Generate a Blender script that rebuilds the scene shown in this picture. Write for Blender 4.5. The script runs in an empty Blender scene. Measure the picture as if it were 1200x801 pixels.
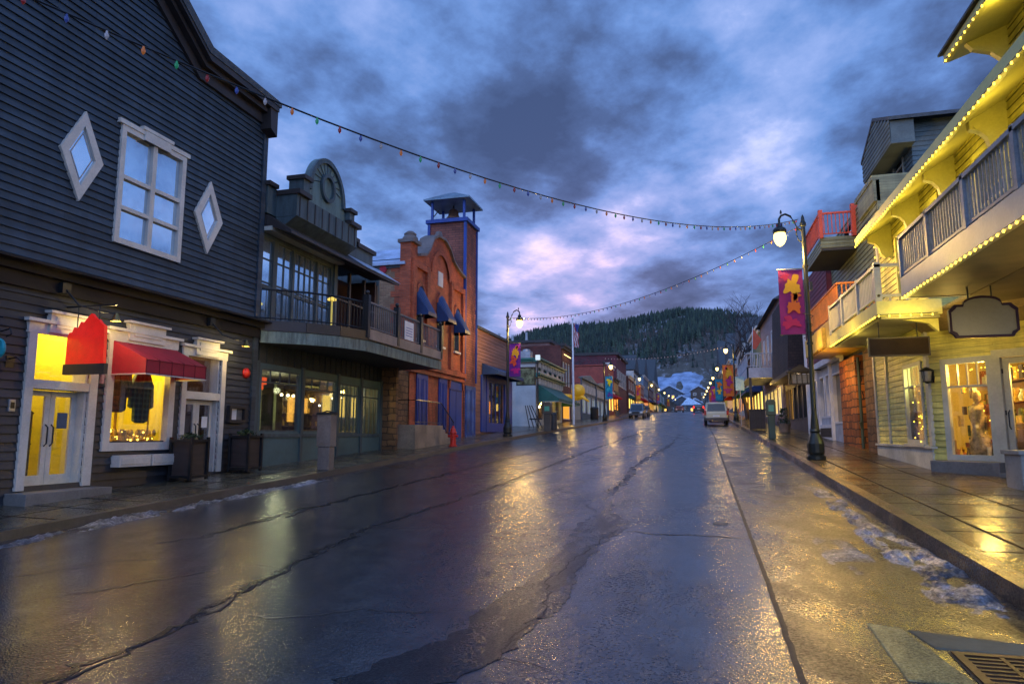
import bpy, math, random
from math import sin, cos, pi, radians as R
from mathutils import Vector, noise as mnoise
random.seed(7)
SC = bpy.context.scene
COL = SC.collection
S = 0.0433
def g(y):                      # height of the street, climbing away from the camera
    return S*y if y < 130 else S*130+(y-130)*0.031

# ------------------------------------------------------------------ materials
def hx(h):
    f = lambda c: c/12.92 if c <= .04045 else ((c+.055)/1.055)**2.4
    return tuple(f(int(h[i:i+2], 16)/255) for i in (0, 2, 4))
def nt(name):
    m = bpy.data.materials.new(name); m.use_nodes = True
    t = m.node_tree; t.nodes.clear()
    o = t.nodes.new('ShaderNodeOutputMaterial')
    return m, t, o
def nd(t, typ, **kw):
    n = t.nodes.new(typ)
    for k, v in kw.items():
        if hasattr(n, k) and k not in n.inputs: setattr(n, k, v)
        else: n.inputs[k].default_value = v
    return n
def coords(t):
    return nd(t, 'ShaderNodeNewGeometry').outputs['Position']
def wpos(t, sc):
    mp = nd(t, 'ShaderNodeMapping'); mp.inputs['Scale'].default_value = sc
    t.links.new(coords(t), mp.inputs['Vector']); return mp.outputs[0]
def math_(t, op, a, b=None, c=None, clamp=False):
    n = t.nodes.new('ShaderNodeMath'); n.operation = op; n.use_clamp = clamp
    for i, v in enumerate((a, b, c)):
        if v is None: continue
        if isinstance(v, (int, float)): n.inputs[i].default_value = v
        else: t.links.new(v, n.inputs[i])
    return n.outputs[0]
def ramp(t, fac, stops):
    r = t.nodes.new('ShaderNodeValToRGB'); e = r.color_ramp.elements
    while len(e) < len(stops): e.new(.5)
    for i, (p, c) in enumerate(stops):
        e[i].position = p
        e[i].color = (c, c, c, 1) if isinstance(c, (int, float)) else tuple(c)+(1,)
    t.links.new(fac, r.inputs[0]); return r.outputs[0]
def noise(t, vec, scale, detail=4, rough=.55, dist=0):
    n = nd(t, 'ShaderNodeTexNoise'); n.inputs['Scale'].default_value = scale
    n.inputs['Detail'].default_value = detail; n.inputs['Roughness'].default_value = rough
    n.inputs['Distortion'].default_value = dist
    t.links.new(vec, n.inputs['Vector']); return n.outputs['Fac']
def mixc(t, fac, a, b, mode='MIX'):
    n = t.nodes.new('ShaderNodeMix'); n.data_type = 'RGBA'; n.blend_type = mode
    for s, v in ((0, fac), (6, a), (7, b)):
        if isinstance(v, (int, float)): n.inputs[s].default_value = v
        elif isinstance(v, tuple): n.inputs[s].default_value = v+(1,)
        else: t.links.new(v, n.inputs[s])
    return n.outputs[2]
CACHE = {}
def M(name, col, rough=.6, metal=0., var=.25, vs=1.3, bump=.15, bs=30, spec=.5, emis=None, es=0, grain=(1, 1, 1)):
    """weathered surface: large soft tone variation, fine speckle and a light bump"""
    if name in CACHE: return CACHE[name]
    if isinstance(col, str): col = hx(col)
    m, t, o = nt(name)
    b = nd(t, 'ShaderNodeBsdfPrincipled')
    p = wpos(t, grain)
    n1 = noise(t, p, vs, 5, .6); n2 = noise(t, p, vs*14, 3, .6)
    f = math_(t, 'ADD', math_(t, 'MULTIPLY', n1, .65), math_(t, 'MULTIPLY', n2, .35))
    dark = tuple(c*(1-var) for c in col); lite = tuple(min(1, c*(1+var)) for c in col)
    t.links.new(ramp(t, f, [(.40, dark), (.60, lite)]), b.inputs['Base Color'])
    t.links.new(math_(t, 'ADD', rough-.12, math_(t, 'MULTIPLY', n2, .24), clamp=True), b.inputs['Roughness'])
    b.inputs['Metallic'].default_value = metal
    b.inputs['Specular IOR Level'].default_value = spec
    if bump:
        bn = nd(t, 'ShaderNodeBump'); bn.inputs['Strength'].default_value = bump; bn.inputs['Distance'].default_value = .02
        t.links.new(noise(t, p, bs, 3), bn.inputs['Height']); t.links.new(bn.outputs[0], b.inputs['Normal'])
    if emis:
        b.inputs['Emission Color'].default_value = (emis if not isinstance(emis, str) else hx(emis))+(1,)
        b.inputs['Emission Strength'].default_value = es
    t.links.new(b.outputs[0], o.inputs[0]); CACHE[name] = m; return m
def E(name, col, st):
    if name in CACHE: return CACHE[name]
    m, t, o = nt(name); e = nd(t, 'ShaderNodeEmission')
    e.inputs[0].default_value = (hx(col) if isinstance(col, str) else col)+(1,); e.inputs[1].default_value = st
    t.links.new(e.outputs[0], o.inputs[0]); CACHE[name] = m; return m
def glass(name, refl=.12, tint=(1, 1, 1), rough=.02):
    if name in CACHE: return CACHE[name]
    m, t, o = nt(name)
    a = nd(t, 'ShaderNodeBsdfTransparent'); a.inputs[0].default_value = tint+(1,)
    gl = nd(t, 'ShaderNodeBsdfGlossy'); gl.inputs['Roughness'].default_value = rough
    fr = nd(t, 'ShaderNodeLayerWeight'); fr.inputs[0].default_value = .25
    f = math_(t, 'ADD', refl, math_(t, 'MULTIPLY', fr.outputs['Fresnel'], .35), clamp=True)
    mx = nd(t, 'ShaderNodeMixShader'); t.links.new(f, mx.inputs[0]); t.links.new(a.outputs[0], mx.inputs[1]); t.links.new(gl.outputs[0], mx.inputs[2])
    t.links.new(mx.outputs[0], o.inputs[0]); CACHE[name] = m; return m
def brick(name, c1, c2, mortar, w=.22, h=.075, ms=.012, rough=.8, bump=.5, sw=False):
    if name in CACHE: return CACHE[name]
    m, t, o = nt(name); b = nd(t, 'ShaderNodeBsdfPrincipled')
    sp = nd(t, 'ShaderNodeSeparateXYZ'); t.links.new(coords(t), sp.inputs[0])
    cb = nd(t, 'ShaderNodeCombineXYZ')
    if sw:
        t.links.new(sp.outputs[0], cb.inputs[0]); t.links.new(sp.outputs[1], cb.inputs[1])
    else:
        t.links.new(math_(t, 'ADD', sp.outputs[0], sp.outputs[1]), cb.inputs[0]); t.links.new(sp.outputs[2], cb.inputs[1])
    if w > .4:
        nv = nd(t, 'ShaderNodeTexNoise'); nv.inputs['Scale'].default_value = 2.2; t.links.new(coords(t), nv.inputs['Vector'])
        va = nd(t, 'ShaderNodeVectorMath'); va.operation = 'MULTIPLY_ADD'; t.links.new(nv.outputs['Color'], va.inputs[0]); va.inputs[1].default_value = (.28, .22, 0); t.links.new(cb.outputs[0], va.inputs[2]); cb = va
    br = nd(t, 'ShaderNodeTexBrick'); br.inputs['Scale'].default_value = 1
    br.inputs['Brick Width'].default_value = w; br.inputs['Row Height'].default_value = h; br.inputs['Mortar Size'].default_value = ms
    br.inputs['Mortar Smooth'].default_value = .3
    for k, c in (('Color1', c1), ('Color2', c2), ('Mortar', mortar)): br.inputs[k].default_value = hx(c)+(1,)
    t.links.new(cb.outputs[0], br.inputs['Vector'])
    n1 = noise(t, coords(t), .9, 5, .6)
    k = mixc(t, .8, br.outputs['Color'], ramp(t, n1, [(.38, .62), (.62, 1.28)]), 'MULTIPLY')
    t.links.new(k, b.inputs['Base Color'])
    b.inputs['Roughness'].default_value = rough
    bn = nd(t, 'ShaderNodeBump'); bn.inputs['Strength'].default_value = bump; bn.inputs['Distance'].default_value = .012
    hgt = math_(t, 'ADD', math_(t, 'SUBTRACT', 1, br.outputs['Fac']), math_(t, 'MULTIPLY', noise(t, coords(t), 25, 3), .5))
    t.links.new(hgt, bn.inputs['Height']); t.links.new(bn.outputs[0], b.inputs['Normal'])
    t.links.new(b.outputs[0], o.inputs[0]); CACHE[name] = m; return m

def boards(name, col, pitch, z0, rough=.5, v=.22, length=3.4):
    """painted lap boards: every board its own tone, butt joints, faded streaks"""
    m, t, o = nt(name); b = nd(t, 'ShaderNodeBsdfPrincipled'); sp = nd(t, 'ShaderNodeSeparateXYZ'); t.links.new(coords(t), sp.inputs[0]); cb = nd(t, 'ShaderNodeCombineXYZ')
    t.links.new(math_(t, 'ADD', sp.outputs[0], sp.outputs[1]), cb.inputs[0]); t.links.new(math_(t, 'SUBTRACT', sp.outputs[2], z0), cb.inputs[1])
    br = nd(t, 'ShaderNodeTexBrick'); br.inputs['Scale'].default_value = 1; br.offset = .37; br.offset_frequency = 2; br.squash = 1.25; br.squash_frequency = 3
    br.inputs['Brick Width'].default_value = length; br.inputs['Row Height'].default_value = pitch; br.inputs['Mortar Size'].default_value = .0045; br.inputs['Mortar Smooth'].default_value = .2
    br.inputs['Color1'].default_value = (1+v, 1+v, 1+v, 1); br.inputs['Color2'].default_value = (1-v, 1-v, 1-v, 1); br.inputs['Mortar'].default_value = (.3, .3, .3, 1)
    t.links.new(cb.outputs[0], br.inputs['Vector'])
    n1 = noise(t, wpos(t, (.5, .5, 4)), 1.6, 6, .65); n2 = noise(t, wpos(t, (3, 3, .35)), 1.1, 4, .6)
    c = mixc(t, 1., br.outputs['Color'], tuple(col), 'MULTIPLY'); c = mixc(t, 1., c, ramp(t, n1, [(.38, .72), (.62, 1.3)]), 'MULTIPLY'); c = mixc(t, 1., c, ramp(t, n2, [(.38, .8), (.6, 1.12)]), 'MULTIPLY')
    t.links.new(c, b.inputs['Base Color']); t.links.new(math_(t, 'ADD', rough-.15, math_(t, 'MULTIPLY', n1, .3)), b.inputs['Roughness'])
    bn = nd(t, 'ShaderNodeBump'); bn.inputs['Strength'].default_value = .25; bn.inputs['Distance'].default_value = .01; t.links.new(noise(t, wpos(t, (2, 2, 14)), 9, 4), bn.inputs['Height']); t.links.new(bn.outputs[0], b.inputs['Normal'])
    t.links.new(b.outputs[0], o.inputs[0]); CACHE[name] = m; return m
def wet(name, stops, rlo, rhi, grain=60, patch=.35, bstr=.25, stretch=(1, .35, 1), flags=None, puddle=.5, pr=.07, spec=.5, rgrain=.2):
    """wet ground: fine aggregate, soft stains, smoother water film where it gathers"""
    m, t, o = nt(name); b = nd(t, 'ShaderNodeBsdfPrincipled')
    pw = coords(t); ps = wpos(t, stretch)
    big = noise(t, ps, patch, 6, .6, .6); mid = noise(t, pw, 3.1, 5, .6); fine = noise(t, pw, grain, 3, .7)
    vor = nd(t, 'ShaderNodeTexVoronoi'); vor.inputs['Scale'].default_value = grain*1.5; t.links.new(pw, vor.inputs['Vector'])
    f = math_(t, 'ADD', math_(t, 'MULTIPLY', big, .5), math_(t, 'ADD', math_(t, 'MULTIPLY', mid, .22), math_(t, 'MULTIPLY', fine, .28)))
    col = ramp(t, f, stops)
    col = mixc(t, .75, col, ramp(t, vor.outputs['Distance'], [(.0, 2.6), (.16, 1.25), (.4, .7), (1, .45)]), 'MULTIPLY')
    film = ramp(t, math_(t, 'ADD', math_(t, 'MULTIPLY', big, .86), math_(t, 'MULTIPLY', mid, .14)), [(puddle-.10, 0.), (puddle+.10, 1.)])
    rr = math_(t, 'ADD', rlo, math_(t, 'MULTIPLY', mid, rhi-rlo))
    mr = t.nodes.new('ShaderNodeMix'); mr.data_type = 'FLOAT'
    t.links.new(film, mr.inputs[0]); t.links.new(rr, mr.inputs[2]); mr.inputs[3].default_value = pr
    hgt = math_(t, 'ADD', math_(t, 'MULTIPLY', fine, .6), math_(t, 'MULTIPLY', vor.outputs['Distance'], .6))
    hs = math_(t, 'MULTIPLY', hgt, math_(t, 'SUBTRACT', 1, math_(t, 'MULTIPLY', film, .8)))
    hs = math_(t, 'ADD', hs, math_(t, 'MULTIPLY', mid, .8))
    if flags:
        sp = nd(t, 'ShaderNodeSeparateXYZ'); t.links.new(pw, sp.inputs[0]); cb = nd(t, 'ShaderNodeCombineXYZ')
        t.links.new(sp.outputs[1], cb.inputs[0]); t.links.new(sp.outputs[0], cb.inputs[1])
        br = nd(t, 'ShaderNodeTexBrick'); br.inputs['Scale'].default_value = 1; br.offset = 0
        br.inputs['Brick Width'].default_value = flags[0]; br.inputs['Row Height'].default_value = flags[1]
        br.inputs['Mortar Size'].default_value = .032; br.inputs['Mortar Smooth'].default_value = .4
        br.inputs['Color1'].default_value = (1.1, 1.08, 1.02, 1); br.inputs['Color2'].default_value = (.82, .8, .78, 1); br.inputs['Mortar'].default_value = (.12, .11, .10, 1)
        t.links.new(cb.outputs[0], br.inputs['Vector'])
        col = mixc(t, 1., col, br.outputs['Color'], 'MULTIPLY')
        hs = math_(t, 'SUBTRACT', hs, math_(t, 'MULTIPLY', br.outputs['Fac'], 2.2))
    t.links.new(col, b.inputs['Base Color'])
    v2 = nd(t, 'ShaderNodeTexVoronoi'); v2.inputs['Scale'].default_value = grain*.8; t.links.new(pw, v2.inputs['Vector'])
    sg = math_(t, 'MULTIPLY', ramp(t, v2.outputs['Distance'], [(.05, .30), (.35, 1.)]), ramp(t, fine, [(.40, .30), (.56, 1.)]))
    sg = math_(t, 'MULTIPLY', sg, ramp(t, noise(t, ps, 1.7, 6, .65), [(.40, .45), (.58, 1.)]))
    if flags: sg = math_(t, 'MULTIPLY', sg, math_(t, 'SUBTRACT', 1, math_(t, 'MULTIPLY', br.outputs['Fac'], .95))); t.links.new(math_(t, 'MULTIPLY', math_(t, 'ADD', sg, .25), spec*1.3), b.inputs['Specular IOR Level'])
    else: t.links.new(math_(t, 'MULTIPLY', math_(t, 'MULTIPLY_ADD', math_(t, 'ADD', sg, .1), 1.0, math_(t, 'MULTIPLY', film, .25)), spec*1.45), b.inputs['Specular IOR Level'])
    rgh = math_(t, 'ADD', mr.outputs[0], math_(t, 'MULTIPLY', math_(t, 'SUBTRACT', 1, sg), rgrain))
    if flags: rgh = math_(t, 'MAXIMUM', rgh, math_(t, 'MULTIPLY', br.outputs['Fac'], .95))
    t.links.new(rgh, b.inputs['Roughness'])
    bn = nd(t, 'ShaderNodeBump'); bn.inputs['Strength'].default_value = bstr; bn.inputs['Distance'].default_value = .012
    t.links.new(hs, bn.inputs['Height']); t.links.new(bn.outputs[0], b.inputs['Normal'])
    t.links.new(b.outputs[0], o.inputs[0]); return m

# ------------------------------------------------------------------ geometry
def FL(s, d, z, X=-11.6): return (X+d, s, z)
def wallX(X, sgn): return lambda s, d, z: (X+sgn*d, s, z)
def wallY(Y): return lambda s, d, z: (s, Y-d, z)
W = lambda x, y, z: (x, y, z)
L = wallX(-11.6, 1)
def free(P0, ux, uy, nx, ny): return lambda s, d, z: (P0[0]+ux*s+nx*d, P0[1]+uy*s+ny*d, z)
class MB:
    def __init__(s, fr=W): s.v = []; s.f = []; s.fr = fr; s.mi = []; s.cur = 0
    def add(s, vs, fs):
        n = len(s.v); s.v += [s.fr(*p) for p in vs]
        for f in fs: s.f.append(tuple(i+n for i in f)); s.mi.append(s.cur)
        return s
    def box(s, a0, a1, b0, b1, c0, c1):
        vs = [(a, b, c) for c in (c0, c1) for b in (b0, b1) for a in (a0, a1)]
        return s.add(vs, [(0, 1, 3, 2), (4, 5, 7, 6), (0, 1, 5, 4), (2, 3, 7, 6), (0, 2, 6, 4), (1, 3, 7, 5)])
    def hexa(s, p): return s.add(p, [(0, 1, 2, 3), (4, 5, 6, 7), (0, 1, 5, 4), (1, 2, 6, 5), (2, 3, 7, 6), (3, 0, 4, 7)])
    def prism(s, pts, d0, d1):           # outline in (s,z), thickness in d
        n = len(pts); vs = [(p[0], d0, p[1]) for p in pts]+[(p[0], d1, p[1]) for p in pts]
        return s.add(vs, [tuple(range(n)), tuple(range(n, 2*n))]+[(i, (i+1) % n, n+(i+1) % n, n+i) for i in range(n)])
    def prism_z(s, pts, z0, z1):         # outline in (s,d), thickness in z
        n = len(pts); vs = [(p[0], p[1], z0) for p in pts]+[(p[0], p[1], z1) for p in pts]
        return s.add(vs, [tuple(range(n)), tuple(range(n, 2*n))]+[(i, (i+1) % n, n+(i+1) % n, n+i) for i in range(n)])
    def prism_s(s, pts, s0, s1):         # outline in (d,z), extruded along the wall
        n = len(pts); vs = [(s0, p[0], p[1]) for p in pts]+[(s1, p[0], p[1]) for p in pts]
        return s.add(vs, [tuple(range(n)), tuple(range(n, 2*n))]+[(i, (i+1) % n, n+(i+1) % n, n+i) for i in range(n)])
    def ring(s, outer, inner, d0, d1):   # frame between two outlines with equal point counts
        n = len(outer); vs = [(p[0], d, p[1]) for d in (d0, d1) for q in (outer, inner) for p in q]
        fs = []
        for i in range(n):
            j = (i+1) % n
            fs += [(2*n+i, 2*n+j, 3*n+j, 3*n+i), (i, j, n+j, n+i), (i, j, 2*n+j, 2*n+i), (n+i, n+j, 3*n+j, 3*n+i)]
        return s.add(vs, fs)
    def frame(s, s0, s1, z0, z1, w, d0, d1):
        return s.ring([(s0, z0), (s1, z0), (s1, z1), (s0, z1)], [(s0+w, z0+w), (s1-w, z0+w), (s1-w, z1-w), (s0+w, z1-w)], d0, d1)
    def tube(s, pts, r, n=8, cap=True):
        pts = [Vector(p) for p in pts]; rs = r if isinstance(r, (list, tuple)) else [r]*len(pts)
        vs = []; fs = []
        for i, p in enumerate(pts):
            d = (pts[min(i+1, len(pts)-1)]-pts[max(i-1, 0)]).normalized()
            u = d.cross(Vector((0, 0, 1)) if abs(d.z) < .9 else Vector((1, 0, 0))).normalized(); w = d.cross(u)
            vs += [tuple(p+(u*cos(2*pi*k/n)+w*sin(2*pi*k/n))*rs[i]) for k in range(n)]
        for i in range(len(pts)-1):
            for k in range(n): fs.append((i*n+k, i*n+(k+1) % n, (i+1)*n+(k+1) % n, (i+1)*n+k))
        if cap: fs += [tuple(range(n)), tuple(range((len(pts)-1)*n, len(pts)*n))]
        return s.add(vs, fs)
    def lathe(s, prof, c, n=12, axis=2):
        vs = []; fs = []
        for r, h in prof:
            for k in range(n):
                a, b = r*cos(2*pi*k/n), r*sin(2*pi*k/n)
                vs.append({2: (c[0]+a, c[1]+b, c[2]+h), 0: (c[0]+h, c[1]+a, c[2]+b), 1: (c[0]+a, c[1]+h, c[2]+b)}[axis])
        for i in range(len(prof)-1):
            for k in range(n): fs.append((i*n+k, i*n+(k+1) % n, (i+1)*n+(k+1) % n, (i+1)*n+k))
        fs += [tuple(range(n)), tuple(range((len(prof)-1)*n, len(prof)*n))]
        return s.add(vs, fs)
    def ball(s, c, rx, ry=None, rz=None, n=10, m=7):
        ry = ry or rx; rz = rz or rx; vs = []; fs = []
        for i in range(m+1):
            a = pi*i/m
            for k in range(n): vs.append((c[0]+rx*sin(a)*cos(2*pi*k/n), c[1]+ry*sin(a)*sin(2*pi*k/n), c[2]+rz*cos(a)))
        for i in range(m):
            for k in range(n): fs.append((i*n+k, i*n+(k+1) % n, (i+1)*n+(k+1) % n, (i+1)*n+k))
        return s.add(vs, fs)
    def quad(s, *p): return s.add(list(p), [tuple(range(len(p)))])
    def build(s, name, mat, parent=None, smooth=False, bevel=0):
        me = bpy.data.meshes.new(name)
        o0 = ORG.get(parent, Vector((0, 0, 0))) if parent else Vector((0, 0, 0))
        me.from_pydata([tuple(Vector(v)-o0) for v in s.v], [], s.f)
        for mm in (mat if isinstance(mat, list) else [mat]): me.materials.append(mm)
        if isinstance(mat, list):
            for p, i in zip(me.polygons, s.mi): p.material_index = i
        import bmesh
        bm = bmesh.new(); bm.from_mesh(me); bmesh.ops.recalc_face_normals(bm, faces=bm.faces); bm.to_mesh(me); bm.free()
        if smooth:
            for p in me.polygons: p.use_smooth = True
        o = bpy.data.objects.new(name, me); COL.objects.link(o)
        if parent: o.parent = parent
        ORG[o] = o0
        if bevel:
            b = o.modifiers.new('bevel', 'BEVEL'); b.width = bevel; b.segments = 2; b.limit_method = 'ANGLE'
        return o
ORG = {}
def tag(o, label=None, cat=None, group=None, kind=None):
    if label: o['label'] = label
    if cat: o['category'] = cat
    if group: o['group'] = group
    if kind: o['kind'] = kind
    return o
def thing(name, label, cat, loc, group=None):
    o = bpy.data.objects.new(name, None); COL.objects.link(o); o.location = loc; o.empty_display_size = .2
    ORG[o] = Vector(loc); return tag(o, label, cat, group)
def dup(root, loc, label=None, rz=0, group=None, sc=None):
    r = root.copy(); COL.objects.link(r); r.location = loc; r.rotation_euler = (0, 0, rz)
    if sc: r.scale = sc
    if label: r['label'] = label
    if group: r['group'] = group
    ORG[r] = Vector(loc)
    for ch in list(root.children):
        c = ch.copy(); COL.objects.link(c); c.parent = r
        for k in list(ch.children):
            d = k.copy(); COL.objects.link(d); d.parent = c
    return r
def light(name, loc, power, col=(1, .72, .32), r=.12, parent=None):
    l = bpy.data.lights.new(name, 'POINT'); l.energy = power; l.color = col; l.shadow_soft_size = r
    o = bpy.data.objects.new(name, l); COL.objects.link(o); o.location = loc
    if parent: o.parent = parent; o.location = Vector(loc)-ORG[parent]
    return o
def siding(mb, z0, z1, pitch, ivals, holes=(), lap=.022):
    z = z0
    while z < z1-.01:
        zt = min(z+pitch, z1); zm = (z+zt)/2
        iv = list(ivals(zm))
        for (a, b, c, d) in holes:
            if c <= zm <= d:
                nv = []
                for (p, q) in iv:
                    if b <= p or a >= q: nv.append((p, q)); continue
                    if a > p: nv.append((p, a))
                    if b < q: nv.append((b, q))
                iv = nv
        for p, q in iv:
            mb.add([(p, lap, z), (q, lap, z), (q, 0, zt), (p, 0, zt), (p, 0, z), (q, 0, z), (p, -.03, z), (q, -.03, z)], [(0, 1, 2, 3), (4, 5, 1, 0), (0, 3, 4), (1, 2, 5)])
        z = zt
def wall_holes(mb, s0, s1, z0, z1, holes, d0=-.25, d1=0.):
    """flat wall slab with rectangular openings and their reveals"""
    xs = sorted({s0, s1, *[h[0] for h in holes], *[h[1] for h in holes]}); zs = sorted({z0, z1, *[h[2] for h in holes], *[h[3] for h in holes]})
    xs = [x for x in xs if s0 <= x <= s1]; zs = [z for z in zs if z0 <= z <= z1]
    for i in range(len(xs)-1):
        for j in range(len(zs)-1):
            a, b, c, d = xs[i], xs[i+1], zs[j], zs[j+1]
            m = ((a+b)/2, (c+d)/2)
            if any(h[0] < m[0] < h[1] and h[2] < m[1] < h[3] for h in holes): continue
            mb.quad((a, d1, c), (b, d1, c), (b, d1, d), (a, d1, d))
    for h in holes:
        a, b, c, d = h
        for p, q in (((a, c), (b, c)), ((b, c), (b, d)), ((b, d), (a, d)), ((a, d), (a, c))):
            mb.quad((p[0], d1, p[1]), (q[0], d1, q[1]), (q[0], d0, q[1]), (p[0], d0, p[1]))
def window(parent, fr, s0, s1, z0, z1, mf, mg, cols=1, rows=(1,), w=.09, d=(0., .06), mw=.035, head=0, sill=True, name='window', gd=None):
    f = MB(fr); f.frame(s0, s1, z0, z1, w, d[0]-.03, d[1])
    a, b, c, e = s0+w, s1-w, z0+w, z1-w
    for i in range(1, cols): x = a+(b-a)*i/cols; f.box(x-mw, x+mw, d[0]-.02, d[1]-.015, c, e)
    tot = sum(rows); z = e
    for r in rows[:-1]: z -= (e-c)*r/tot; f.box(a, b, d[0]-.02, d[1]-.022, z-mw*.7, z+mw*.7)
    if head: f.box(s0-.08, s1+.08, 0, d[1]+.08, z1+.002, z1+head)
    o = f.build(name, mf, parent)
    gd = d[0]+.005 if gd is None else gd
    MB(fr).box(a, b, gd-.012, gd, c, e).build('pane', mg, o)
    if sill: MB(fr).box(s0-.06, s1+.06, 0, d[1]+.07, z0-.07, z0-.002).build('sill', mf, o)
    return o
def rail(fr, s0, s1, d, z0, z1, gap=.13, bw=.016, posts=None, mb=None, tw=.035):
    m = mb or MB(fr); m.box(s0, s1, d-tw, d+tw, z1-.06, z1); m.box(s0, s1, d-.02, d+.02, z0+.08, z0+.12)
    n = max(2, int(abs(s1-s0)/gap))
    for i in range(1, n): x = s0+(s1-s0)*i/n; m.box(x-bw, x+bw, d-bw, d+bw, z0+.1, z1-.05)
    return m
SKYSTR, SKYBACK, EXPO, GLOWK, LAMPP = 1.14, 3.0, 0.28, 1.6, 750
# ------------------------------------------------------------------ world, sun, camera
w = bpy.data.worlds.new("World"); SC.world = w; w.use_nodes = True
t = w.node_tree; t.nodes.clear()
wo = t.nodes.new('ShaderNodeOutputWorld'); bg = t.nodes.new('ShaderNodeBackground')
tc = t.nodes.new('ShaderNodeTexCoord'); sp = nd(t, 'ShaderNodeSeparateXYZ'); t.links.new(tc.outputs['Generated'], sp.inputs[0])
zz = math_(t, 'ADD', math_(t, 'MAXIMUM', sp.outputs[2], 0.), .16)
cb = nd(t, 'ShaderNodeCombineXYZ')
t.links.new(math_(t, 'DIVIDE', sp.outputs[0], zz), cb.inputs[0]); t.links.new(math_(t, 'DIVIDE', sp.outputs[1], zz), cb.inputs[1])
mp = nd(t, 'ShaderNodeMapping'); mp.inputs['Location'].default_value = (3.7, 1.9, 0); mp.inputs['Rotation'].default_value = (0, 0, .5); mp.inputs['Scale'].default_value = (1, .8, 1)
t.links.new(cb.outputs[0], mp.inputs[0])
na = noise(t, mp.outputs[0], 1.7, 7, .50, .0); nb = noise(t, mp.outputs[0], 4.8, 9, .62, .0)
cl = math_(t, 'ADD', math_(t, 'MULTIPLY', na, 1.2), math_(t, 'MULTIPLY', nb, .50)); cl = math_(t, 'SUBTRACT', cl, .34)
SKYC = [(.34, (.038, .058, .122)), (.44, (.056, .092, .20)), (.51, (.082, .150, .34)), (.58, (.118, .222, .49)), (.69, (.22, .315, .60)), (.84, (.52, .56, .82))]
# soft openings in the cloud deck, each in its own direction
def lobe(az, el, k):
    a, e = R(az), R(el); v = nd(t, 'ShaderNodeVectorMath'); v.operation = 'DOT_PRODUCT'
    t.links.new(tc.outputs['Generated'], v.inputs[0]); v.inputs[1].default_value = (sin(a)*cos(e), cos(a)*cos(e), sin(e))
    return math_(t, 'POWER', math_(t, 'MAXIMUM', v.outputs['Value'], 0.), k)
add = math_(t, 'MULTIPLY', lobe(6.5, 20.5, 500), .08)
for az, el, k, s in ((-13, 13, 130, .12), (3, 12, 160, .07), (-6, 10, 260, .06), (20, 12, 60, .03), (-14, 18, 300, -.05), (-1, 17, 240, -.08), (14, 20, 260, -.05), (-20, 40, 60, .04), (10, 45, 60, .04), (-5, 17, 150, .06), (-35, 30, 25, .07), (30, 42, 20, .07), (-2, 43, 30, -.03), (-8, 22, 120, -.05), (12, 33, 50, -.05), (-26, 25, 60, -.04), (10, 15, 200, -.06)):
    add = math_(t, 'ADD', add, math_(t, 'MULTIPLY', lobe(az, el, k), s))
fac = math_(t, 'ADD', cl, add)
c1 = ramp(t, fac, SKYC)
pink = math_(t, 'MULTIPLY', lobe(-8, 6, 42), 1.0)
c2 = mixc(t, pink, c1, mixc(t, 1., c1, (1.95, 1.12, .98), 'MULTIPLY'))
sky = nd(t, 'ShaderNodeTexSky'); sky.sky_type = 'NISHITA'; sky.sun_disc = False; sky.sun_elevation = R(4); sky.sun_rotation = R(170)
c3 = mixc(t, 1., c2, mixc(t, 1., sky.outputs[0], (.006, .010, .026), 'MULTIPLY'), 'ADD')
back = ramp(t, math_(t, 'MULTIPLY_ADD', sp.outputs[1], -.5, .5), [(.22, 1.), (.75, SKYBACK), (1, SKYBACK)])  # unseen sky behind the camera brightened to light the facades
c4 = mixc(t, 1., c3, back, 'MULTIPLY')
below = ramp(t, math_(t, 'ADD', sp.outputs[2], .5), [(.47, 0.), (.5, 1.)])
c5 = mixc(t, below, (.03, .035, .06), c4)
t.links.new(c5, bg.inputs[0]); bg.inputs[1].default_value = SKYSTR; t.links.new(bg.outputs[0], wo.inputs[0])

sl = bpy.data.lights.new('sun', 'SUN'); sl.energy = .22; sl.angle = R(50); sl.color = (.78, .88, 1.)
so = bpy.data.objects.new('sun', sl); COL.objects.link(so); so.rotation_euler = (R(48), 0, R(-8))

cam = bpy.data.cameras.new('camera'); cam.lens = 24.; cam.sensor_width = 36; cam.clip_end = 5000; cam.clip_start = .05
co = bpy.data.objects.new('camera', cam); COL.objects.link(co); co.location = (0, 0, 1.8)
co.rotation_euler = (R(90+7.65), 0, R(15)); SC.camera = co
SC.view_settings.view_transform = 'Standard'; SC.view_settings.look = 'None'; SC.view_settings.gamma = 1; SC.view_settings.exposure = EXPO
SC.view_settings.use_curve_mapping = False
SC.cycles.use_denoising = True; SC.cycles.max_bounces = 6; SC.cycles.diffuse_bounces = 3; SC.cycles.glossy_bounces = 3; SC.cycles.transparent_max_bounces = 12
SC.cycles.sample_clamp_indirect = 4; SC.cycles.sample_clamp_direct = 0; SC.cycles.caustics_reflective = False; SC.cycles.caustics_refractive = False
SC.cycles.use_adaptive_sampling = True; SC.cycles.adaptive_threshold = .02

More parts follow.
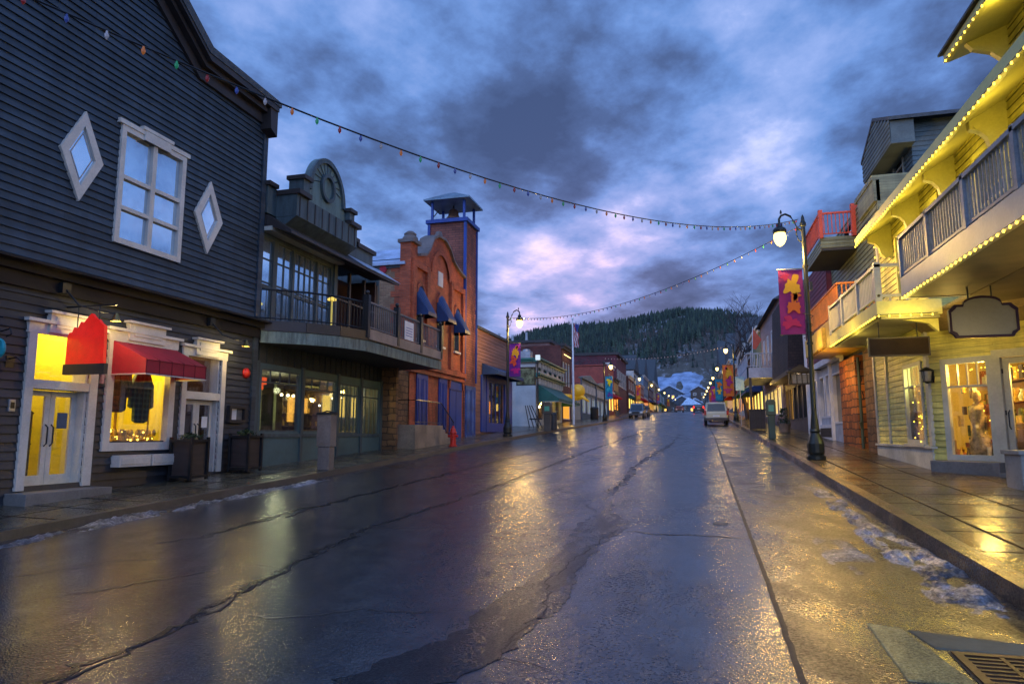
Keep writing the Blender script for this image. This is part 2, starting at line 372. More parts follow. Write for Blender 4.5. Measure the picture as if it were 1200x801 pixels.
# ------------------------------------------------------------------ shared materials
grey_sid = boards('dark_grey_clapboard', (.031, .046, .064), .155, 4.95)
grey_low = boards('dark_brown_clapboard', (.026, .029, .037), .155, .1)
cream = M('cream_paint', (.62, .57, .50), .45, var=.12, vs=2)
white = M('white_paint', (.68, .68, .70), .45, var=.12, vs=2)
dkbrown = M('dark_brown_trim', (.030, .024, .023), .5)
black = M('black_metal', (.018, .018, .02), .35, metal=.3, var=.2)
iron = M('dark_iron', (.03, .035, .04), .4, metal=.5)
steel = M('galvanised_steel', (.35, .36, .38), .4, metal=.7)
teal = M('teal_panel', (.062, .115, .125), .5, var=.2, vs=.6)
dteal = M('dark_teal_board', (.05, .075, .085), .5, var=.35, vs=1.5, grain=(3, 3, .5))
rustyteal = M('rain_streaked_teal_fascia', (.10, .14, .13), .6, var=.5, vs=2.5, grain=(4, 4, .6))
tanwood = M('tan_deck_board', (.24, .19, .16), .6, var=.2)
redcloth = M('red_canvas', (.36, .012, .028), .7, var=.15)
greencloth = M('green_canvas', (.012, .10, .075), .6, var=.2)
bluecloth = M('navy_canvas', (.008, .035, .13), .6, var=.2)
bluepaint = M('cobalt_paint', (.010, .045, .26), .45, var=.2)
obrick = brick('orange_brick', 'b65632', '984424', '80523f', .21, .07, .008, .75)
tbrick = brick('tan_brick', '9a7b5c', '856349', '6d5a4a', .24, .08, .01)
rbrick = brick('red_brown_brick', '6e352a', '5c2c25', '4a3a36', .22, .08, .01)
pbrick = brick('dusty_pink_brick', '8f6c62', '7d5b55', '6b5a58', .24, .08, .012)
stone = brick('rough_brown_stone', '7a5a3c', '5e4630', '3a2d22', .42, .24, .02, .8, 1.)
ostone = brick('orange_sandstone', 'b0682a', '7e4720', '3a2818', .46, .26, .022, .75, 1.)
gstone = M('grey_step_stone', (.16, .15, .14), .5, var=.25)
concrete = M('concrete', (.26, .25, .23), .6, var=.25)
skyglass = M('cloud_toned_blind_glass', (.68, .80, .92), .06, metal=.85, var=.14, vs=.35, bump=.02, bs=2)  # blind-pale panes; soft tone drift paints cloud reflections into their colour
dkglass = M('dark_window_glass', (.02, .025, .03), .05, var=.2, bump=.02, bs=2, spec=.9)
clear = glass('clear_shop_glass', .10)
snowm = M('old_snow', (.62, .66, .74), .6, var=.18, vs=4, bump=.5, bs=14)
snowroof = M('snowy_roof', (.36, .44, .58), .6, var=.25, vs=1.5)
yell_in = M('yellow_plaster', (.78, .66, .05), .7, var=.1)
warm_in = M('warm_plaster', (.66, .46, .14), .7, var=.1)
dk_in = M('dim_room_wall', (.10, .085, .07), .7)
ysid = boards('pale_yellow_clapboard', (.60, .54, .15), .15, 4.95, v=.08)
ytrim = M('pale_yellow_trim', (.62, .58, .20), .45, var=.1)
gtrim = M('soft_cream_trim', (.46, .45, .38), .45, var=.12)
greensid = boards('olive_green_clapboard', (.17, .19, .11), .17, 4.7, v=.15)
roofm = M('dark_shingles', (.05, .055, .06), .6, var=.35, vs=6)
BULB = E('warm_bulb', (1., .66, .06), 4.5)
GLOBE = E('lamp_globe', (1., .72, .20), 3.6)
GLOBEF = E('far_lamp_globe', (1., .68, .22), 5)

# ------------------------------------------------------------------ ground
RK = [(-40, 2.65), (-5, 2.65), (7, 2.68), (18, 2.75), (40, 2.95), (70, 3.0), (500, 3.0)]
LK = [(-40, -9.35), (30, -9.3), (42, -9.15), (60, -8.2), (500, -8.1)]
def lerp(T, y):
    for (a, p), (b, q) in zip(T, T[1:]):
        if a <= y <= b: return p+(q-p)*(y-a)/(b-a)
    return T[-1][1]
YS = [-40, -20]+[i*2. for i in range(-5, 45)]+[90+i*5. for i in range(9)]+[140, 160, 180, 210, 240, 280, 330, 345]
def strip(name, mat, xa, xb, za, zb, ys=YS, n=1):
    m = MB(); k = n+1
    for y in ys:
        a, b = xa(y), xb(y)
        for i in range(k): f = i/n; m.v.append((a+(b-a)*f, y, g(y)+za+(zb-za)*f))
    for j in range(len(ys)-1):
        for i in range(n): m.f.append((j*k+i, j*k+i+1, (j+1)*k+i+1, (j+1)*k+i)); m.mi.append(0)
    return tag(m.build(name, mat), kind='structure')
asph = wet('wet_asphalt', [(.42, (.008, .012, .022)), (.5, (.024, .029, .042)), (.58, (.075, .078, .088))], .13, .27, 38, .22, .34, puddle=.55, pr=.12, spec=.8, rgrain=.12)
asph2 = wet('worn_wet_asphalt', [(.42, (.009, .009, .011)), (.5, (.028, .025, .021)), (.57, (.085, .07, .045))], .14, .34, 34, .9, .45, (1, .6, 1), puddle=.55, pr=.12, spec=.6)
flagm = wet('wet_paving_flags', [(.42, (.05, .038, .022)), (.5, (.13, .092, .042)), (.58, (.27, .19, .08))], .08, .24, 30, .35, .5, (1, 1, 1), (1.25, 1.15), .50, .08)
flagl = wet('wet_paving_slabs', [(.42, (.05, .045, .036)), (.5, (.11, .10, .07)), (.58, (.2, .18, .12))], .08, .24, 30, .35, .5, (1, 1, 1), (.95, 2.6), .52, .08)
strip('road', asph, lambda y: lerp(LK, y), lambda y: .62+max(0, min(.3, (y-8)*.01)), 0, 0, n=4)
strip('parking_lane', asph2, lambda y: .60+max(0, min(.3, (y-8)*.01)), lambda y: lerp(RK, y), -.012, -.03, n=2)
strip('sidewalk', flagm, lambda y: lerp(RK, y)+.22, lambda y: 9.0, .15, .17)
strip('sidewalk_far_side', flagl, lambda y: -13.2, lambda y: lerp(LK, y)-.16, .21, .13)
def kerb(name, T, sgn, w, top, mat, ya=-10, yb=330):
    ys = [y for y in YS if ya <= y <= yb]; m = MB()
    for y in ys:
        x = lerp(T, y); m.v += [(x, y, g(y)-.06), (x+sgn*.02, y, g(y)+top), (x+sgn*w, y, g(y)+top+.001), (x+sgn*w, y, g(y)-.06)]
    for j in range(len(ys)-1):
        for i in range(3): m.f.append((j*4+i, j*4+i+1, (j+1)*4+i+1, (j+1)*4+i)); m.mi.append(0)
    return tag(m.build(name, mat), kind='structure')
kstone = wet('wet_kerb_stone', [(.42, (.05, .035, .03)), (.5, (.15, .09, .05)), (.58, (.34, .17, .07))], .16, .4, 40, 1.2, .3, puddle=.55)
kerb('kerb', RK, 1, .24, .155, kstone); kerb('kerb_far_side', LK, -1, .18, .134, M('dark_kerb', (.06, .055, .05), .4))
# terrain sheet: flat shoulders along the street, then the wooded hill
def hill(x, y):
    if y < 330: base = g(y)-.12; return base
    az = math.degrees(math.atan2(x, y))
    ridge = 138-max(0, -az-4)*2.3-max(0, az+2)*1.5+6*sin(az*.5+1)
    tt = (y-330)/470.
    prof = .0+ .28*min(1, tt/.32)*min(1, tt/.32) + .72*max(0, min(1, (tt-.20)/.80))
    z = g(330)-.12+(ridge-12)*prof
    if y > 800: z = g(330)+(ridge-12)-(y-800)*.05
    return z+ (mnoise.noise(Vector((x*.012, y*.012, 3)))*7+mnoise.noise(Vector((x*.04, y*.04, 9)))*2)*min(1, (y-330)/60)
xs = sorted({-1600, -1200, -900, -700, -550, 550, 700, 900, 1200, 1600, *range(-460, 461, 14)})
ys = sorted({-1500, -700, -200, -60, *range(0, 331, 30), *range(340, 1000, 12), 1100, 1400, 1800, 2500})
m = MB()
for y in ys:
    for x in xs: m.v.append((x, y, hill(x, y)))
nx = len(xs)
for j in range(len(ys)-1):
    for i in range(nx-1): m.f.append((j*nx+i, j*nx+i+1, (j+1)*nx+i+1, (j+1)*nx+i)); m.mi.append(0)
mt, tt_, oo = nt('scrub_and_snow'); b = nd(tt_, 'ShaderNodeBsdfPrincipled')
pp = coords(tt_); s3 = nd(tt_, 'ShaderNodeSeparateXYZ'); tt_.links.new(pp, s3.inputs[0])
n1 = noise(tt_, pp, .035, 6, .65); n2 = noise(tt_, pp, .3, 4, .7)
earth = ramp(tt_, math_(tt_, 'ADD', math_(tt_, 'MULTIPLY', n1, .5), math_(tt_, 'MULTIPLY', n2, .5)), [(.35, (.035, .04, .035)), (.5, (.085, .075, .06)), (.65, (.15, .13, .11))])
snf = ramp(tt_, math_(tt_, 'ADD', math_(tt_, 'MULTIPLY', n1, .6), math_(tt_, 'MULTIPLY', n2, .4)), [(.52, 0.), (.60, 1.)])
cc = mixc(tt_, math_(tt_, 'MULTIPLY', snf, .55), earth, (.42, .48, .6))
tt_.links.new(cc, b.inputs['Base Color']); b.inputs['Roughness'].default_value = .85; tt_.links.new(b.outputs[0], oo.inputs[0])
tag(m.build('ground', mt, smooth=True), kind='structure')
# snow field on the lower slope
def lump(name, x0, x1, y0, y1, nx, ny, hf, mat, kind='stuff', base=None):
    m = MB(); base = base or (lambda x, y: g(y))
    for j in range(ny+1):
        for i in range(nx+1):
            x = x0+(x1-x0)*i/nx; y = y0+(y1-y0)*j/ny; m.v.append((x, y, base(x, y)+hf(x, y)))
    k = nx+1
    for j in range(ny):
        for i in range(nx):
            f = (j*k+i, j*k+i+1, (j+1)*k+i+1, (j+1)*k+i)
            if all(m.v[q][2]-base(m.v[q][0], m.v[q][1]) <= .001 for q in f): continue
            m.f.append(f); m.mi.append(0)
    return tag(m.build(name, mat, smooth=True), kind=kind)
def sf(x, y):
    e = max(abs(x+10)/19, abs(y-428)/22); return .5-3.2*max(0, e-.72+.5*mnoise.noise(Vector((x*.05, y*.05, 0))))-1.6*max(0, mnoise.noise(Vector((x*.16, y*.14, 5)))-.05)
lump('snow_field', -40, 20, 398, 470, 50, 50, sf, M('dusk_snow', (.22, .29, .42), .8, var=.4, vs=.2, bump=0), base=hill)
def fn(x, y, s, z=0): return mnoise.noise(Vector((x*s, y*s, z)))
def rs(x, y):   # dirty ice along the right kerb
    c = 2.36-.0*y; wd = .36 if y < 11 else .22
    e = 1-abs(x-c-.16*fn(0, y, .9, 5))/wd
    along = min(1, (y-6.6)/.8, (17.5-y)/3)
    return (.028+.075*fn(x, y*.45, 4, 1)+.04*fn(x, y, 12, 2)+.012*fn(x, y, 40, 3))*min(1, max(0, e)*2.2)*max(0, along)-.014-.03*max(0, .4-e)
icem = wet('dirty_gutter_ice', [(.42, (.06, .06, .065)), (.5, (.14, .145, .165)), (.58, (.34, .35, .40))], .15, .5, 22, 2.5, .9, (1, .6, 1), puddle=.62)
tag(lump('snow', 1.75, 2.69, 6.4, 17.6, 46, 260, rs, icem, base=lambda x, y: g(y)-.024), 'dirty ice and slush along the kerb beside the parking lane')
def ls(x, y):
    e = 1-abs(x+9.02-.10*fn(0, y, .8, 7))/.26; along = min(1, (y-6.0)/2, (16.2-y)/1.5)
    return (.030+.085*fn(x, y*.5, 3.2, 3)+.04*fn(x, y, 11, 4))*min(1, max(0, e)*2)*max(0, along)-.018
tag(lump('snow', -9.32, -8.6, 5.5, 16.4, 34, 240, ls, icem), 'thin white snow line in the gutter below the grey shop')
def ip(x, y):
    e = 1-math.hypot((x-1.62)/.34, (y-9.2)/1.25); return (.009+.03*fn(x, y*.5, 3.2, 8)+.014*fn(x, y, 9, 2))*max(0, min(1, e*3))-.008
tag(lump('ice_patch', 1.2, 2.05, 7.8, 10.6, 34, 90, ip, icem, base=lambda x, y: g(y)-.02), 'thin ragged ice patches in the parking lane')
# broken seal with standing water, and cracks
pud = [(-2.35, 4.3), (-1.85, 5.5), (-1.86, 6.4), (-1.70, 7.5), (-1.66, 8.9), (-1.74, 10.4), (-1.62, 11.5), (-2.0, 12.5), (-1.78, 13.4), (-1.5, 12.7), (-1.42, 11.7), (-1.05, 10.9), (-1.05, 10.0), (-1.24, 9.2), (-1.30, 7.5), (-1.18, 6.5), (-1.30, 5.8), (-1.42, 4.95), (-1.6, 4.5), (-2.0, 3.9)]
def ragged(pts, amp=.10, n=12):
    out = []
    for (a, b), (c, d) in zip(pts, pts[1:]+pts[:1]):
        for i in range(n):
            f = i/n; x, y = a+(c-a)*f, b+(d-b)*f; out.append((x+amp*fn(x, y, 3, 1)+amp*.8*fn(x, y, 11, 1)+amp*.4*fn(x, y, 31, 1), y+amp*fn(x, y, 5, 6)))
    return out
sealm = wet('smooth_wet_sealant', [(.3, (.008, .010, .014)), (.55, (.016, .019, .026)), (.7, (.03, .032, .038))], .20, .30, 45, .9, .25, puddle=.62, pr=.12, spec=.28, rgrain=.1)
pm = MB(); pr_ = ragged(pud); pm.add([(x, y, g(y)+.004) for x, y in pr_], [tuple(range(len(pr_)))])
tag(pm.build('puddle', sealm), kind='structure')
crk = M('crack_and_drain_dark', (.010, .010, .012), .6, bump=0)
def crack(pts, wd, rag=.04, mat=crk, h=.006, seed=1):
    m = MB(); P = []
    for (a, b), (c, d) in zip(pts, pts[1:]):
        n = max(3, int(math.hypot(c-a, d-b)/.09))
        for i in range(n): f = i/n; P.append((a+(c-a)*f, b+(d-b)*f))
    P.append(pts[-1]); n = len(P)
    for i, (x, y) in enumerate(P):
        q = P[min(i+1, n-1)]; p = P[max(i-1, 0)]; dx, dy = q[0]-p[0], q[1]-p[1]; l = math.hypot(dx, dy) or 1
        x += rag*fn(x, y, 1.7, seed)+rag*.9*fn(x, y, 7, seed); y += rag*fn(x, y, 1.9, seed+9)+rag*.7*fn(x, y, 7, seed+5)
        ww = wd*.52*(.25+1.3*abs(fn(x, y, 4, seed+3))+.2)*min(1, i/4+.15, (n-1-i)/4+.15)
        m.v += [(x-dy/l*ww, y+dx/l*ww, g(y)+h), (x+dy/l*ww, y-dx/l*ww, g(y)+h)]
    for i in range(n-1): m.f.append((2*i, 2*i+1, 2*i+3, 2*i+2)); m.mi.append(0)
    return tag(m.build('road_crack', mat), kind='structure')
for P, wd in (([(-4.42, 13.2), (-4.3, 17), (-4.1, 24), (-3.7, 34), (-3.1, 48)], .22), ([(-1.72, 13.4), (-1.66, 17.5), (-1.75, 19.8), (-1.5, 24), (-1.1, 31)], .20), ([(-4.2, 3.4), (-4.25, 5.3), (-4.6, 7.5), (-4.75, 9.6), (-4.5, 12.6)], .10), ([(-1.1, 10.0), (-.5, 9.9), (.2, 9.88), (.6, 9.84)], .05), ([(-6.8, 8.5), (-6.7, 12), (-6.4, 17), (-6.0, 26)], .12)):
    crack(P, wd, .16, sealm, .0035, 5)
for i, (P, wd, rg) in enumerate([
    ([(-4.05, 3.2), (-4.2, 5.2), (-4.45, 6.8), (-4.75, 9.3), (-4.4, 13.7), (-4.05, 26.5), (-3.2, 45), (-2.6, 80)], .035, .1),
    ([(-3.9, 5.35), (-2.94, 5.72), (-2.35, 5.9), (-1.8, 6.0)], .014, .12), ([(-5.2, 9.46), (-3.14, 9.8), (-1.17, 10.0), (.60, 9.82)], .013, .1),
    ([(-5.2, 12.8), (-3.1, 12.8), (-1.3, 13.0), (.6, 13.1)], .012, .1), ([(-2.2, 6.55), (-1.72, 6.74)], .012, .03), ([(-1.55, 4.85), (-1.38, 4.92), (-1.0, 4.8)], .02, .05),
    ([(-6.2, 5.4), (-5.8, 5.82), (-5.5, 6.4), (-5.2, 6.9)], .02, .12), ([(.68, 10.0), (1.5, 9.95), (2.2, 10.1)], .012, .08), ([(.26, 7.34), (.6, 7.28)], .012, .02),
    ([(-1.45, 4.9), (-1.33, 6.0), (-1.5, 7.2), (-1.36, 8.6), (-1.3, 9.6), (-1.05, 10.2)], .02, .1),
    ([(-1.75, 14.0), (-1.66, 17.5), (-1.75, 19.8), (-1.5, 24), (-1.1, 30), (-.9, 42)], .045, .2), ([(-6.5, 17.2), (-3.0, 17.0), (.7, 17.4)], .014, .12), ([(-7, 24), (-2, 24.3), (.8, 24)], .018, .15),
    ([(-6.9, 7.7), (-6.6, 9.8), (-6.7, 13), (-6.3, 19), (-5.9, 27), (-5.2, 44)], .03, .25), ([(-5.2, 6.95), (-4.9, 7.1), (-4.45, 6.9)], .015, .05), ([(-7.2, 5.9), (-6.8, 6.8), (-6.2, 7.2)], .016, .1),
    ([(-8.9, 20.5), (-4.4, 20.2)], .014, .15), ([(-6, 33), (.9, 33.4)], .02, .2), ([(-8, 11.5), (-7.3, 11.8), (-6.4, 11.6)], .014, .08)]):
    crack(P, wd, rg, seed=i*3+1)
m = MB(); P = [(.64, -8), (.60, 4.9), (.63, 7.4), (.68, 14.9), (.90, 37), (.92, 80)]; P2 = []
for (a, b), (c, d) in zip(P, P[1:]):
    for i in range(40): f = i/40; P2.append((a+(c-a)*f, b+(d-b)*f))
for x, y in P2: e = .012*fn(0, y, 4, 2); m.v += [(x-.018+e, y, g(y)+.005), (x+.028+e*1.6, y, g(y)+.005)]
for i in range(len(P2)-1): m.f.append((2*i, 2*i+1, 2*i+3, 2*i+2)); m.mi.append(0)
tag(m.build('road_seam', crk), kind='structure')
# storm drain in the lower right corner
r = thing('storm_drain', 'concrete storm drain inlet with rusty iron grate in the parking lane', 'storm drain', (1.7, 5.7, g(5.7)))
dm = wet('wet_drain_concrete', [(.42, (.16, .12, .05)), (.5, (.36, .27, .09)), (.58, (.50, .38, .13))], .4, .6, 40, 1.2, .3, puddle=.6)
def slab(pts, h, name, mat): m = MB(); m.add([(x, y, g(y)-.06) for x, y in pts]+[(x, y, g(y)+h) for x, y in pts], [(0, 1, 2, 3), (4, 5, 6, 7), (0, 1, 5, 4), (1, 2, 6, 5), (2, 3, 7, 6), (3, 0, 4, 7)]); return m.build(name, mat, r, bevel=.01)
slab([(1.29, 6.40), (1.53, 6.30), (1.68, 5.2), (1.27, 5.2)], -.008, 'concrete_panel', dm); slab([(1.56, 6.30), (2.45, 6.10), (2.4, 5.84), (1.64, 5.9)], -.012, 'kerb_apron', M('dark_apron', (.12, .11, .07), .7, var=.3))
rust = M('rusty_iron', (.09, .045, .02), .45, metal=.4, var=.4, vs=5)
m = MB(lambda s, d, z: (s, d, z+g(d)))
m.box(1.72, 1.78, 4.7, 5.83, -.05, -.004); m.box(1.78, 2.5, 5.77, 5.83, -.05, -.005)
for i in range(14): y = 4.75+i*.073; m.box(1.78, 2.5, y, y+.03, -.04, -.008)
for x in (2.0, 2.24): m.box(x, x+.03, 4.7, 5.77, -.045, -.0065)
m.build('grate', rust, r)
tag(strip('drain_shade_sheet', crk, lambda y: 1.7, lambda y: 2.5, -.016, -.020, ys=[4.7, 5.85]), kind='structure')  # flat dark sheet painted for the shade beneath the grate
for (x, y, rr) in ((.30, 10.9, .11),):
    r = thing('valve_cover', 'small round iron valve cover set in the road beside the seam', 'valve cover', (x, y, g(y)))
    MB(lambda s, d, z: (s, d, z+g(d))).lathe([(rr, 0), (rr, .006), (rr*.8, .007), (rr*.78, .004), (0.01, .004)], (x, y, 0), 20).build('cover_plate', iron, r)
# ================================================================== B1 dark clapboard shop
def gab(s):
    a = 10.8
    if s < .8 or s > 13.2: return a
    return a+.72*min(s-.8, 13.2-s)
def b1iv(z):
    if z < 10.8: return [(-2.5, 16.0)]
    k = (z-10.8)/.72
    return [(.8+k, 13.2-k)] if .8+k < 13.2-k else []
b1 = thing('clapboard_shop', 'large dark grey clapboard shop with diamond windows and cream framed doors', 'building', (-11.6, 7, .3))
H_D1 = (9.66, 10.86, .8, 3.62); H_W = (11.42, 12.98, 1.62, 3.72); H_D2 = (13.52, 14.72, .87, 3.66); H_U = (11.2, 12.98, 5.8, 8.26)
m = MB(L); siding(m, 4.95, 15.3, .155, b1iv, [H_U], .032); m.build('upper_wall', grey_sid, b1)
m = MB(L); siding(m, .1, 4.62, .155, lambda z: [(-2.5, 16.0)], [H_D1, H_W, H_D2], .032); m.build('lower_wall', grey_low, b1)
# body behind the boards
m = MB(L); m.box(-2.5, 16.0, -12, -.03, 4.7, 4.9); m.box(-2.5, 16.0, -12, -11.9, .0, 10.8); m.box(15.9, 16.0, -11.9, -.04, 0, 10.7); m.box(-2.5, -2.4, -11.9, -.04, 0, 10.7)
m.box(11.0, 11.1, -3, -.04, .4, 4.7); m.box(13.25, 13.33, -3, -.04, .4, 4.7); m.build('side_wall', grey_low, b1)
m = MB(L); m.prism([(-3.0, 11.0), (.7, 11.0), (7, 15.75), (13.3, 11.25), (16.2, 11.2), (16.2, 11.05), (13.2, 11.05), (7, 15.5), (.8, 11.0), (-3, 10.9)], -12.2, .42); m.build('roof', roofm, b1)
m = MB(L)   # stepped bargeboard and returned eave
for (o_, dd, th) in ((.0, .40, .16), (.16, .26, .14), (.30, .10, .28)):
    P = [(16.12, 11.05-o_), (13.28, 11.05-o_), (7, 15.6-o_), (.72, 11.05-o_), (-2.6, 11.05-o_)]; Q = [(p[0], p[1]-th) for p in P]
    m.prism(P+Q[::-1], 0, dd)
m.prism([(16.12, 11.2), (15.75, 11.2), (15.82, 10.3), (16.12, 10.15)], 0, .36)
m.build('bargeboard', dkbrown, b1)
MB(L).box(15.96, 16.14, -.02, .07, .6, 4.6).build('corner_board', grey_sid, b1); MB(L).box(15.96, 16.14, -.02, .07, 4.97, 10.6).build('corner_board', grey_sid, b1)
m = MB(L); m.box(-2.5, 16.16, 0, .10, 4.40, 4.66); m.box(-2.5, 16.2, 0, .22, 4.662, 4.80); m.prism_s([(0, 4.97), (.42, 4.84), (.42, 4.80), (0, 4.802)], -2.5, 16.22); m.build('cornice_band', M('black_brown_cornice', (.014, .012, .013), .6, spec=.25), b1)
window(b1, L, 11.14, 13.04, 5.75, 8.32, cream, skyglass, 2, (1.25, .85, .85), w=.12, d=(0, .075), mw=.06, sill=False, gd=-.02)
m = MB(L); m.box(11.05, 13.12, 0, .10, 8.32, 8.42); m.box(11.65, 12.55, 0, .13, 8.422, 8.50); m.box(11.72, 12.48, .01, .12, 8.20, 8.419); m.build('window_head', cream, b1)
for cy, cz, hw, hh in ((10.25, 7.24, .49, .93), (13.92, 7.13, .50, .93)):
    m = MB(L); m.ring([(cy-hw, cz), (cy, cz-hh), (cy+hw, cz), (cy, cz+hh)], [(cy-hw*.62, cz), (cy, cz-hh*.66), (cy+hw*.62, cz), (cy, cz+hh*.66)], -.01, .075)
    o = m.build('diamond_window', cream, b1)
    q = .64; MB(L).prism([(cy-hw*q, cz), (cy, cz-hh*q-.02), (cy+hw*q, cz), (cy, cz+hh*q+.02)], .026, .034).build('pane', skyglass, o)
    m = MB(L); m.ring([(cy-hw*.52, cz), (cy, cz-hh*.54), (cy+hw*.52, cz), (cy, cz+hh*.54)], [(cy-hw*.47, cz), (cy, cz-hh*.49), (cy+hw*.47, cz), (cy, cz+hh*.49)], .035, .04); m.build('inlay', steel, o)
def pediment(s0, s1, z, parent, m0=None):
    m = MB(L); c = (s0+s1)/2; h = (s1-s0)
    m.box(s0-.03, s1+.03, 0, .075, z-.24, z-.04); m.box(s0-.10, s1+.10, 0, .15, z-.04, z+.02)
    m.box(c-h*.27, c+h*.27, 0, .115, z-.20, z+.16); m.box(c-h*.31, c+h*.31, 0, .19, z+.16, z+.21); m.box(c-h*.20, c+h*.20, .115, .135, z-.10, z+.10)
    return m.build('door_head', cream, parent)
# door 1
m = MB(L); m.box(9.5, 9.66, -.02, .07, .8, 3.62); m.box(10.86, 11.04, -.02, .07, .8, 3.62); m.box(9.66, 10.86, -.35, .05, 2.62, 2.78); m.box(9.66, 9.70, -.35, -.02, .8, 3.62); m.box(10.82, 10.86, -.35, -.02, .8, 3.62); m.build('door_frame', cream, b1)
pediment(9.5, 11.04, 3.86, b1)
MB(L).box(9.7, 10.82, -.3, -.29, 2.78, 3.62).build('transom_pane', clear, b1)
def doorleaf(s0, s1, z0, z1, d, mf, parent, hs, mg=clear):
    m = MB(L); m.frame(s0, s1, z0, z1, .10, d-.045, d); m.box(s0+.1, s1-.1, d-.045, d, z0+.1, z0+.22); o = m.build('door', mf, parent)
    MB(L).box(s0+.1, s1-.1, d-.028, d-.02, z0+.2, z1-.1).build('pane', mg, o)
    h = MB(L); h.tube([(hs, d, z0+.75), (hs, d+.06, z0+.8), (hs, d+.06, z0+1.1), (hs, d, z0+1.15)], .014, 6); h.build('handle', black, o); return o
doorleaf(9.70, 10.255, .82, 2.60, -.2, cream, b1, 10.2); doorleaf(10.265, 10.82, .82, 2.60, -.2, cream, b1, 10.32)
def room(parent, s0, s1, z0, z1, depth, mat, power, col=(1, .8, .3), lp=None, fr=L):
    m = MB(fr); m.box(s0, s1, -depth-.05, -depth, z0, z1); m.box(s0-.05, s0, -depth, -.06, z0, z1); m.box(s1, s1+.05, -depth, -.06, z0, z1)
    m.box(s0, s1, -depth, -.06, z0-.05, z0); m.box(s0, s1, -depth, -.06, z1, z1+.05); o = m.build('interior', mat, parent)
    p = lp or ((s0+s1)/2, -depth*.45, z1-.35); light('room_lamp', fr(*p), power, col, .15, parent); return o
room(b1, 9.45, 10.98, .8, 4.3, 2.2, yell_in, 100, (1, .82, .30))
m = MB(L); m.box(9.5, 10.9, -2.1, -2.0, .8, 2.2); m.tube([(10.35, -1.2, .8), (10.4, -1.2, 2.2)], .02, 5); m.tube([(10.75, -1.2, .8), (10.75, -1.2, 2.2)], .02, 5); m.tube([(10.35, -1.2, 1.5), (10.78, -1.2, 1.6)], .02, 5); m.tube([(10.35, -1.2, 2.1), (10.55, -1.2, 2.35), (10.78, -1.2, 2.2)], .02, 5); m.build('garment_rack', iron, b1)
MB(L).box(9.45, 9.9, -.9, -.8, 3.0, 3.6).build('wall_panel', M('red_panel', (.35, .03, .02), .6), b1)
MB(L).box(10.42, 10.64, -.19, -.185, 1.9, 2.2).build('door_notice', M('blue_notice', (.05, .09, .17), .6), b1)
m = MB(L); m.box(9.35, 11.15, 0, .50, .50, .775); tag(m.build('door_step', gstone, b1, bevel=.01))
# shop window
m = MB(L); m.frame(11.25, 13.14, 1.45, 3.72, .17, -.08, .075); m.build('shop_window_frame', cream, b1)
MB(L).box(11.42, 12.98, -.035, -.025, 1.62, 3.56).build('shop_window_pane', clear, b1)
pediment(11.25, 13.14, 3.96, b1)
room(b1, 11.16, 13.2, 1.5, 3.9, 1.5, yell_in, 110, (1, .78, .2))
def shirt(s, z, d, col, sc=1., parent=None):
    m = MB(L); P = [(-.17, .62), (-.07, .68), (.07, .68), (.17, .62), (.31, .38), (.34, -.12), (.25, -.16), (.215, .22), (.20, -.42), (.10, -.47), (-.10, -.47), (-.20, -.42), (-.215, .22), (-.25, -.16), (-.34, -.12), (-.31, .38)]
    m.prism([(s+p[0]*sc, z+p[1]*sc) for p in P], d-.09, d+.0); o = m.build('hanging_shirt', col, parent, bevel=.03)
    k = MB(L); k.box(s-.008, s+.008, d, d+.012, z-.44*sc, z+.6*sc); k.box(s-.15, s-.05, d, d+.012, z+.18, z+.32); k.tube([(s, d-.05, z+.68*sc), (s, d-.05, z+.86*sc)], .008, 5); k.build('placket', dkbrown, o); return o
def plaid(name, a, b2, c):
    m_, t_, o_ = nt(name); b_ = nd(t_, 'ShaderNodeBsdfPrincipled'); s_ = nd(t_, 'ShaderNodeSeparateXYZ'); t_.links.new(coords(t_), s_.inputs[0])
    fy = math_(t_, 'PINGPONG', math_(t_, 'MULTIPLY', s_.outputs[1], 1), .06); fz = math_(t_, 'PINGPONG', s_.outputs[2], .06)
    f = math_(t_, 'ADD', math_(t_, 'GREATER_THAN', fy, .035), math_(t_, 'GREATER_THAN', fz, .035))
    t_.links.new(ramp(t_, math_(t_, 'MULTIPLY', f, .5), [(0, a), (.5, b2), (1, c)]), b_.inputs[0]); b_.inputs['Roughness'].default_value = .9; t_.links.new(b_.outputs[0], o_.inputs[0]); return m_
shirt(11.88, 2.72, -.22, plaid('dark_navy_plaid', (.012, .012, .02), (.03, .02, .03), (.06, .03, .04)), 1.0, b1)
shirt(12.52, 2.50, -.22, plaid('green_blue_plaid', (.01, .02, .03), (.02, .05, .06), (.05, .08, .08)), 1.0, b1)
m = MB(L)
for i in range(60): m.lathe([(.03, 0), (.05, .06), (.035, .12), (.012, .15)], (11.46+(i % 30)*.051+random.uniform(-.02, .02), -.15-random.random()*.3, 1.62+.13*(i//30)), 8)
m.box(11.42, 12.98, -.6, -.45, 1.5, 1.72); m.tube([(11.9, -.3, 1.7), (11.88, -.3, 3.6)], .03, 6); m.tube([(12.75, -.25, 1.7), (12.72, -.25, 3.4)], .02, 6)
m.build('glass_jars', M('amber_glass', (.55, .33, .05), .15, var=.3), b1, smooth=True)
m = MB(L)
for k in range(22): m.ball((11.48+random.random()*1.4, -.13-random.random()*.1, 1.66+random.random()*.22), .012+.01*(k % 2), n=7, m=5)
m.ball((11.68, -.2, 1.86), .035)
m.build('display_bulbs', E('display_bulb', (1, .62, .08), 6), b1); light('display_lamp', L(12.0, -.5, 1.9), 7, (1, .7, .1), .08, b1)
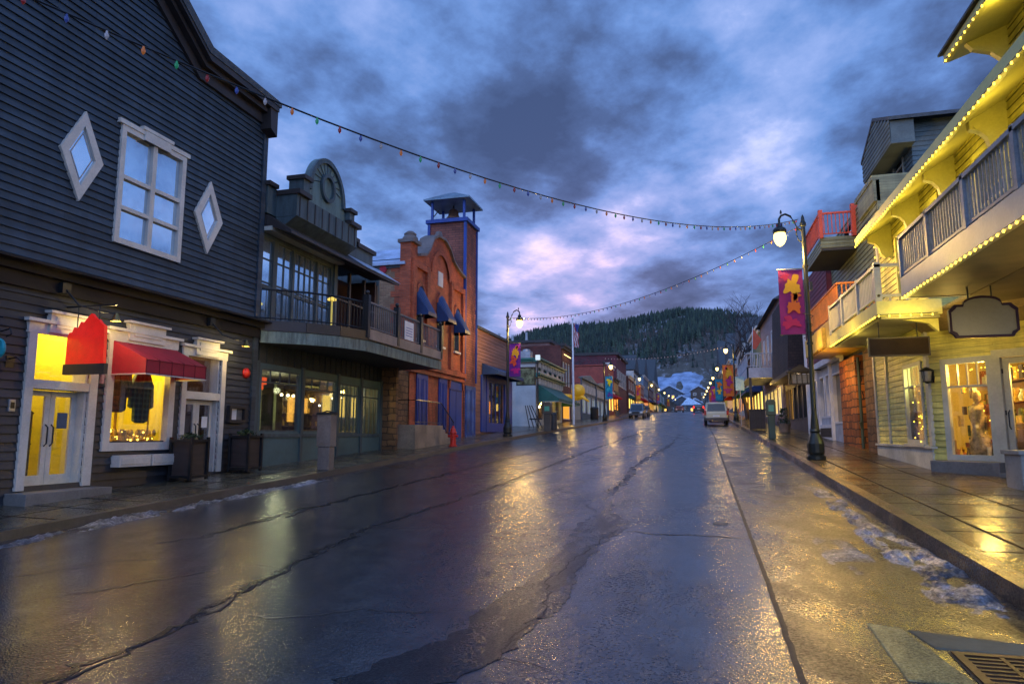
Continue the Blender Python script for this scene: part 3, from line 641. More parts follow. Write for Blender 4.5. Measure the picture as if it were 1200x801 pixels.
for a, b_ in ((11.55, 12.38), (12.42, 13.15)):
    m = MB(L); m.box(a, b_, .0, .24, 1.12, 1.36); m.box(a+.05, b_-.05, .24, .255, 1.17, 1.31); m.build('flower_box', cream, b1, bevel=.01)
# door 2
m = MB(L); m.box(13.37, 13.52, -.02, .07, .87, 3.66); m.box(14.72, 14.88, -.02, .07, .87, 3.66); m.box(13.52, 14.72, -.25, .05, 2.62, 2.80); m.box(14.68, 14.72, -.25, -.02, .87, 3.66); m.build('door_frame', cream, b1)
pediment(13.37, 14.88, 3.88, b1)
MB(L).box(13.52, 14.68, -.2, -.19, 2.8, 3.66).build('transom_pane', clear, b1)
doorleaf(13.53, 14.10, .89, 2.60, -.12, cream, b1, 14.05); doorleaf(14.11, 14.68, .89, 2.60, -.12, cream, b1, 14.17)
room(b1, 13.36, 14.85, .86, 4.2, 2., M('brown_room', (.16, .08, .04), .7), 10, (1, .7, .3))
MB(L).box(14.3, 14.5, -.115, -.11, 1.95, 2.22).build('door_notice', white, b1)
# awning
aw = thing('shop_awning', 'dark red wedge awning over the lit shirt display window', 'awning', L(12.2, 0, 3.6))
m = MB(L); s0, s1 = 11.33, 13.10; dfr = .92
m.add([(s0, .08, 3.70), (s1, .08, 3.70), (s1, dfr, 3.30), (s0, dfr, 3.30), (s0, .08, 3.0), (s1, .08, 3.0), (s1, dfr, 3.0), (s0, dfr, 3.0)], [(0, 1, 2, 3), (3, 2, 6, 7), (0, 3, 7, 4), (1, 2, 6, 5)])
m.build('canopy', redcloth, aw)
m = MB(L)
for k in range(6): x = s0+.02+(s1-s0-.04)*k/5; m.tube([(x, .09, 3.695), (x, dfr*.5, 3.495), (x, dfr+.004, 3.302), (x, dfr+.006, 3.0)], .009, 5)
m.tube([(s0, dfr+.004, 3.285), (s1, dfr+.004, 3.285)], .008, 5); m.tube([(s0, dfr+.005, 3.03), (s1, dfr+.005, 3.03)], .007, 5); m.build('seam', M('dark_red_seam', (.16, .008, .014), .8), aw)
m = MB(L); m.tube([(s0, .08, 3.0), (s0, dfr, 3.0), (s1, dfr, 3.0), (s1, .08, 3.0)], .015, 6); m.build('frame', cream, aw)
# hanging red peak sign
sg = thing('hanging_sign', 'glowing red sign shaped like jagged peaks hanging over the first door', 'sign', (-11.0, 10.2, 3.0))
FY = wallY(10.25); pk = [(-11.48, 3.10), (-11.48, 3.62), (-11.44, 3.70), (-11.38, 3.70), (-11.33, 3.80), (-11.25, 3.78), (-11.18, 3.90), (-11.13, 3.86), (-10.99, 4.02), (-10.95, 4.05), (-10.86, 3.96), (-10.78, 3.93), (-10.72, 3.86), (-10.63, 3.80), (-10.60, 3.10)]
MB(FY).prism(pk, -.035, .035).build('panel', M('lit_red_panel', (.5, .012, .008), .4, emis=(1., .018, .010), es=.38, var=.25, vs=3), sg)
MB(FY).box(-11.52, -10.56, -.045, .045, 2.90, 3.095).build('base_bar', dkbrown, sg)
m = MB(FY); m.tube([(-11.6, 0, 4.2), (-10.4, 0, 4.2)], .018, 6); m.tube([(-11.3, 0, 4.2), (-11.3, 0, 3.75)], .012, 6); m.tube([(-10.8, 0, 4.2), (-10.8, 0, 3.9)], .012, 6); m.build('bracket', iron, sg)
# goosenecks
def goose(y, label):
    r = thing('gooseneck_lamp', label, 'wall lamp', L(y, 0, 4.5)); m = MB(L)
    m.box(y-.09, y+.09, .1, .2, 4.42, 4.62); m.tube([(y, .18, 4.5), (y+.05, .45, 4.2), (y+.35, .6, 4.12), (y+.75, .6, 4.14)], .016, 6); m.build('arm', iron, r)
    m = MB(L); m.lathe([(.03, .16), (.05, .1), (.10, .0), (.085, .0), (.04, .09)], (y+.78, .6, 4.0), 12); m.build('lamp_shade', M('brass_shade', (.20, .15, .05), .4, metal=.6), r)
    m = MB(L); m.ball((y+.78, .6, 4.03), .045); m.build('bulb', BULB, r); light('lamp_glow', L(y+.78, .62, 3.9), 24, (1, .72, .25), .05, r)
goose(10.05, 'iron gooseneck lamp above the glowing red peak sign'); goose(14.12, 'iron gooseneck lamp above the second cream door')
# small wall pieces
r = thing('menu_case', 'small framed menu case on the grey wall beside the second door', 'menu case', L(15.4, .05, 2.1)); m = MB(L); m.frame(15.05, 15.72, 2.08, 2.52, .07, .02, .12); m.box(15.1, 15.68, .02, .04, 2.1, 2.5); m.build('case_frame', dkbrown, r); MB(L).box(15.16, 15.40, .04, .048, 2.16, 2.44).build('menu_sheet', white, r); MB(L).box(15.42, 15.62, .04, .048, 2.16, 2.44).build('menu_sheet', M('dark_sheet', (.1, .1, .1), .5), r)
r = thing('alarm_bell', 'red round alarm bell near the corner of the grey shop', 'alarm bell', L(15.72, .05, 3.4)); m = MB(wallX(-11.6, 1)); m.lathe([(.14, .02), (.14, .06), (.10, .10), (.02, .12)], (15.72, 0, 3.4), 16, axis=1); m.build('gong', M('red_enamel', (.5, .02, .01), .35), r, smooth=True); MB(L).box(15.62, 15.82, 0, .03, 3.3, 3.5).build('back_plate', redcloth, r)
r = thing('intercom_panel', 'small grey intercom panel left of the first cream door', 'intercom', L(9.2, 0, 2.3)); MB(L).box(9.26, 9.38, 0, .05, 2.18, 2.40).build('housing', steel, r, bevel=.01); MB(L).box(9.285, 9.355, .05, .056, 2.24, 2.35).build('face', black, r)
r = thing('wall_light', 'slim pale wall light between the first door and the shirt display', 'wall light', L(11.12, 0, 3.0)); MB(L).box(11.11, 11.17, .02, .08, 2.80, 2.98).build('tube', M('pinkish_glass', (.5, .3, .3), .3), r); MB(L).box(11.10, 11.18, 0, .07, 2.985, 3.08).build('cap', steel, r)
r = thing('iron_hook', 'small black iron bracket on the wall left of the first door', 'bracket', L(9.22, 0, 3.2)); m = MB(L); m.box(9.14, 9.30, 0, .03, 2.95, 3.15); m.tube([(9.2, .02, 3.1), (9.2, .2, 3.12), (9.28, .26, 3.02)], .014, 6); m.build('hook', black, r)
r = thing('round_sign', 'turquoise round sign on a scrolled bracket at the edge of the grey wall', 'sign', L(8.55, .4, 3.2)); m = MB(L); m.lathe([(.17, -.03), (.18, 0), (.17, .03)], (8.62, .46, 3.20), 20, axis=0); m.build('disc', M('turquoise_enamel', (.02, .35, .42), .35), r); m = MB(L); m.tube([(8.6, 0, 3.72), (8.5, .2, 3.76), (8.62, .55, 3.72)], .014, 6); m.tube([(8.62, .46, 3.72), (8.62, .46, 3.38)], .01, 6); m.tube([(9.0, 0, 3.55), (9.02, .2, 3.6), (9.0, .28, 3.5), (9.0, .16, 3.46)], .014, 6); m.build('bracket', iron, r)
# planters by door 2
def planter(y, label):
    z = g(y)+.20; r = thing('planter', label, 'planter', (-11.15, y, z), 'planters by the second cream door'); h = .27; x = -11.15
    m = MB(); m.box(x-h+.03, x+h-.03, y-h+.03, y+h-.03, z+.06, z+.84); m.build('box', M('dark_slats', (.045, .03, .025), .6, grain=(1, 1, 8)), r)
    m = MB()
    for a in (-1, 1):
        for b_ in (-1, 1): m.box(x+a*h-.03, x+a*h+.03, y+b_*h-.03, y+b_*h+.03, z, z+.95)
    for zz_ in (z+.05, z+.84): m.box(x-h-.032, x+h+.032, y-h-.032, y+h+.032, zz_, zz_+.055)
    m.build('frame', black, r)
    m = MB(); rr = random.Random(int(y*10))
    for i in range(220):
        a = rr.uniform(0, 2*pi); q = rr.uniform(0, .25); c = Vector((x+q*cos(a), y+q*sin(a), z+.88+rr.uniform(0, .17)*(1.1-q*2))); u = Vector((rr.uniform(-1, 1), rr.uniform(-1, 1), rr.uniform(-.2, 1))).normalized()*.05; v = u.cross(Vector((rr.random(), rr.random(), rr.random()))).normalized()*.018
        m.quad(tuple(c-u), tuple(c+v), tuple(c+u), tuple(c-v))
    m.build('foliage', M('evergreen_sprigs', (.05, .07, .02), .6, var=.5, vs=20), r)
planter(13.28, 'black framed planter with evergreen sprigs between display window and second door'); planter(15.3, 'black framed planter with evergreen sprigs under the menu case')

# ================================================================== B2 deck restaurant
b2 = thing('deck_restaurant', 'dark teal restaurant with fan-shaped parapet above a wide upper deck', 'building', L(20, 0, .9))
holes = [(16.45, 18.35, 1.85, 3.62), (18.65, 20.55, 1.85, 3.55), (20.8, 22.2, 1.80, 3.5), (22.45, 23.75, 1.75, 3.5)]
m = MB(L); wall_holes(m, 16.16, 24.05, .6, 3.75, holes, -.1); m.build('storefront', teal, b2)
m = MB(L)
for s_ in (16.24, 18.5, 20.68, 22.33, 23.93): m.box(s_-.07, s_+.07, -.02, .05, .6, 3.8)
m.box(16.17, 24.05, 0, .04, 1.70, 1.80); m.build('mullion_posts', dteal, b2)
m = MB(L); m.box(16.16, 24.05, -.06, -.02, 3.76, 4.62); [m.box(16.3+k*.35, 16.33+k*.35, -.02, .01, 3.78, 4.3) for k in range(22)]; m.build('transom_lattice', M('dark_lattice', (.025, .03, .03), .6), b2)
for i, h_ in enumerate(holes):
    f = MB(L); f.frame(*h_, .05, -.09, -.02)
    n = (4, 4, 5, 4)[i]
    for k in range(1, n): x = h_[0]+(h_[1]-h_[0])*k/n; f.box(x-.012, x+.012, -.07, -.035, (h_[3]-.38 if i < 2 else h_[2]), h_[3])
    f.box(h_[0], h_[1], -.07, -.03, h_[3]-.40, h_[3]-.36)
    o = f.build('window', dteal, b2); MB(L).box(h_[0], h_[1], -.062, -.055, h_[2], h_[3]).build('pane', glass('restaurant_glass', .16), o)
room(b2, 16.25, 24.0, .9, 3.72, 3.2, dk_in, 8, (1, .75, .4), (17.5, -1.4, 3.3))
light('room_lamp', L(19.6, -1.6, 3.2), 45, (.95, 1, .55), .1, b2); light('room_lamp', L(22.6, -1.3, 3.2), 60, (1, .78, .28), .1, b2)
m = MB(L); m.box(18.7, 20.5, -2.9, -2.8, 1.8, 3.3); m.box(20.9, 23.7, -2.6, -2.5, 1.3, 3.6); m.build('back_bar', M('pale_backbar', (.5, .52, .30), .5), b2)
m = MB(L)
for k in range(4): m.box(20.9, 23.7, -2.5, -2.25, 1.6+k*.45, 1.64+k*.45)
for k in range(8): m.box(20.9+k*.4, 20.93+k*.4, -2.5, -2.25, 1.3, 3.5)
m.box(18.6, 20.4, -1.2, -.7, .9, 1.9); m.box(16.5, 17.0, -1.6, -1.1, .9, 2.0); m.build('shelving', M('dark_wood', (.06, .035, .02), .5), b2)
m = MB(L)
for k in range(70): s_ = random.uniform(20.95, 23.65); z_ = 1.64+random.randint(0, 3)*.45; h_ = random.uniform(.18, .3); m.lathe([(.035, 0), (.035, h_*.65), (.012, h_*.8), (.012, h_)], (s_, -2.35, z_), 6)
m.build('bottles', M('amber_bottles', (.45, .28, .04), .2, var=.5, vs=6), b2)
m = MB(L)
for k, s_ in enumerate((18.95, 19.3, 19.6, 19.9)): m.ball((s_, -1.0, 3.02), .045)
for s_, z_ in ((21.3, 3.0), (21.9, 2.8), (22.8, 3.1), (23.2, 2.9), (23.5, 3.15)): m.ball((s_, -1.4, z_), .035)
m.build('ceiling_bulbs', E('restaurant_bulb', (1, .85, .45), 12), b2)
m = MB(L); m.box(16.75, 17.35, -.6, -.45, 3.22, 3.42); m.box(17.3, 17.7, -.9, -.8, 3.1, 3.25); m.build('red_lanterns', E('red_lantern', (1., .13, .03), 1.2), b2)
# upper floor
uh = [(16.25, 16.75, 5.0, 7.32), (16.95, 17.75, 5.0, 7.32), (17.85, 19.1, 5.0, 7.30), (19.2, 19.95, 5.0, 7.3)]
m = MB(L); wall_holes(m, 16.16, 20.1, 4.5, 7.45, uh, -.15); m.box(20.1, 20.3, -.4, .06, 4.5, 7.45); m.build('upper_wall', dteal, b2)
for i, h_ in enumerate(uh):
    f = MB(L); n = (1, 2, 4, 2)[i]; f.frame(*h_, .045, -.12, -.03)
    for k in range(1, n): x = h_[0]+(h_[1]-h_[0])*k/n; f.box(x-.016, x+.016, -.1, -.04, h_[2], h_[3])
    for z_ in (6.05, 6.72): f.box(h_[0], h_[1], -.1, -.045, z_-.02, z_+.02)
    f.box(h_[0], h_[1], -.1, -.02, 5.88, 5.98)
    o = f.build('window', dteal, b2); MB(L).box(h_[0], h_[1], -.075, -.07, h_[2], h_[3]).build('pane', skyglass, o)
m = MB(L); m.box(20.3, 24.0, -1.2, -1.1, 4.6, 7.5); m.box(23.2, 23.3, -1.1, 0, 4.6, 7.5)
m.build('recess_wall', M('dark_maroon_boards', (.055, .025, .025), .6, grain=(6, 6, .5)), b2)
m = MB(L)
for s_ in (21.3, 22.4, 23.4): m.box(s_-.05, s_+.05, -.1, .0, 4.6, 7.4)
m.box(20.3, 23.6, -.1, .02, 6.3, 6.36); m.build('porch_post', dkbrown, b2)
# beams, eaves and soffit
m = MB(L);  m.box(16.16, 23.4, -.3, .10, 7.62, 7.92); m.prism_s([(.10, 7.95), (.9, 7.42), (.9, 7.34), (.1, 7.62)], 16.2, 23.4); m.build('porch_eave', dkbrown, b2)
m = MB(L); m.box(16.16, 20.3, -.1, .30, 7.46, 7.58); m.build('pale_beam', gtrim, b2)
m = MB(L); m.prism_s([(.12, 7.975), (.93, 7.445), (.93, 7.43), (.12, 7.955)], 20.4, 23.45); m.build('porch_roof', M('frosted_metal', (.28, .36, .48), .4, var=.4, vs=3), b2)
m = MB(L); m.box(16.16, 23.5, -8, -.3, 7.9, 8.05); m.box(16.16, 16.26, -8, -.2, .5, 8.4); m.box(23.9, 24.0, -8, -.2, .5, 8.2); m.build('body', dteal, b2)
# stepped parapet with the projecting bay and the fan pediment
m = MB(L); m.box(16.16, 17.0, -.35, .12, 7.98, 8.78); m.box(19.9, 22.7, -.35, .12, 7.98, 8.55); m.box(16.6, 20.2, -.35, .78, 7.98, 8.62)
m.prism_s([(.1, 7.97), (.78, 7.97), (.25, 7.62), (.1, 7.62)], 16.6, 20.2); m.build('parapet', dteal, b2)
for q_ in ((16.1, 16.54, -.38, .22, 8.78, 8.90), (16.55, 17.2, -.38, .90, 8.62, 8.76), (19.6, 20.3, -.38, .90, 8.62, 8.76), (20.31, 21.5, -.38, .22, 8.55, 8.68), (21.4, 22.8, -.38, .22, 8.4, 8.549), (16.75, 17.2, .3, .92, 9.14, 9.26), (19.5, 19.95, .3, .92, 9.02, 9.14)): MB(L).box(*q_).build('parapet_cap', dkbrown, b2)
MB(L).box(16.82, 17.14, .35, .84, 8.76, 9.14).build('parapet_pier', dteal, b2); MB(L).box(19.56, 19.88, .35, .84, 8.76, 9.02).build('parapet_pier', dteal, b2)
cx_, cz_, rx_, rz_ = 18.75, 9.15, 1.17, 1.45
cx_ = 18.38
arc = [(cx_+1.08*cos(pi*k/24), 9.05+1.28*sin(pi*k/24)) for k in range(25)]
fan = MB(L); fan.prism([(cx_+1.35, 8.63), (cx_+1.35, 8.95), (cx_+1.08, 9.05)]+arc[1:-1]+[(cx_-1.08, 9.05), (cx_-1.35, 8.95), (cx_-1.35, 8.63)], .50, .66); fan.build('fan_pediment', M('pale_teal_board', (.10, .16, .16), .55, var=.3, grain=(3, 3, .7)), b2)
m = MB(L); ci = [(cx_+.94*cos(pi*k/24), 9.05+1.13*sin(pi*k/24)) for k in range(25)]
for k in range(24): m.add([(arc[k][0], .66, arc[k][1]), (arc[k+1][0], .66, arc[k+1][1]), (ci[k+1][0], .66, ci[k+1][1]), (ci[k][0], .66, ci[k][1]), (arc[k][0], .74, arc[k][1]), (arc[k+1][0], .74, arc[k+1][1]), (ci[k+1][0], .74, ci[k+1][1]), (ci[k][0], .74, ci[k][1])], [(4, 5, 6, 7), (0, 1, 5, 4), (3, 2, 6, 7)])
for k in range(1, 12):
    a = pi*k/12; p = (cx_+.36*cos(a), 9.42+.36*sin(a)); q = (cx_+.98*cos(a), 9.05+1.18*sin(a)); m.tube([(p[0], .67, p[1]), (q[0], .67, q[1])], .018, 4)
n = 24
for (ra, rb) in ((.40, .30),): m.ring([(cx_+ra*cos(2*pi*k/n), 9.40+ra*1.15*sin(2*pi*k/n)) for k in range(n)], [(cx_+rb*cos(2*pi*k/n), 9.40+rb*1.15*sin(2*pi*k/n)) for k in range(n)], .66, .76)
m.build('fan_trim', dteal, b2)
m = MB(L)
for k in range(9): x = 16.75+k*.41; m.box(x-.02, x+.02, .78, .80, 8.0, 8.6)
m.build('bay_battens', dkbrown, b2)
# deck
dk = [(16.16, 0), (16.16, .12), (16.9, 1.05), (17.7, 1.65), (18.75, 2.0), (25.0, 2.0), (25.0, 0)]
m = MB(L); m.prism_z(dk, 4.64, 4.84); m.build('deck_floor', tanwood, b2)
def band(P, z0, z1, t_, name, mat, parent, off=0.):
    m = MB(L)
    for (a, b_), (c, d_) in zip(P, P[1:]):
        l = math.hypot(c-a, d_-b_); nx_, ny_ = -(d_-b_)/l, (c-a)/l
        m.prism_z([(a+nx_*off, b_+ny_*off), (c+nx_*off, d_+ny_*off), (c+nx_*(off+t_), d_+ny_*(off+t_)), (a+nx_*(off+t_), b_+ny_*(off+t_))], z0, z1)
    return m.build(name, mat, parent)
cur = dk[1:5]; band(cur, 4.62, 4.90, .05, 'curved_fascia', dkbrown, b2)
band([(18.75, 2.0), (25.0, 2.0)], 4.66, 4.98, .06, 'deck_fascia', tanwood, b2)
band(cur+[(25.05, 2.0)], 4.28, 4.61, .07, 'canopy_fascia', rustyteal, b2, -.05)
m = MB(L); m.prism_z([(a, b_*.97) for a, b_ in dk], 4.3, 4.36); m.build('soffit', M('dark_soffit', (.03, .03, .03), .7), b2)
m = MB(L)
for (a, b_), (c, d_) in list(zip(cur, cur[1:])):
    l = math.hypot(c-a, d_-b_); n = int(l/.12)
    m.tube([(a, b_-.05, 5.78), (c, d_-.05, 5.78)], .03, 6); m.tube([(a, b_-.05, 4.98), (c, d_-.05, 4.98)], .02, 6)
    for k in range(n): f_ = k/n; m.tube([(a+(c-a)*f_, b_+(d_-b_)*f_-.05, 4.9), (a+(c-a)*f_, b_+(d_-b_)*f_-.05, 5.78)], .011, 5)
m.build('railing', black, b2)
rail(L, 18.8, 24.95, 1.98, 4.95, 5.85, .14, .014).build('railing', M('weathered_grey_rail', (.13, .12, .12), .5), b2)
for s_ in (18.72, 20.9, 22.9, 24.95):
    m = MB(L); m.box(s_-.08, s_+.08, 1.9, 2.08, 4.7, 6.02); m.ball((s_, 1.99, 6.10), .07); m.build('newel_post', black, b2)
r = thing('deck_notice', 'white paper notice tied to the upper deck railing', 'notice', L(21.9, 2.0, 5.2)); m = MB(L); m.box(21.45, 22.2, 2.03, 2.045, 5.02, 5.66); m.build('sheet', white, r); m = MB(L); [m.box(21.55, 22.1, 2.046, 2.048, 5.15+k*.09, 5.18+k*.09) for k in range(4)]; m.build('printed_lines', M('blue_ink', (.1, .12, .3), .6), r)
for y_, lb in ((18.0, 'slim lit heater post standing on the curved part of the upper deck'),):
    r = thing('deck_lamp', lb, 'lamp', L(y_, 1.2, 4.85)); m = MB(L); m.tube([(y_, 1.2, 4.84), (y_, 1.2, 5.75)], .03, 8); m.build('post', M('lit_brass', (.5, .4, .08), .4, emis=(1, .8, .15), es=.25), r); m = MB(L); m.lathe([(.13, 0), (.13, .05), (.03, .1)], (y_, 1.2, 5.75), 12); m.build('cap', E('lamp_cap', (1, .72, .15), .9), r)
m = MB(L); m.box(24.05, 26.6, -.1, 0., .9, 4.4); m.box(24.0, 24.2, -.1, .6, .9, 4.3); m.build('side_recess', stone, b2)
# ================================================================== B3 orange brick hall with bell tower
b3 = thing('brick_hall', 'orange brick hall with curved parapet and arched openings', 'building', L(30, 0, 1.4))
FS = wallY(26.55)
m = MB(FS); m.box(-17, -11.95, -.4, 0, .9, 9.15); m.build('side_wall', tbrick, b3)
prof = [(26.5, 9.55), (26.5, 10.05), (27.2, 10.05), (27.25, 9.55), (28.0, 9.75), (28.45, 10.1), (28.9, 10.75), (29.5, 11.05), (30.4, 11.1), (31.1, 10.85), (31.7, 10.35), (32.4, 10.1), (33.0, 9.97), (33.45, 9.9)]
def arch(s, w_, z0, z1, n=8): return [(s-w_, z0), (s-w_, z1)]+[(s-w_*cos(pi*k/n), z1+w_*sin(pi*k/n)) for k in range(1, n)]+[(s+w_, z1), (s+w_, z0)]
m = MB(L); m.prism([(26.5, .8)]+prof+[(33.45, .8)], -.5, 0); m.build('front_wall', obrick, b3)
m = MB(L)
for (a, b_), (c, d_) in zip(prof, prof[1:]):
    if abs(c-a) < .1: continue
    m.add([(a, .14, b_), (c, .14, d_), (c, .14, d_+.12), (a, .14, b_+.12), (a, -.6, b_), (c, -.6, d_), (c, -.6, d_+.12), (a, -.6, b_+.12)], [(0, 1, 2, 3), (4, 5, 6, 7), (3, 2, 6, 7), (0, 1, 5, 4), (0, 3, 7, 4), (1, 2, 6, 5)])
m.box(26.42, 27.28, -.6, .16, 10.0, 10.14); m.lathe([(.36, 0), (.34, .12), (.26, .22), (.28, .3), (.14, .42), (.02, .46)], (26.85, -.2, 10.14), 14); m.lathe([(.2, 0), (.14, .25), (.02, .3)], (30.0, -.1, 11.2), 10)
m.build('parapet_coping', M('grey_brown_coping', (.14, .11, .10), .6), b3)
m = MB(L)   # pilasters, belt and arches
for s_ in (26.78, 28.35, 31.5, 33.25): m.box(s_-.17, s_+.17, 0, .12, 4.9, 9.3)
m.box(26.5, 33.45, 0, .2, 4.62, 4.86); m.box(26.5, 33.45, 0, .12, 4.4, 4.61); m.box(26.6, 28.3, 0, .13, 9.0, 9.25); m.box(31.55, 33.4, 0, .13, 9.0, 9.25)
for s_, wd, z1 in ((27.55, .36, 7.9), (30.1, .40, 7.9), (32.35, .36, 7.75), (32.3, .92, 4.0)):
    pa = [(s_-(wd+.16)*cos(pi*k/12), z1+(wd+.16)*sin(pi*k/12)) for k in range(13)]; pb = [(s_-(wd)*cos(pi*k/12), z1+wd*sin(pi*k/12)) for k in range(13)]
    for k in range(12): m.add([(pa[k][0], .10, pa[k][1]), (pa[k+1][0], .10, pa[k+1][1]), (pb[k+1][0], .10, pb[k+1][1]), (pb[k][0], .10, pb[k][1]), (pa[k][0], 0, pa[k][1]), (pa[k+1][0], 0, pa[k+1][1])], [(0, 1, 2, 3), (0, 1, 5, 4)])
pa = [(30.0-1.25*cos(pi*k/16), 9.2+1.25*sin(pi*k/16)) for k in range(17)]; pb = [(30.0-1.05*cos(pi*k/16), 9.2+1.05*sin(pi*k/16)) for k in range(17)]
for k in range(16): m.add([(pa[k][0], .1, pa[k][1]), (pa[k+1][0], .1, pa[k+1][1]), (pb[k+1][0], .1, pb[k+1][1]), (pb[k][0], .1, pb[k][1]), (pa[k][0], 0, pa[k][1]), (pa[k+1][0], 0, pa[k+1][1])], [(0, 1, 2, 3), (0, 1, 5, 4)])
m.build('brick_trim', obrick, b3)
for s_, wd, z0, z1 in ((27.55, .36, 5.9, 7.9), (30.1, .40, 5.9, 7.9), (32.35, .36, 5.9, 7.75)):
    m = MB(L); m.prism(arch(s_, wd, z0, z1), .004, .03); f = m.build('window', dkbrown, b3); m = MB(L); m.prism(arch(s_, wd-.07, z0+.07, z1-.02), .031, .04); m.build('pane', dkglass, f)
    MB(L).box(s_-wd-.08, s_+wd+.08, 0, .12, z0-.1, z0).build('sill', cream, f)
MB(L).box(29.72, 30.28, 0, .05, 8.75, 9.45).build('date_stone', cream, b3)
m = MB(L); m.prism(arch(32.3, .86, 1.5, 4.0), .005, .05); f = m.build('arched_door', bluepaint, b3)
m = MB(L); m.box(32.285, 32.315, .05, .06, 1.5, 4.0); m.box(31.45, 33.15, .05, .065, 3.9, 3.98); m.build('door_joint', M('deep_blue', (.005, .015, .12), .5), f)
for s_ in (27.1, 28.0, 30.4, 31.2):
    pass
for a, b_ in ((27.3, 28.55), (29.95, 31.0)):
    m = MB(L); m.box(a, b_, .01, .06, 1.9, 4.4); o = m.build('door', bluepaint, b3); m = MB(L); m.frame(a+.12, (a+b_)/2-.05, 2.1, 4.2, .05, .06, .08); m.frame((a+b_)/2+.05, b_-.12, 2.1, 4.2, .05, .06, .08); m.build('door_moulding', bluepaint, o)
MB(L).prism_s([(.0, 5.0), (.0, 4.4), (.0, 4.4)], 0, 0) if False else None
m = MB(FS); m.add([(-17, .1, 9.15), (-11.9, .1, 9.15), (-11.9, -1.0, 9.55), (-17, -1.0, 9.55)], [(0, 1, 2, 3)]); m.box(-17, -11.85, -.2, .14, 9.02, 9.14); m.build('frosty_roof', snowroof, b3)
m = MB(FS); m.lathe([(.17, .0), (.17, .07), (.05, .07)], (-12.9, 0, 8.85), 14, axis=1); m.build('tie_plate', redcloth, b3)
m = MB(FS); [m.box(-12.35+(.0 if k % 2 else -.18), -11.95, 0, .012, .9+k*.28, .9+k*.28+.26) for k in range(29)]; m.build('corner_quoins', obrick, b3)
m = MB(L); m.box(26.5, 33.4, -9, -.5, 8.9, 9.1); m.box(33.3, 33.44, -9, -.5, .9, 9.2); m.build('flat_roof', roofm, b3)
m = MB(L); m.add([(27.6, -.6, 9.6), (28.8, -.6, 10.4), (28.8, -4, 10.4), (27.6, -4, 9.6)], [(0, 1, 2, 3)]); m.add([(28.8, -.6, 10.4), (31.5, -.6, 10.1), (31.5, -4, 10.1), (28.8, -4, 10.4)], [(0, 1, 2, 3)]); m.build('frosty_roof', snowroof, b3)
def arcawn(s_, z, wd, label, kind=0):
    r = thing('window_awning', label, 'awning', L(s_, 0, z)); m = MB(L); P = []; n = 8
    for k in range(n+1): a = pi*k/n; P.append((s_-wd*cos(a), z+.25+wd*sin(a)*.9))
    d1 = .62; vs = [(p[0], .04, p[1]) for p in P]+[(s_-(s_-p[0]), d1, z-.55+(.02 if 0 else 0)) for p in P]
    m.add(vs, [(k, k+1, n+2+k, n+1+k) for k in range(n)])
    m.add([(P[0][0], .04, z-.7), (P[0][0], d1, z-.7), (P[0][0], d1, z-.55), (P[0][0], .04, P[0][1])], [(0, 1, 2, 3)]); m.add([(P[-1][0], .04, z-.7), (P[-1][0], d1, z-.7), (P[-1][0], d1, z-.55), (P[-1][0], .04, P[-1][1])], [(0, 1, 2, 3)])
    m.add([(P[0][0], d1, z-.7), (P[-1][0], d1, z-.7), (P[-1][0], d1, z-.55), (P[0][0], d1, z-.55)], [(0, 1, 2, 3)])
    m.build('canopy', bluecloth, r); m = MB(L); m.tube([(P[0][0], .04, z-.7), (P[0][0], d1, z-.7), (P[-1][0], d1, z-.7), (P[-1][0], .04, z-.7)], .015, 5); m.build('frame', iron, r)
arcawn(27.55, 7.6, .48, 'navy arched window awning nearest the tan brick corner'); arcawn(30.1, 7.7, .55, 'large navy awning over the middle arched window of the brick hall'); arcawn(32.35, 7.5, .42, 'small navy awning over the arched window next to the tower')
# stair
r = thing('stone_stair', 'stone stoop with iron railing in front of the brick hall', 'stair', (-10.9, 26.5, g(26.5)))
m = MB()
for k in range(5): m.box(-11.55, -10.45, (24.6 if k == 0 else 27.6+.3*(k-1)+.001), 27.6+.3*k, g(26)-.1, g(27)+.13+.17*(5-k))
m.build('steps', M('sandy_steps', (.26, .20, .14), .6, var=.3), r, bevel=.01)
m = MB(); zt = g(27)+.98; X_ = -10.5
m.tube([(X_, 24.7, zt+.95), (X_, 27.5, zt+.95), (X_, 29.1, zt+.15)], .022, 6); m.tube([(X_, 24.7, zt+.1), (X_, 27.5, zt+.1), (X_, 29.1, zt-.7)], .016, 6); m.tube([(-11.6, 24.7, zt+.95), (X_, 24.7, zt+.95)], .02, 6)
for k in range(30): y = 24.7+k*.15; h_ = 0 if y < 27.5 else -(y-27.5)*.5; m.tube([(X_, y, zt-.02+h_), (X_, y, zt+.95+h_)], .011, 4)
m.build('railing', black, r)
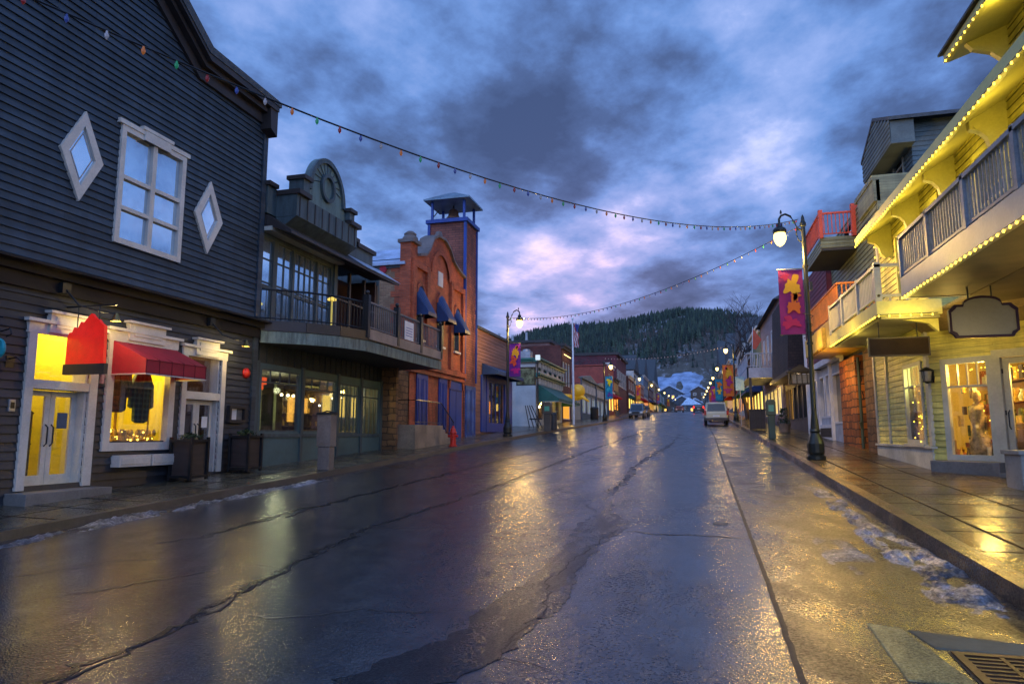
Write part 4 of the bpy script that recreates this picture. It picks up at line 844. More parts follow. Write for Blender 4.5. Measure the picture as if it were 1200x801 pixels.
# tower
tw = thing('bell_tower', 'square brick bell tower with cobalt blue corner boards and open belfry', 'tower', (-12.6, 34.8, 1.5))
m = MB(); m.box(-13.62, -11.55, 33.5, 35.4, 1.2, 13.05); m.build('shaft', brick('tower_brick', '8a5040', '754236', '4a3532', .4, .13, .014), tw)
m = MB()
for x in (-13.62, -11.55):
    for y in (33.5, 35.4): m.box(x-.07, x+.07, y-.07, y+.07, 4.5, 13.1)
m.box(-13.78, -11.40, 33.35, 35.55, 13.06, 13.26)
for x in (-13.5, -11.67):
    for y in (33.62, 35.28): m.box(x-.06, x+.06, y-.06, y+.06, 13.26, 14.45)
m.build('blue_trim', bluepaint, tw)
m = MB(); m.add([(-13.85, 33.25, 14.4), (-11.3, 33.25, 14.4), (-11.3, 35.65, 14.4), (-13.85, 35.65, 14.4), (-12.75, 34.2, 14.98), (-12.4, 34.2, 14.98), (-12.4, 34.7, 14.98), (-12.75, 34.7, 14.98)], [(0, 1, 5, 4), (1, 2, 6, 5), (2, 3, 7, 6), (3, 0, 4, 7), (4, 5, 6, 7)]); m.box(-13.88, -11.27, 33.22, 35.68, 14.31, 14.4)
m.build('roof', M('blue_grey_metal_roof', (.15, .22, .28), .4, metal=.3), tw)
m = MB(); m.lathe([(.40, 0), (.42, .08), (.30, .22), (.26, .5), (.12, .62), (.02, .64)], (-12.58, 34.45, 13.5), 16); m.build('bell', M('bronze_bell', (.16, .08, .05), .4, metal=.5), tw, smooth=True)
m = MB(); m.box(-12.9, -12.3, 34.35, 34.55, 13.27, 13.5); m.tube([(-12.58, 34.45, 14.1), (-12.58, 34.45, 14.4)], .04, 6); m.tube([(-13.4, 33.6, 13.5), (-13.2, 33.8, 13.9)], .03, 5); m.build('bell_frame', dkbrown, tw)
m = MB(L); m.box(33.65, 35.25, .06, .12, 1.55, 4.3); d_ = m.build('double_door', M('faded_blue_violet_paint', (.04, .10, .30), .5, var=.6, vs=1.5), tw)
m = MB(L)
for a in (33.75, 34.5): m.frame(a, a+.62, 1.75, 4.1, .06, .12, .14)
m.build('door_moulding', bluepaint, d_)
# ================================================================== B4 low clapboard shop
b4 = thing('low_board_shop', 'low brown board shop with navy awning between tower and parking gap', 'building', L(39.5, 0, 1.7))
SF_holes = [(37.9, 40.9, 2.5, 5.0)]
m = MB(L); siding(m, 1.4, 7.6, .2, lambda z: [(35.5, 43.2)], SF_holes, .03); m.build('front_wall', M('ruddy_boards', (.20, .10, .075), .6, grain=(.3, .3, 3)), b4)
m = MB(); m.box(-18, -11.6, 43.1, 43.2, 1.4, 7.5); m.box(-18, -11.6, 35.5, 35.6, 1.4, 7.5); m.box(-18, -11.65, 35.5, 43.2, 7.3, 7.4); m.build('side_wall', M('ruddy_boards', (.20, .10, .075)), b4)
m = MB(L); m.box(35.5, 43.3, -.3, .14, 7.6, 7.75); m.build('cornice', roofm, b4)
m = MB(L); m.frame(37.3, 41.7, 1.9, 5.3, .45, -.02, .12); m.box(36.4, 37.2, .03, .1, 1.9, 5.1); m.box(41.9, 43.0, .03, .1, 1.9, 5.1); m.build('blue_shopfront', bluepaint, b4)
f = MB(L); f.frame(37.75, 41.25, 2.35, 4.85, .07, -.05, .03); [f.box(37.75+k*.875-.02, 37.75+k*.875+.02, -.03, .02, 2.35, 4.85) for k in (1, 2, 3)]; f = f.build('window', bluepaint, b4); MB(L).box(37.8, 41.2, -.03, -.02, 2.4, 4.8).build('pane', clear, f)
room(b4, 37.6, 41.4, 2.0, 5.2, 1.6, dk_in, 9, (1, .7, .4)); m = MB(L); [m.box(37.9+random.random()*3, 38.2+random.random()*3, -1.2, -.9, 2.3+k*.35, 2.5+k*.35) for k in range(7)]; m.build('window_goods', M('mixed_goods', (.4, .3, .2), .6, var=.8, vs=8), b4)
r = thing('shop_awning', 'navy sloping awning on the low brown board shop', 'awning', L(39, 0, 5.3)); m = MB(L); m.add([(36.6, .05, 5.75), (42.4, .05, 5.75), (42.4, 1.0, 5.3), (36.6, 1.0, 5.3), (36.6, .05, 5.1), (42.4, .05, 5.1), (42.4, 1.0, 5.1), (36.6, 1.0, 5.1)], [(0, 1, 2, 3), (3, 2, 6, 7), (0, 3, 7, 4), (1, 2, 6, 5)]); m.build('canopy', bluecloth, r); m = MB(L); m.tube([(36.6, .05, 5.1), (36.6, 1, 5.1), (42.4, 1, 5.1)], .02, 5); m.build('frame', iron, r)
# ================================================================== B5 white shop with green cornices
b5 = thing('white_corner_shop', 'pale grey shop with two green cornices beside the parking gap', 'building', L(55, 0, 2.3))
pale = M('pale_grey_paint', (.46, .47, .46), .55, var=.12)
gcorn = M('deep_green_trim', (.02, .13, .10), .5)
m = MB(); m.box(-19, -11.6, 50.2, 50.4, 1.9, 7.35); m.build('side_wall', pale, b5)
hs = [(50.9+k*2.05, 52.2+k*2.05, 6.6, 7.15) for k in range(5)]+[(50.9, 53.2, 2.9, 4.7), (53.8, 56.2, 2.9, 4.7), (57.8, 60, 2.9, 4.7)]
m = MB(L); wall_holes(m, 50.2, 60.6, 1.9, 7.35, hs, -.2); m.build('front_wall', pale, b5)
for h_ in hs:
    f = MB(L); f.frame(*h_, .07, -.15, -.05); f = f.build('window', cream if h_[2] < 6 else gcorn, b5); MB(L).box(h_[0]+.05, h_[1]-.05, -.12, -.11, h_[2]+.05, h_[3]-.05).build('pane', clear if h_[2] < 6 else dkglass, f)
room(b5, 50.5, 60.4, 2.2, 4.9, 2.5, warm_in, 14, (1, .8, .5))
m = MB(L)
for zc, pr in ((7.35, .5), (6.2, .45)): m.box(50.0-.2, 60.7, -.1, pr*.6, zc-.18, zc); m.box(49.85, 60.8, -.1, pr, zc, zc+.14)
m.build('cornice', gcorn, b5)
m = MB(wallY(50.2)); m.box(-19, -11.5, 0, .2, 7.2, 7.352); m.box(-19, -11.4, 0, .3, 7.354, 7.49); m.box(-19, -11.5, 0, .2, 6.03, 6.20); m.build('side_cornice', gcorn, b5)
m = MB(L); [m.box(50.6+k*1.02, 50.75+k*1.02, 0, .28, 6.82, 7.16) for k in range(10)]; [m.box(50.6+k*1.02, 50.75+k*1.02, 0, .25, 5.6, 6.0) for k in range(10)]; m.build('brackets', cream, b5)
m = MB(); m.box(-19, -11.7, 50.3, 60.6, 7.25, 7.34); m.build('flat_roof', roofm, b5)
m = MB(); m.box(-13.0, -12.2, 51.0, 51.8, 7.35, 8.15); m.lathe([(.3, .8), (.3, 1.0), (.05, 1.05)], (-12.6, 51.4, 7.3), 12); m.build('roof_vent', steel, b5)
r = thing('shop_awning', 'deep green sloping awning on the pale shop with green cornices', 'awning', L(55, 0, 5)); m = MB(L); m.add([(50.5, .05, 5.55), (60.2, .05, 5.55), (60.2, 1.7, 4.45), (50.5, 1.7, 4.45), (50.5, .05, 4.2), (60.2, .05, 4.2), (60.2, 1.7, 4.2), (50.5, 1.7, 4.2)], [(0, 1, 2, 3), (3, 2, 6, 7), (0, 3, 7, 4), (1, 2, 6, 5)]); m.build('canopy', greencloth, r); m = MB(L); m.tube([(50.5, .05, 4.2), (50.5, 1.7, 4.2), (60.2, 1.7, 4.2)], .02, 5); m.build('frame', cream, r)
light('awning_glow', L(55, .6, 4.0), 12, (1, .75, .4), .1)
# building further back above the pale shop
bb = thing('pink_brick_block', 'low dusty pink brick block set back above the pale corner shop', 'building', (-24, 62, 2.5))
m = MB(); m.box(-30, -13.2, 63, 75, 2, 10.4); m.build('walls', pbrick, bb); m = MB(); m.box(-30.2, -13.0, 62.8, 75.2, 10.4, 10.65); m.build('coping', dkbrown, bb); m = MB(); [m.box(-20+k*1.4, -19.8+k*1.4, 64, 64.2, 10.65, 11.4+.2*(k % 2)) for k in range(4)]; m.build('flue', steel, bb)
b6 = thing('tall_brick_shop', 'tall brown brick shop with lit strip under its cornice', 'building', L(62.8, 0, 2.7))
hs = [(61.2, 62.2, 6.2, 8.4), (62.6, 63.6, 6.2, 8.4), (63.9, 64.9, 6.2, 8.4), (61.2, 64.9, 3.1, 4.9)]
m = MB(L); wall_holes(m, 60.62, 65.4, 2.3, 9.9, hs, -.2); m.build('front_wall', rbrick, b6)
m = MB(); m.box(-18, -11.6, 60.62, 60.8, 2.3, 9.8); m.box(-18, -11.6, 65.2, 65.4, 2.3, 9.8); m.box(-18, -11.7, 60.6, 65.4, 9.6, 9.7); m.build('side_wall', rbrick, b6)
for h_ in hs:
    f = MB(L); f.frame(*h_, .08, -.15, -.05); f = f.build('window', cream, b6); MB(L).box(h_[0]+.05, h_[1]-.05, -.12, -.11, h_[2]+.05, h_[3]-.05).build('pane', skyglass if h_[2] > 6 else E('warm_shop_glow', (1, .45, .06), .8), f)
m = MB(L); m.box(60.5, 65.5, -.1, .35, 9.7, 9.95); m.box(60.6, 65.4, 0, .2, 9.5, 9.699); m.build('cornice', dkbrown, b6)
MB(L).box(60.7, 64.0, .22, .27, 8.9, 8.97).build('light_strip', E('eave_strip', (1, .7, .25), 2.2), b6)
r = thing('golden_ornament', 'golden carved ball with wing-like arms hanging over a shop door', 'sign', (-10.2, 59.2, 4.6))
gold = M('glowing_gilded_paint', (.75, .42, .03), .35, metal=.2, emis=(1, .5, .02), es=.12)  # gilt colour given a faint glow of its own
m = MB(); m.ball((-9.9, 59.4, 5.5), .62, .62, .62, 14, 10); m.ball((-10.3, 59.4, 4.95), .45, .4, .3); m.build('body', gold, r, smooth=True)
for s_ in ((-10.5, 59.2, 5.0, -11.7, 59.1, 5.3), (-10.0, 59.2, 4.85, -8.9, 59.1, 4.55)):
    m = MB(); m.tube([s_[:3], ((s_[0]+s_[3])/2, s_[1], s_[2]+.12), s_[3:]], [.22, .17, .05], 8); m.build('wing', gold, r, smooth=True)
m = MB(); m.tube([(-11.6, 59.4, 6.2), (-9.8, 59.4, 6.2), (-9.8, 59.4, 5.9)], .03, 6); m.build('bracket', iron, r); light('ornament_glow', (-10.4, 58.6, 4.4), 35, (1, .6, .12), .1)
# ================================================================== B7 grey-green twin storefront with beige end wall
b7 = thing('twin_storefront', 'low grey-green twin storefront with white sign panels and plain beige end wall', 'building', L(82, 0, 3.5))
MB().box(-20, -11.62, 70.8, 71.0, 2.8, 6.9).build('end_wall', M('plain_beige_wall', (.42, .36, .28), .7, var=.1), b7)
hs = [(72+k*3.7, 74.6+k*3.7, 4.0, 5.9) for k in range(6)]
m = MB(L); wall_holes(m, 71.0, 94.4, 2.9, 7.6, hs, -.3); gg = M('grey_green_paint', (.13, .17, .17), .55); m.build('front_wall', gg, b7)
for h_ in hs:
    f = MB(L); f.frame(*h_, .12, -.25, -.05); f.box((h_[0]+h_[1])/2-.05, (h_[0]+h_[1])/2+.05, -.2, -.1, h_[2], h_[3]); f = f.build('window', white, b7); MB(L).box(h_[0]+.1, h_[1]-.1, -.22, -.21, h_[2]+.1, h_[3]-.1).build('pane', E('pale_shop_glow', (.75, .85, .6), .22), f)
for a, b_ in ((71.4, 82), (82.6, 94)): MB(L).box(a+.4, b_-.4, .02, .10, 6.2, 7.1).build('sign_panel', M('cream_sign_board', (.5, .46, .38), .6, var=.3), b7)
m = MB(L)
for a, b_ in ((71.0, 82.2), (82.3, 94.4)): c = (a+b_)/2; m.prism([(a, 7.6), (b_, 7.6), (b_, 7.75), (c, 8.3), (a, 7.75)], -.2, .25)
m.build('pediment', gg, b7); m = MB(L); [m.box(s_-.2, s_+.2, 0, .14, 3, 7.6) for s_ in (71.2, 82.3, 94.2)]; m.build('pilaster', M('slate_blue_paint', (.07, .10, .14), .5), b7)
# maroon hall
b8 = thing('maroon_block', 'big maroon side wall rising behind the low storefronts', 'building', (-18, 112, 5))
MB().box(-34, -11.9, 108, 124, 4, 14.2).build('walls', M('maroon_wall', (.10, .016, .025), .7, var=.15), b8)
m = MB(); m.box(-34.2, -11.5, 107.8, 124.2, 14.2, 14.6); m.build('coping', dkbrown, b8)
for k in range(5): window(b8, wallX(-11.9, 1), 109+k*3, 110.8+k*3, 9.5, 12, cream, dkglass, 1, (1, 1), sill=True)
window(b8, wallY(108), -24, -22.2, 10, 12.4, M('blue_shutter', (.05, .12, .25), .6), M('blue_shutter', (.05, .12, .25), .6))

# ------------------------------------------------------------------ generic street fronts further up
def shop(y0, y1, zt, X, sgn, wallm, label, trim, glow, aw=None, floors=2, gable=False, name='shop_building', balc=None, depth=12):
    fr = wallX(X, sgn); z0 = g(y0); r = thing(name, label, 'building', (X, (y0+y1)/2, z0)); zt = z0+zt
    hs = []; n = max(1, int((y1-y0)/3)); st = (y1-y0)/n
    for k in range(n):
        a = y0+k*st+st*.15; hs.append((a, a+st*.7, z0+.9, z0+2.9))
        for f_ in range(1, floors):
            if z0+3.4+f_*3-1.2 < zt: hs.append((a+st*.12, a+st*.55, z0+1.4+f_*3.1, z0+1.4+f_*3.1+1.55))
    m = MB(fr); wall_holes(m, y0, y1, z0-.6, zt, hs, -.2)
    for a in (y0, y1-.15): m.box(a, a+.15, -depth, -.01, z0-.6, zt-.02)
    m.build('walls', wallm, r)
    m = MB(fr); m.box(y0-.1, y1+.1, -.3, .35, zt, zt+.2); m.box(y0, y1, 0, .18, z0+3.35, z0+3.7); m.box(y0, y1, 0, .15, zt-.35, zt-.001); m.build('cornice', trim, r)
    m = MB(fr)
    if gable: c = (y0+y1)/2; m.prism([(y0-.2, zt+.2), (c, zt+.2+(y1-y0)*.3), (y1+.2, zt+.2)], -depth, .2)
    else: m.box(y0, y1, -depth, -.2, zt-.3, zt-.2)
    m.build('roof', roofm, r)
    for i, h_ in enumerate(hs):
        f = MB(fr); f.frame(*h_, .1, -.15, -.02); low = h_[3] < z0+3; f = f.build('window', trim, r)
        MB(fr).box(h_[0]+.08, h_[1]-.08, -.12, -.11, h_[2]+.08, h_[3]-.08).build('pane', glow if low else (dkglass if i % 3 else skyglass), f)
    if aw:
        m = MB(fr); m.add([(y0+.3, .05, z0+3.5), (y1-.3, .05, z0+3.5), (y1-.3, 1.3, z0+2.9), (y0+.3, 1.3, z0+2.9), (y0+.3, .05, z0+2.7), (y1-.3, .05, z0+2.7), (y1-.3, 1.3, z0+2.7), (y0+.3, 1.3, z0+2.7)], [(0, 1, 2, 3), (3, 2, 6, 7), (0, 3, 7, 4), (1, 2, 6, 5)]); m.build('awning', aw, r)
    return r
g1 = E('amber_window', (1, .50, .08), 2.0); g2 = E('yellow_window', (1, .68, .14), 1.8); g3 = E('cool_window', (.75, .9, .7), .6); g4 = E('orange_window', (1, .34, .04), 2.2)
wt = M('offwhite_boards', (.45, .43, .40), .6); bl = M('blue_grey_boards', (.12, .17, .22), .6); oc = M('ochre_boards', (.35, .20, .07), .6); gr = M('moss_boards', (.10, .14, .08), .6)
shop(94.6, 101.5, 7.3, -11.6, 1, M('brick_red_paint', (.30, .05, .03), .6), 'narrow red front with amber shop glow just past the twin storefront', cream, g1, redcloth)
shop(101.7, 107.8, 5.4, -11.6, 1, oc, 'low ochre front in front of the maroon block', dkbrown, g4, None, 1)
shop(124.4, 136, 6.8, -11.6, 1, rbrick, 'brown brick front just beyond the maroon block', cream, g2, greencloth)
shop(136.2, 148, 8.4, -11.6, 1, wt, 'off-white gabled front beyond the brown brick front', dkbrown, g1, None, 2, True)
shop(148.2, 162, 6.2, -11.6, 1, obrick, 'low orange brick front with red awning far up the street', cream, g2, redcloth)
shop(162.2, 178, 8.6, -11.6, 1, bl, 'blue-grey boarded front far up the street', cream, g4, None, 2, True)
shop(178.2, 200, 6.8, -11.6, 1, rbrick, 'long brown brick front far up the street', wt, g1, bluecloth)
shop(200.2, 226, 8.8, -11.6, 1, oc, 'ochre front with gable near the top of the street', cream, g2, None, 2, True)
shop(226.2, 270, 7.2, -11.6, 1, wt, 'long off-white front at the top of the street', gcorn, g1, greencloth)
# ================================================================== R1 yellow shop house with lit eaves
XR = 5.4; RF = wallX(XR, -1)
r1 = thing('yellow_shop_house', 'pale yellow clapboard shop house with brackets, balconies and lit entrance', 'building', (5.6, 18, .9))
A = Vector((5.4, 18.25)); u_ = Vector((.68, -.733)); n_ = Vector((-.733, -.68)); AF = free(A, u_.x, u_.y, n_.x, n_.y)
H_L = (18.75, 20.15, 1.62, 3.5)
m = MB(RF); siding(m, 1.45, 4.6, .15, lambda z: [(18.38, 23.3)], [(18.7, 20.2, 1.5, 3.55)])
siding(m, 4.95, 8.0, .15, lambda z: [(6.0, 21.9)], [(19.0, 20.1, 4.95, 7.1), (13.2, 14.6, 4.95, 7.2), (9.5, 11, 4.95, 7.2), (16.6, 17.6, 5.0, 7.1)]); m.build('street_wall', ysid, r1)
m = MB(RF); m.box(18.25, 23.35, -.05, .06, .8, 1.45); m.box(18.2, 23.4, -.05, .1, 1.451, 1.51); m.build('plinth', M('pale_plinth', (.50, .50, .44), .5), r1)
for q_ in ((18.22, 18.42, -.02, .05, 1.52, 4.6), (21.8, 21.95, -.02, .05, 1.52, 4.6), (23.15, 23.32, -.02, .05, 1.52, 4.6), (21.8, 21.98, -.02, .05, 4.95, 8.0)): MB(RF).box(*q_).build('corner_board', gtrim, r1)
m = MB(wallY(23.33)); m.box(5.4, 12, -.1, 0, .8, 4.6); m.build('end_wall', ysid, r1); m = MB(wallY(21.95)); m.box(5.4, 12, -.1, 0, 4.6, 8.0); m.build('end_wall', ysid, r1)
f = window(r1, RF, 18.7, 20.2, 1.55, 3.58, gtrim, clear, 1, (1,), w=.10, d=(0, .05), gd=-.03)
m = MB(RF); m.box(18.8, 20.1, -.03, .02, 2.98, 3.02); [m.box(18.8+k*.26-.01, 18.8+k*.26+.01, -.03, .02, 3.02, 3.48) for k in (1, 2, 3, 4)]; m.build('transom_bars', gtrim, f)
# angled entrance wall
sh = (.35, 1.35, 1.28, 3.42)
m = MB(AF); siding(m, .9, 4.6, .15, lambda z: [(-.03, .36), (1.30, 1.45)]); siding(m, 3.5, 4.6, .15, lambda z: [(.36, 3.6)]); siding(m, .9, 1.2, .15, lambda z: [(.36, 1.3)]); m.build('entrance_wall', ysid, r1)
m = MB(AF); m.frame(.30, 1.42, 1.2, 3.52, .13, -.05, .06); m.box(.43, 1.29, -.04, .03, 2.85, 2.89); [m.box(.43+k*.215-.01, .43+k*.215+.01, -.04, .02, 2.89, 3.4) for k in (1, 2, 3)]; f = m.build('display_window', gtrim, r1)
MB(AF).box(.43, 1.29, -.03, -.022, 1.33, 3.40).build('pane', clear, f)
m = MB(AF); m.box(1.42, 1.58, -.1, .06, .95, 3.62); m.box(2.75, 2.9, -.1, .06, .95, 3.62); m.box(1.58, 2.75, -.1, .06, 3.45, 3.62); m.build('door_frame', gtrim, r1)
m = MB(AF); m.frame(1.59, 2.74, .98, 3.44, .13, -.06, -.01); dd_ = m.build('door', gtrim, r1); MB(AF).box(1.7, 2.63, -.04, -.03, 1.1, 3.33).build('pane', clear, dd_)
m = MB(AF); m.tube([(1.66, 0, 1.9), (1.66, .05, 1.95), (1.66, .05, 2.25), (1.66, 0, 2.3)], .014, 6); [m.box(1.575, 1.60, -.02, .02, z, z+.1) for z in (1.3, 2.2, 3.1)]; m.build('handle', black, dd_)
m = MB(AF); m.box(2.9, 3.6, -.05, .0, .9, 3.6); m.build('entrance_wall', ysid, r1)
m = MB(AF); m.box(.05, 1.52, .01, .32, .8, 1.19); m.box(1.5, 3.0, .01, .34, .8, .97); m.build('step', gstone, r1, bevel=.012)
# interior behind both fronts
m = MB(); zf, zc = 1.05, 4.5; FP = [(5.47, 18.4), (7.9, 15.78), (10.5, 15.78), (10.5, 23.2), (5.47, 23.2)]
m.prism_z(FP, zf-.05, zf); m.prism_z(FP, zc, zc+.04); m.box(10.4, 10.5, 14.5, 23.2, zf, zc); m.box(5.5, 10.5, 23.1, 23.2, zf, zc); m.box(8.2, 10.5, 14.5, 14.6, zf, zc); m.build('interior', warm_in, r1)
m = MB()
rr = random.Random(5)
for k in range(4): m.box(7.9, 8.3, 16.9+k*.01, 22.5, 1.5+k*.55, 1.53+k*.55)
m.box(6.7, 7.4, 16.5, 17.3, zf, 1.9); m.box(5.7, 6.1, 19.0, 20.8, zf, 1.65); m.box(5.62, 5.66, 20.3, 22.9, 1.1, 3.6)
m.build('shop_shelf', M('shelf_wood', (.25, .13, .05), .5), r1)
goods = [M('rust_goods', (.30, .08, .02), .6, var=.5, vs=9), M('gold_goods', (.6, .35, .05), .4, var=.5, vs=9), M('olive_goods', (.12, .12, .03), .6, var=.5, vs=9), M('ivory_goods', (.6, .55, .4), .6), M('dark_goods', (.05, .03, .03), .6)]
for gi, gm in enumerate(goods):
    m = MB()
    for k in range(46):
        lv = rr.randint(0, 4); y = rr.uniform(16.6, 22.6); h_ = rr.uniform(.1, .42); w_ = rr.uniform(.04, .14); z = 1.53+.55*lv if lv < 4 else 1.06; x = 8.05 if lv < 4 else rr.uniform(7, 8)
        (m.box(x-w_, x+w_, y-w_, y+w_, z, z+h_) if k % 3 else m.lathe([(w_*.8, 0), (w_, h_*.4), (w_*.4, h_*.8), (w_*.55, h_)], (x, y, z), 8))
    for k in range(10):
        s_ = rr.uniform(.4, 1.4); w_ = rr.uniform(.02, .05); z = rr.uniform(1.2, 2.8); h_ = rr.uniform(.06, .3); p = AF(s_, -.35-rr.random()*.5, z); m.box(p[0]-w_, p[0]+w_, p[1]-w_, p[1]+w_, z, z+h_)
    for k in range(9): y = rr.uniform(18.9, 20.0); z = rr.uniform(1.7, 2.9); m.box(5.75, 5.85, y, y+.12, z, z+.2)
    tag(m.build('shop_goods', gm), gm.name.replace('_', ' ').split()[0]+' goods packed on the shelves inside the yellow shop', kind='stuff')
m = MB(AF)   # draped shop dummies
for s_, d_, h_ in ((.75, -.5, 1.65), (1.12, -.75, 1.5)): m.lathe([(.20, 0), (.23, .3), (.13, .75), (.19, 1.05), (.17, 1.2), (.05, 1.3), (.09, 1.42), (.08, 1.55), (.02, 1.6)], (s_, d_, 1.2), 12)
m.build('shop_dummy', M('knitted_ivory', (.45, .33, .16), .8, var=.5, vs=12, bump=.5), r1, smooth=True)
m = MB(AF); m.box(1.75, 2.6, -.5, -.3, 1.0, 1.95); m.build('orange_counter', M('orange_counter', (.6, .16, .04), .5), r1)
m = MB(AF); rb = random.Random(3)
for k in range(30): p = (rb.uniform(.4, 2.6), -rb.uniform(.2, 1.0), rb.choice((3.2, 3.3, rb.uniform(1.4, 3.3)))); m.ball(p, .016, n=6, m=4)
for k in range(26): m.ball((rb.uniform(-.1, .1)+(-.7), -.3-rb.random()*1.2, 1.6+rb.random()*1.7), .016, n=6, m=4)
m.build('fairy_lights', BULB, r1)
m = MB()
for k in range(30): m.ball((5.62+rb.random()*.15, 18.9+rb.random()*1.1, 1.8+rb.random()*1.6), .014, n=6, m=4)
m.build('fairy_lights', BULB, r1)
light('room_lamp', AF(.85, -.55, 3.25), 130, (1, .62, .10), .08, r1); light('room_lamp', AF(2.2, -.8, 3.1), 170, (1, .6, .12), .1, r1); light('room_lamp', (5.95, 19.6, 3.2), 90, (.92, 1, .30), .1, r1); light('room_lamp', (7.2, 20.5, 3.9), 60, (1, .78, .3), .12, r1)
# upper floor windows
for a, b_ in ((19.0, 20.1), (16.6, 17.6), (13.2, 14.6), (9.5, 11.0)): window(r1, RF, a, b_, 4.98, 7.15, ytrim, dkglass, 1, (1, 1), w=.12, d=(0, .05), sill=False, gd=-.03)
# eaves with brackets
m = MB(RF); m.prism_s([(0, 7.72), (.75, 7.30), (.78, 7.30), (.78, 7.16), (.70, 7.16), (0, 7.58)], 6.0, 20.8)
m.build('eave_soffit', ytrim, r1)
m = MB(RF); m.prism_s([(-1.0, 8.05), (.82, 7.34), (.82, 7.30), (-1.0, 8.0)], 5.9, 20.95); m.build('eave_roof', roofm, r1)
m = MB(RF); m.box(5.9, 20.9, .78, .83, 7.10, 7.33); m.build('eave_fascia', ytrim, r1)
for s_ in (20.45, 18.0, 15.6, 13.1, 10.6, 8.1):
    m = MB(RF); m.prism_s([(0, 7.62), (.60, 7.24), (.60, 7.08), (.44, 7.02), (.34, 6.90), (.30, 6.72), (.20, 6.60), (.08, 6.66), (0, 6.5)], s_-.07, s_+.07); m.lathe([(.085, -.09), (.085, .09)], (s_, .18, 6.78), 10, axis=0); m.lathe([(.07, -.09), (.07, .09)], (s_, .48, 7.12), 10, axis=0); m.build('eave_bracket', ytrim, r1)
# setback top storey
m = MB(wallX(5.9, -1)); siding(m, 7.8, 9.6, .15, lambda z: [(4, 14.3)]); m.build('top_wall', ysid, r1)
m = MB(); m.box(5.9, 12, 14.25, 14.35, 7.8, 9.6); m.build('top_end_wall', ysid, r1)
m = MB(wallX(5.9, -1)); m.prism_s([(0, 9.6), (.88, 9.28), (.88, 9.12), (.80, 9.12), (0, 9.40)], 4, 14.55); m.prism_s([(0, 9.4), (.7, 9.14), (.6, 9.0), (.3, 8.9), (.1, 8.7), (0, 8.6)], 13.9, 14.02); m.build('top_eave', ytrim, r1)
m = MB(wallX(5.9, -1)); m.prism_s([(-6, 11), (.95, 9.35), (.95, 9.30), (-6, 10.9)], 3.9, 14.65); m.build('top_roof', roofm, r1)
# far balcony with pale boards
m = MB(RF); m.box(17.05, 22.6, 0, 1.30, 4.50, 4.66); m.box(17.0, 22.7, 1.24, 1.32, 4.46, 4.80); m.box(17.0, 17.08, 0, 1.24, 4.46, 4.80); m.box(22.62, 22.7, 0, 1.24, 4.46, 4.80)
m.prism_s([(0, 4.5), (1.2, 4.5), (.2, 4.3), (0, 4.1)], 17.3, 17.45); m.prism_s([(0, 4.5), (1.2, 4.5), (.2, 4.3), (0, 4.1)], 22.2, 22.35)
bal = m.build('balcony', ytrim, r1)
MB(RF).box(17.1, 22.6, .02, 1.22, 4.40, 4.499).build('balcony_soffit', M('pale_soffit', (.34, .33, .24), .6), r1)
m = MB(RF); m.box(17.0, 22.7, 1.20, 1.32, 5.60, 5.67); m.box(17.0, 22.7, 1.23, 1.29, 4.9, 4.96)
for k in range(36): y = 17.2+k*.152; m.box(y, y+.10, 1.245, 1.275, 4.96, 5.60)
for y in (17.0, 18.85, 20.75, 22.58): m.box(y, y+.13, 1.19, 1.325, 4.8, 5.72)
m.box(17.0, 17.1, 0, 1.2, 5.60, 5.67); m.box(17.02, 17.08, 0, 1.2, 4.9, 4.96)
for k in range(3): m.box(17.03, 17.07, .2+k*.4, .24+k*.4, 4.8, 4.9)
m.build('balustrade', gtrim, bal)
# near balcony
m = MB(RF); m.box(4.0, 15.35, 0, 1.2, 4.62, 4.80); m.box(4.0, 15.43, 1.14, 1.22, 4.55, 4.98); m.box(15.36, 15.43, 0, 1.14, 4.55, 4.98)
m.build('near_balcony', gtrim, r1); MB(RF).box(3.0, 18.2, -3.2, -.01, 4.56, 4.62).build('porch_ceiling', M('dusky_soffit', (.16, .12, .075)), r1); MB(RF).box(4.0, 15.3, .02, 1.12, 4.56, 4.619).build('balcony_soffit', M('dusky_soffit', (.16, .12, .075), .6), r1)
m = MB(RF); m.box(4.0, 15.43, 1.13, 1.23, 5.78, 5.85); m.box(4.0, 15.43, 1.15, 1.20, 5.02, 5.07)
for k in range(88): y = 4.1+k*.13; m.box(y, y+.035, 1.16, 1.19, 5.0, 5.8)
for y in (15.33, 13.6, 11.8, 10.0, 8.2): m.box(y, y+.10, 1.13, 1.23, 4.98, 5.87)
m.box(15.33, 15.41, 0, 1.13, 5.78, 5.85); [m.box(15.35, 15.39, .12*k, .12*k+.03, 4.98, 5.8) for k in range(1, 9)]
m.build('balustrade', M('blue_grey_rail', (.24, .25, .26), .5), r1)
m = MB(AF); m.prism_s([(0, 4.6), (.7, 4.6), (.55, 4.42), (0, 4.2)], -.1, 3.6); m.build('entrance_cornice', M('tan_cornice', (.30, .22, .12), .6), r1)
MB(wallX(5.6, -1)).box(3, 12.6, -.1, 0, .8, 4.56).build('lower_side_wall', ysid, r1)
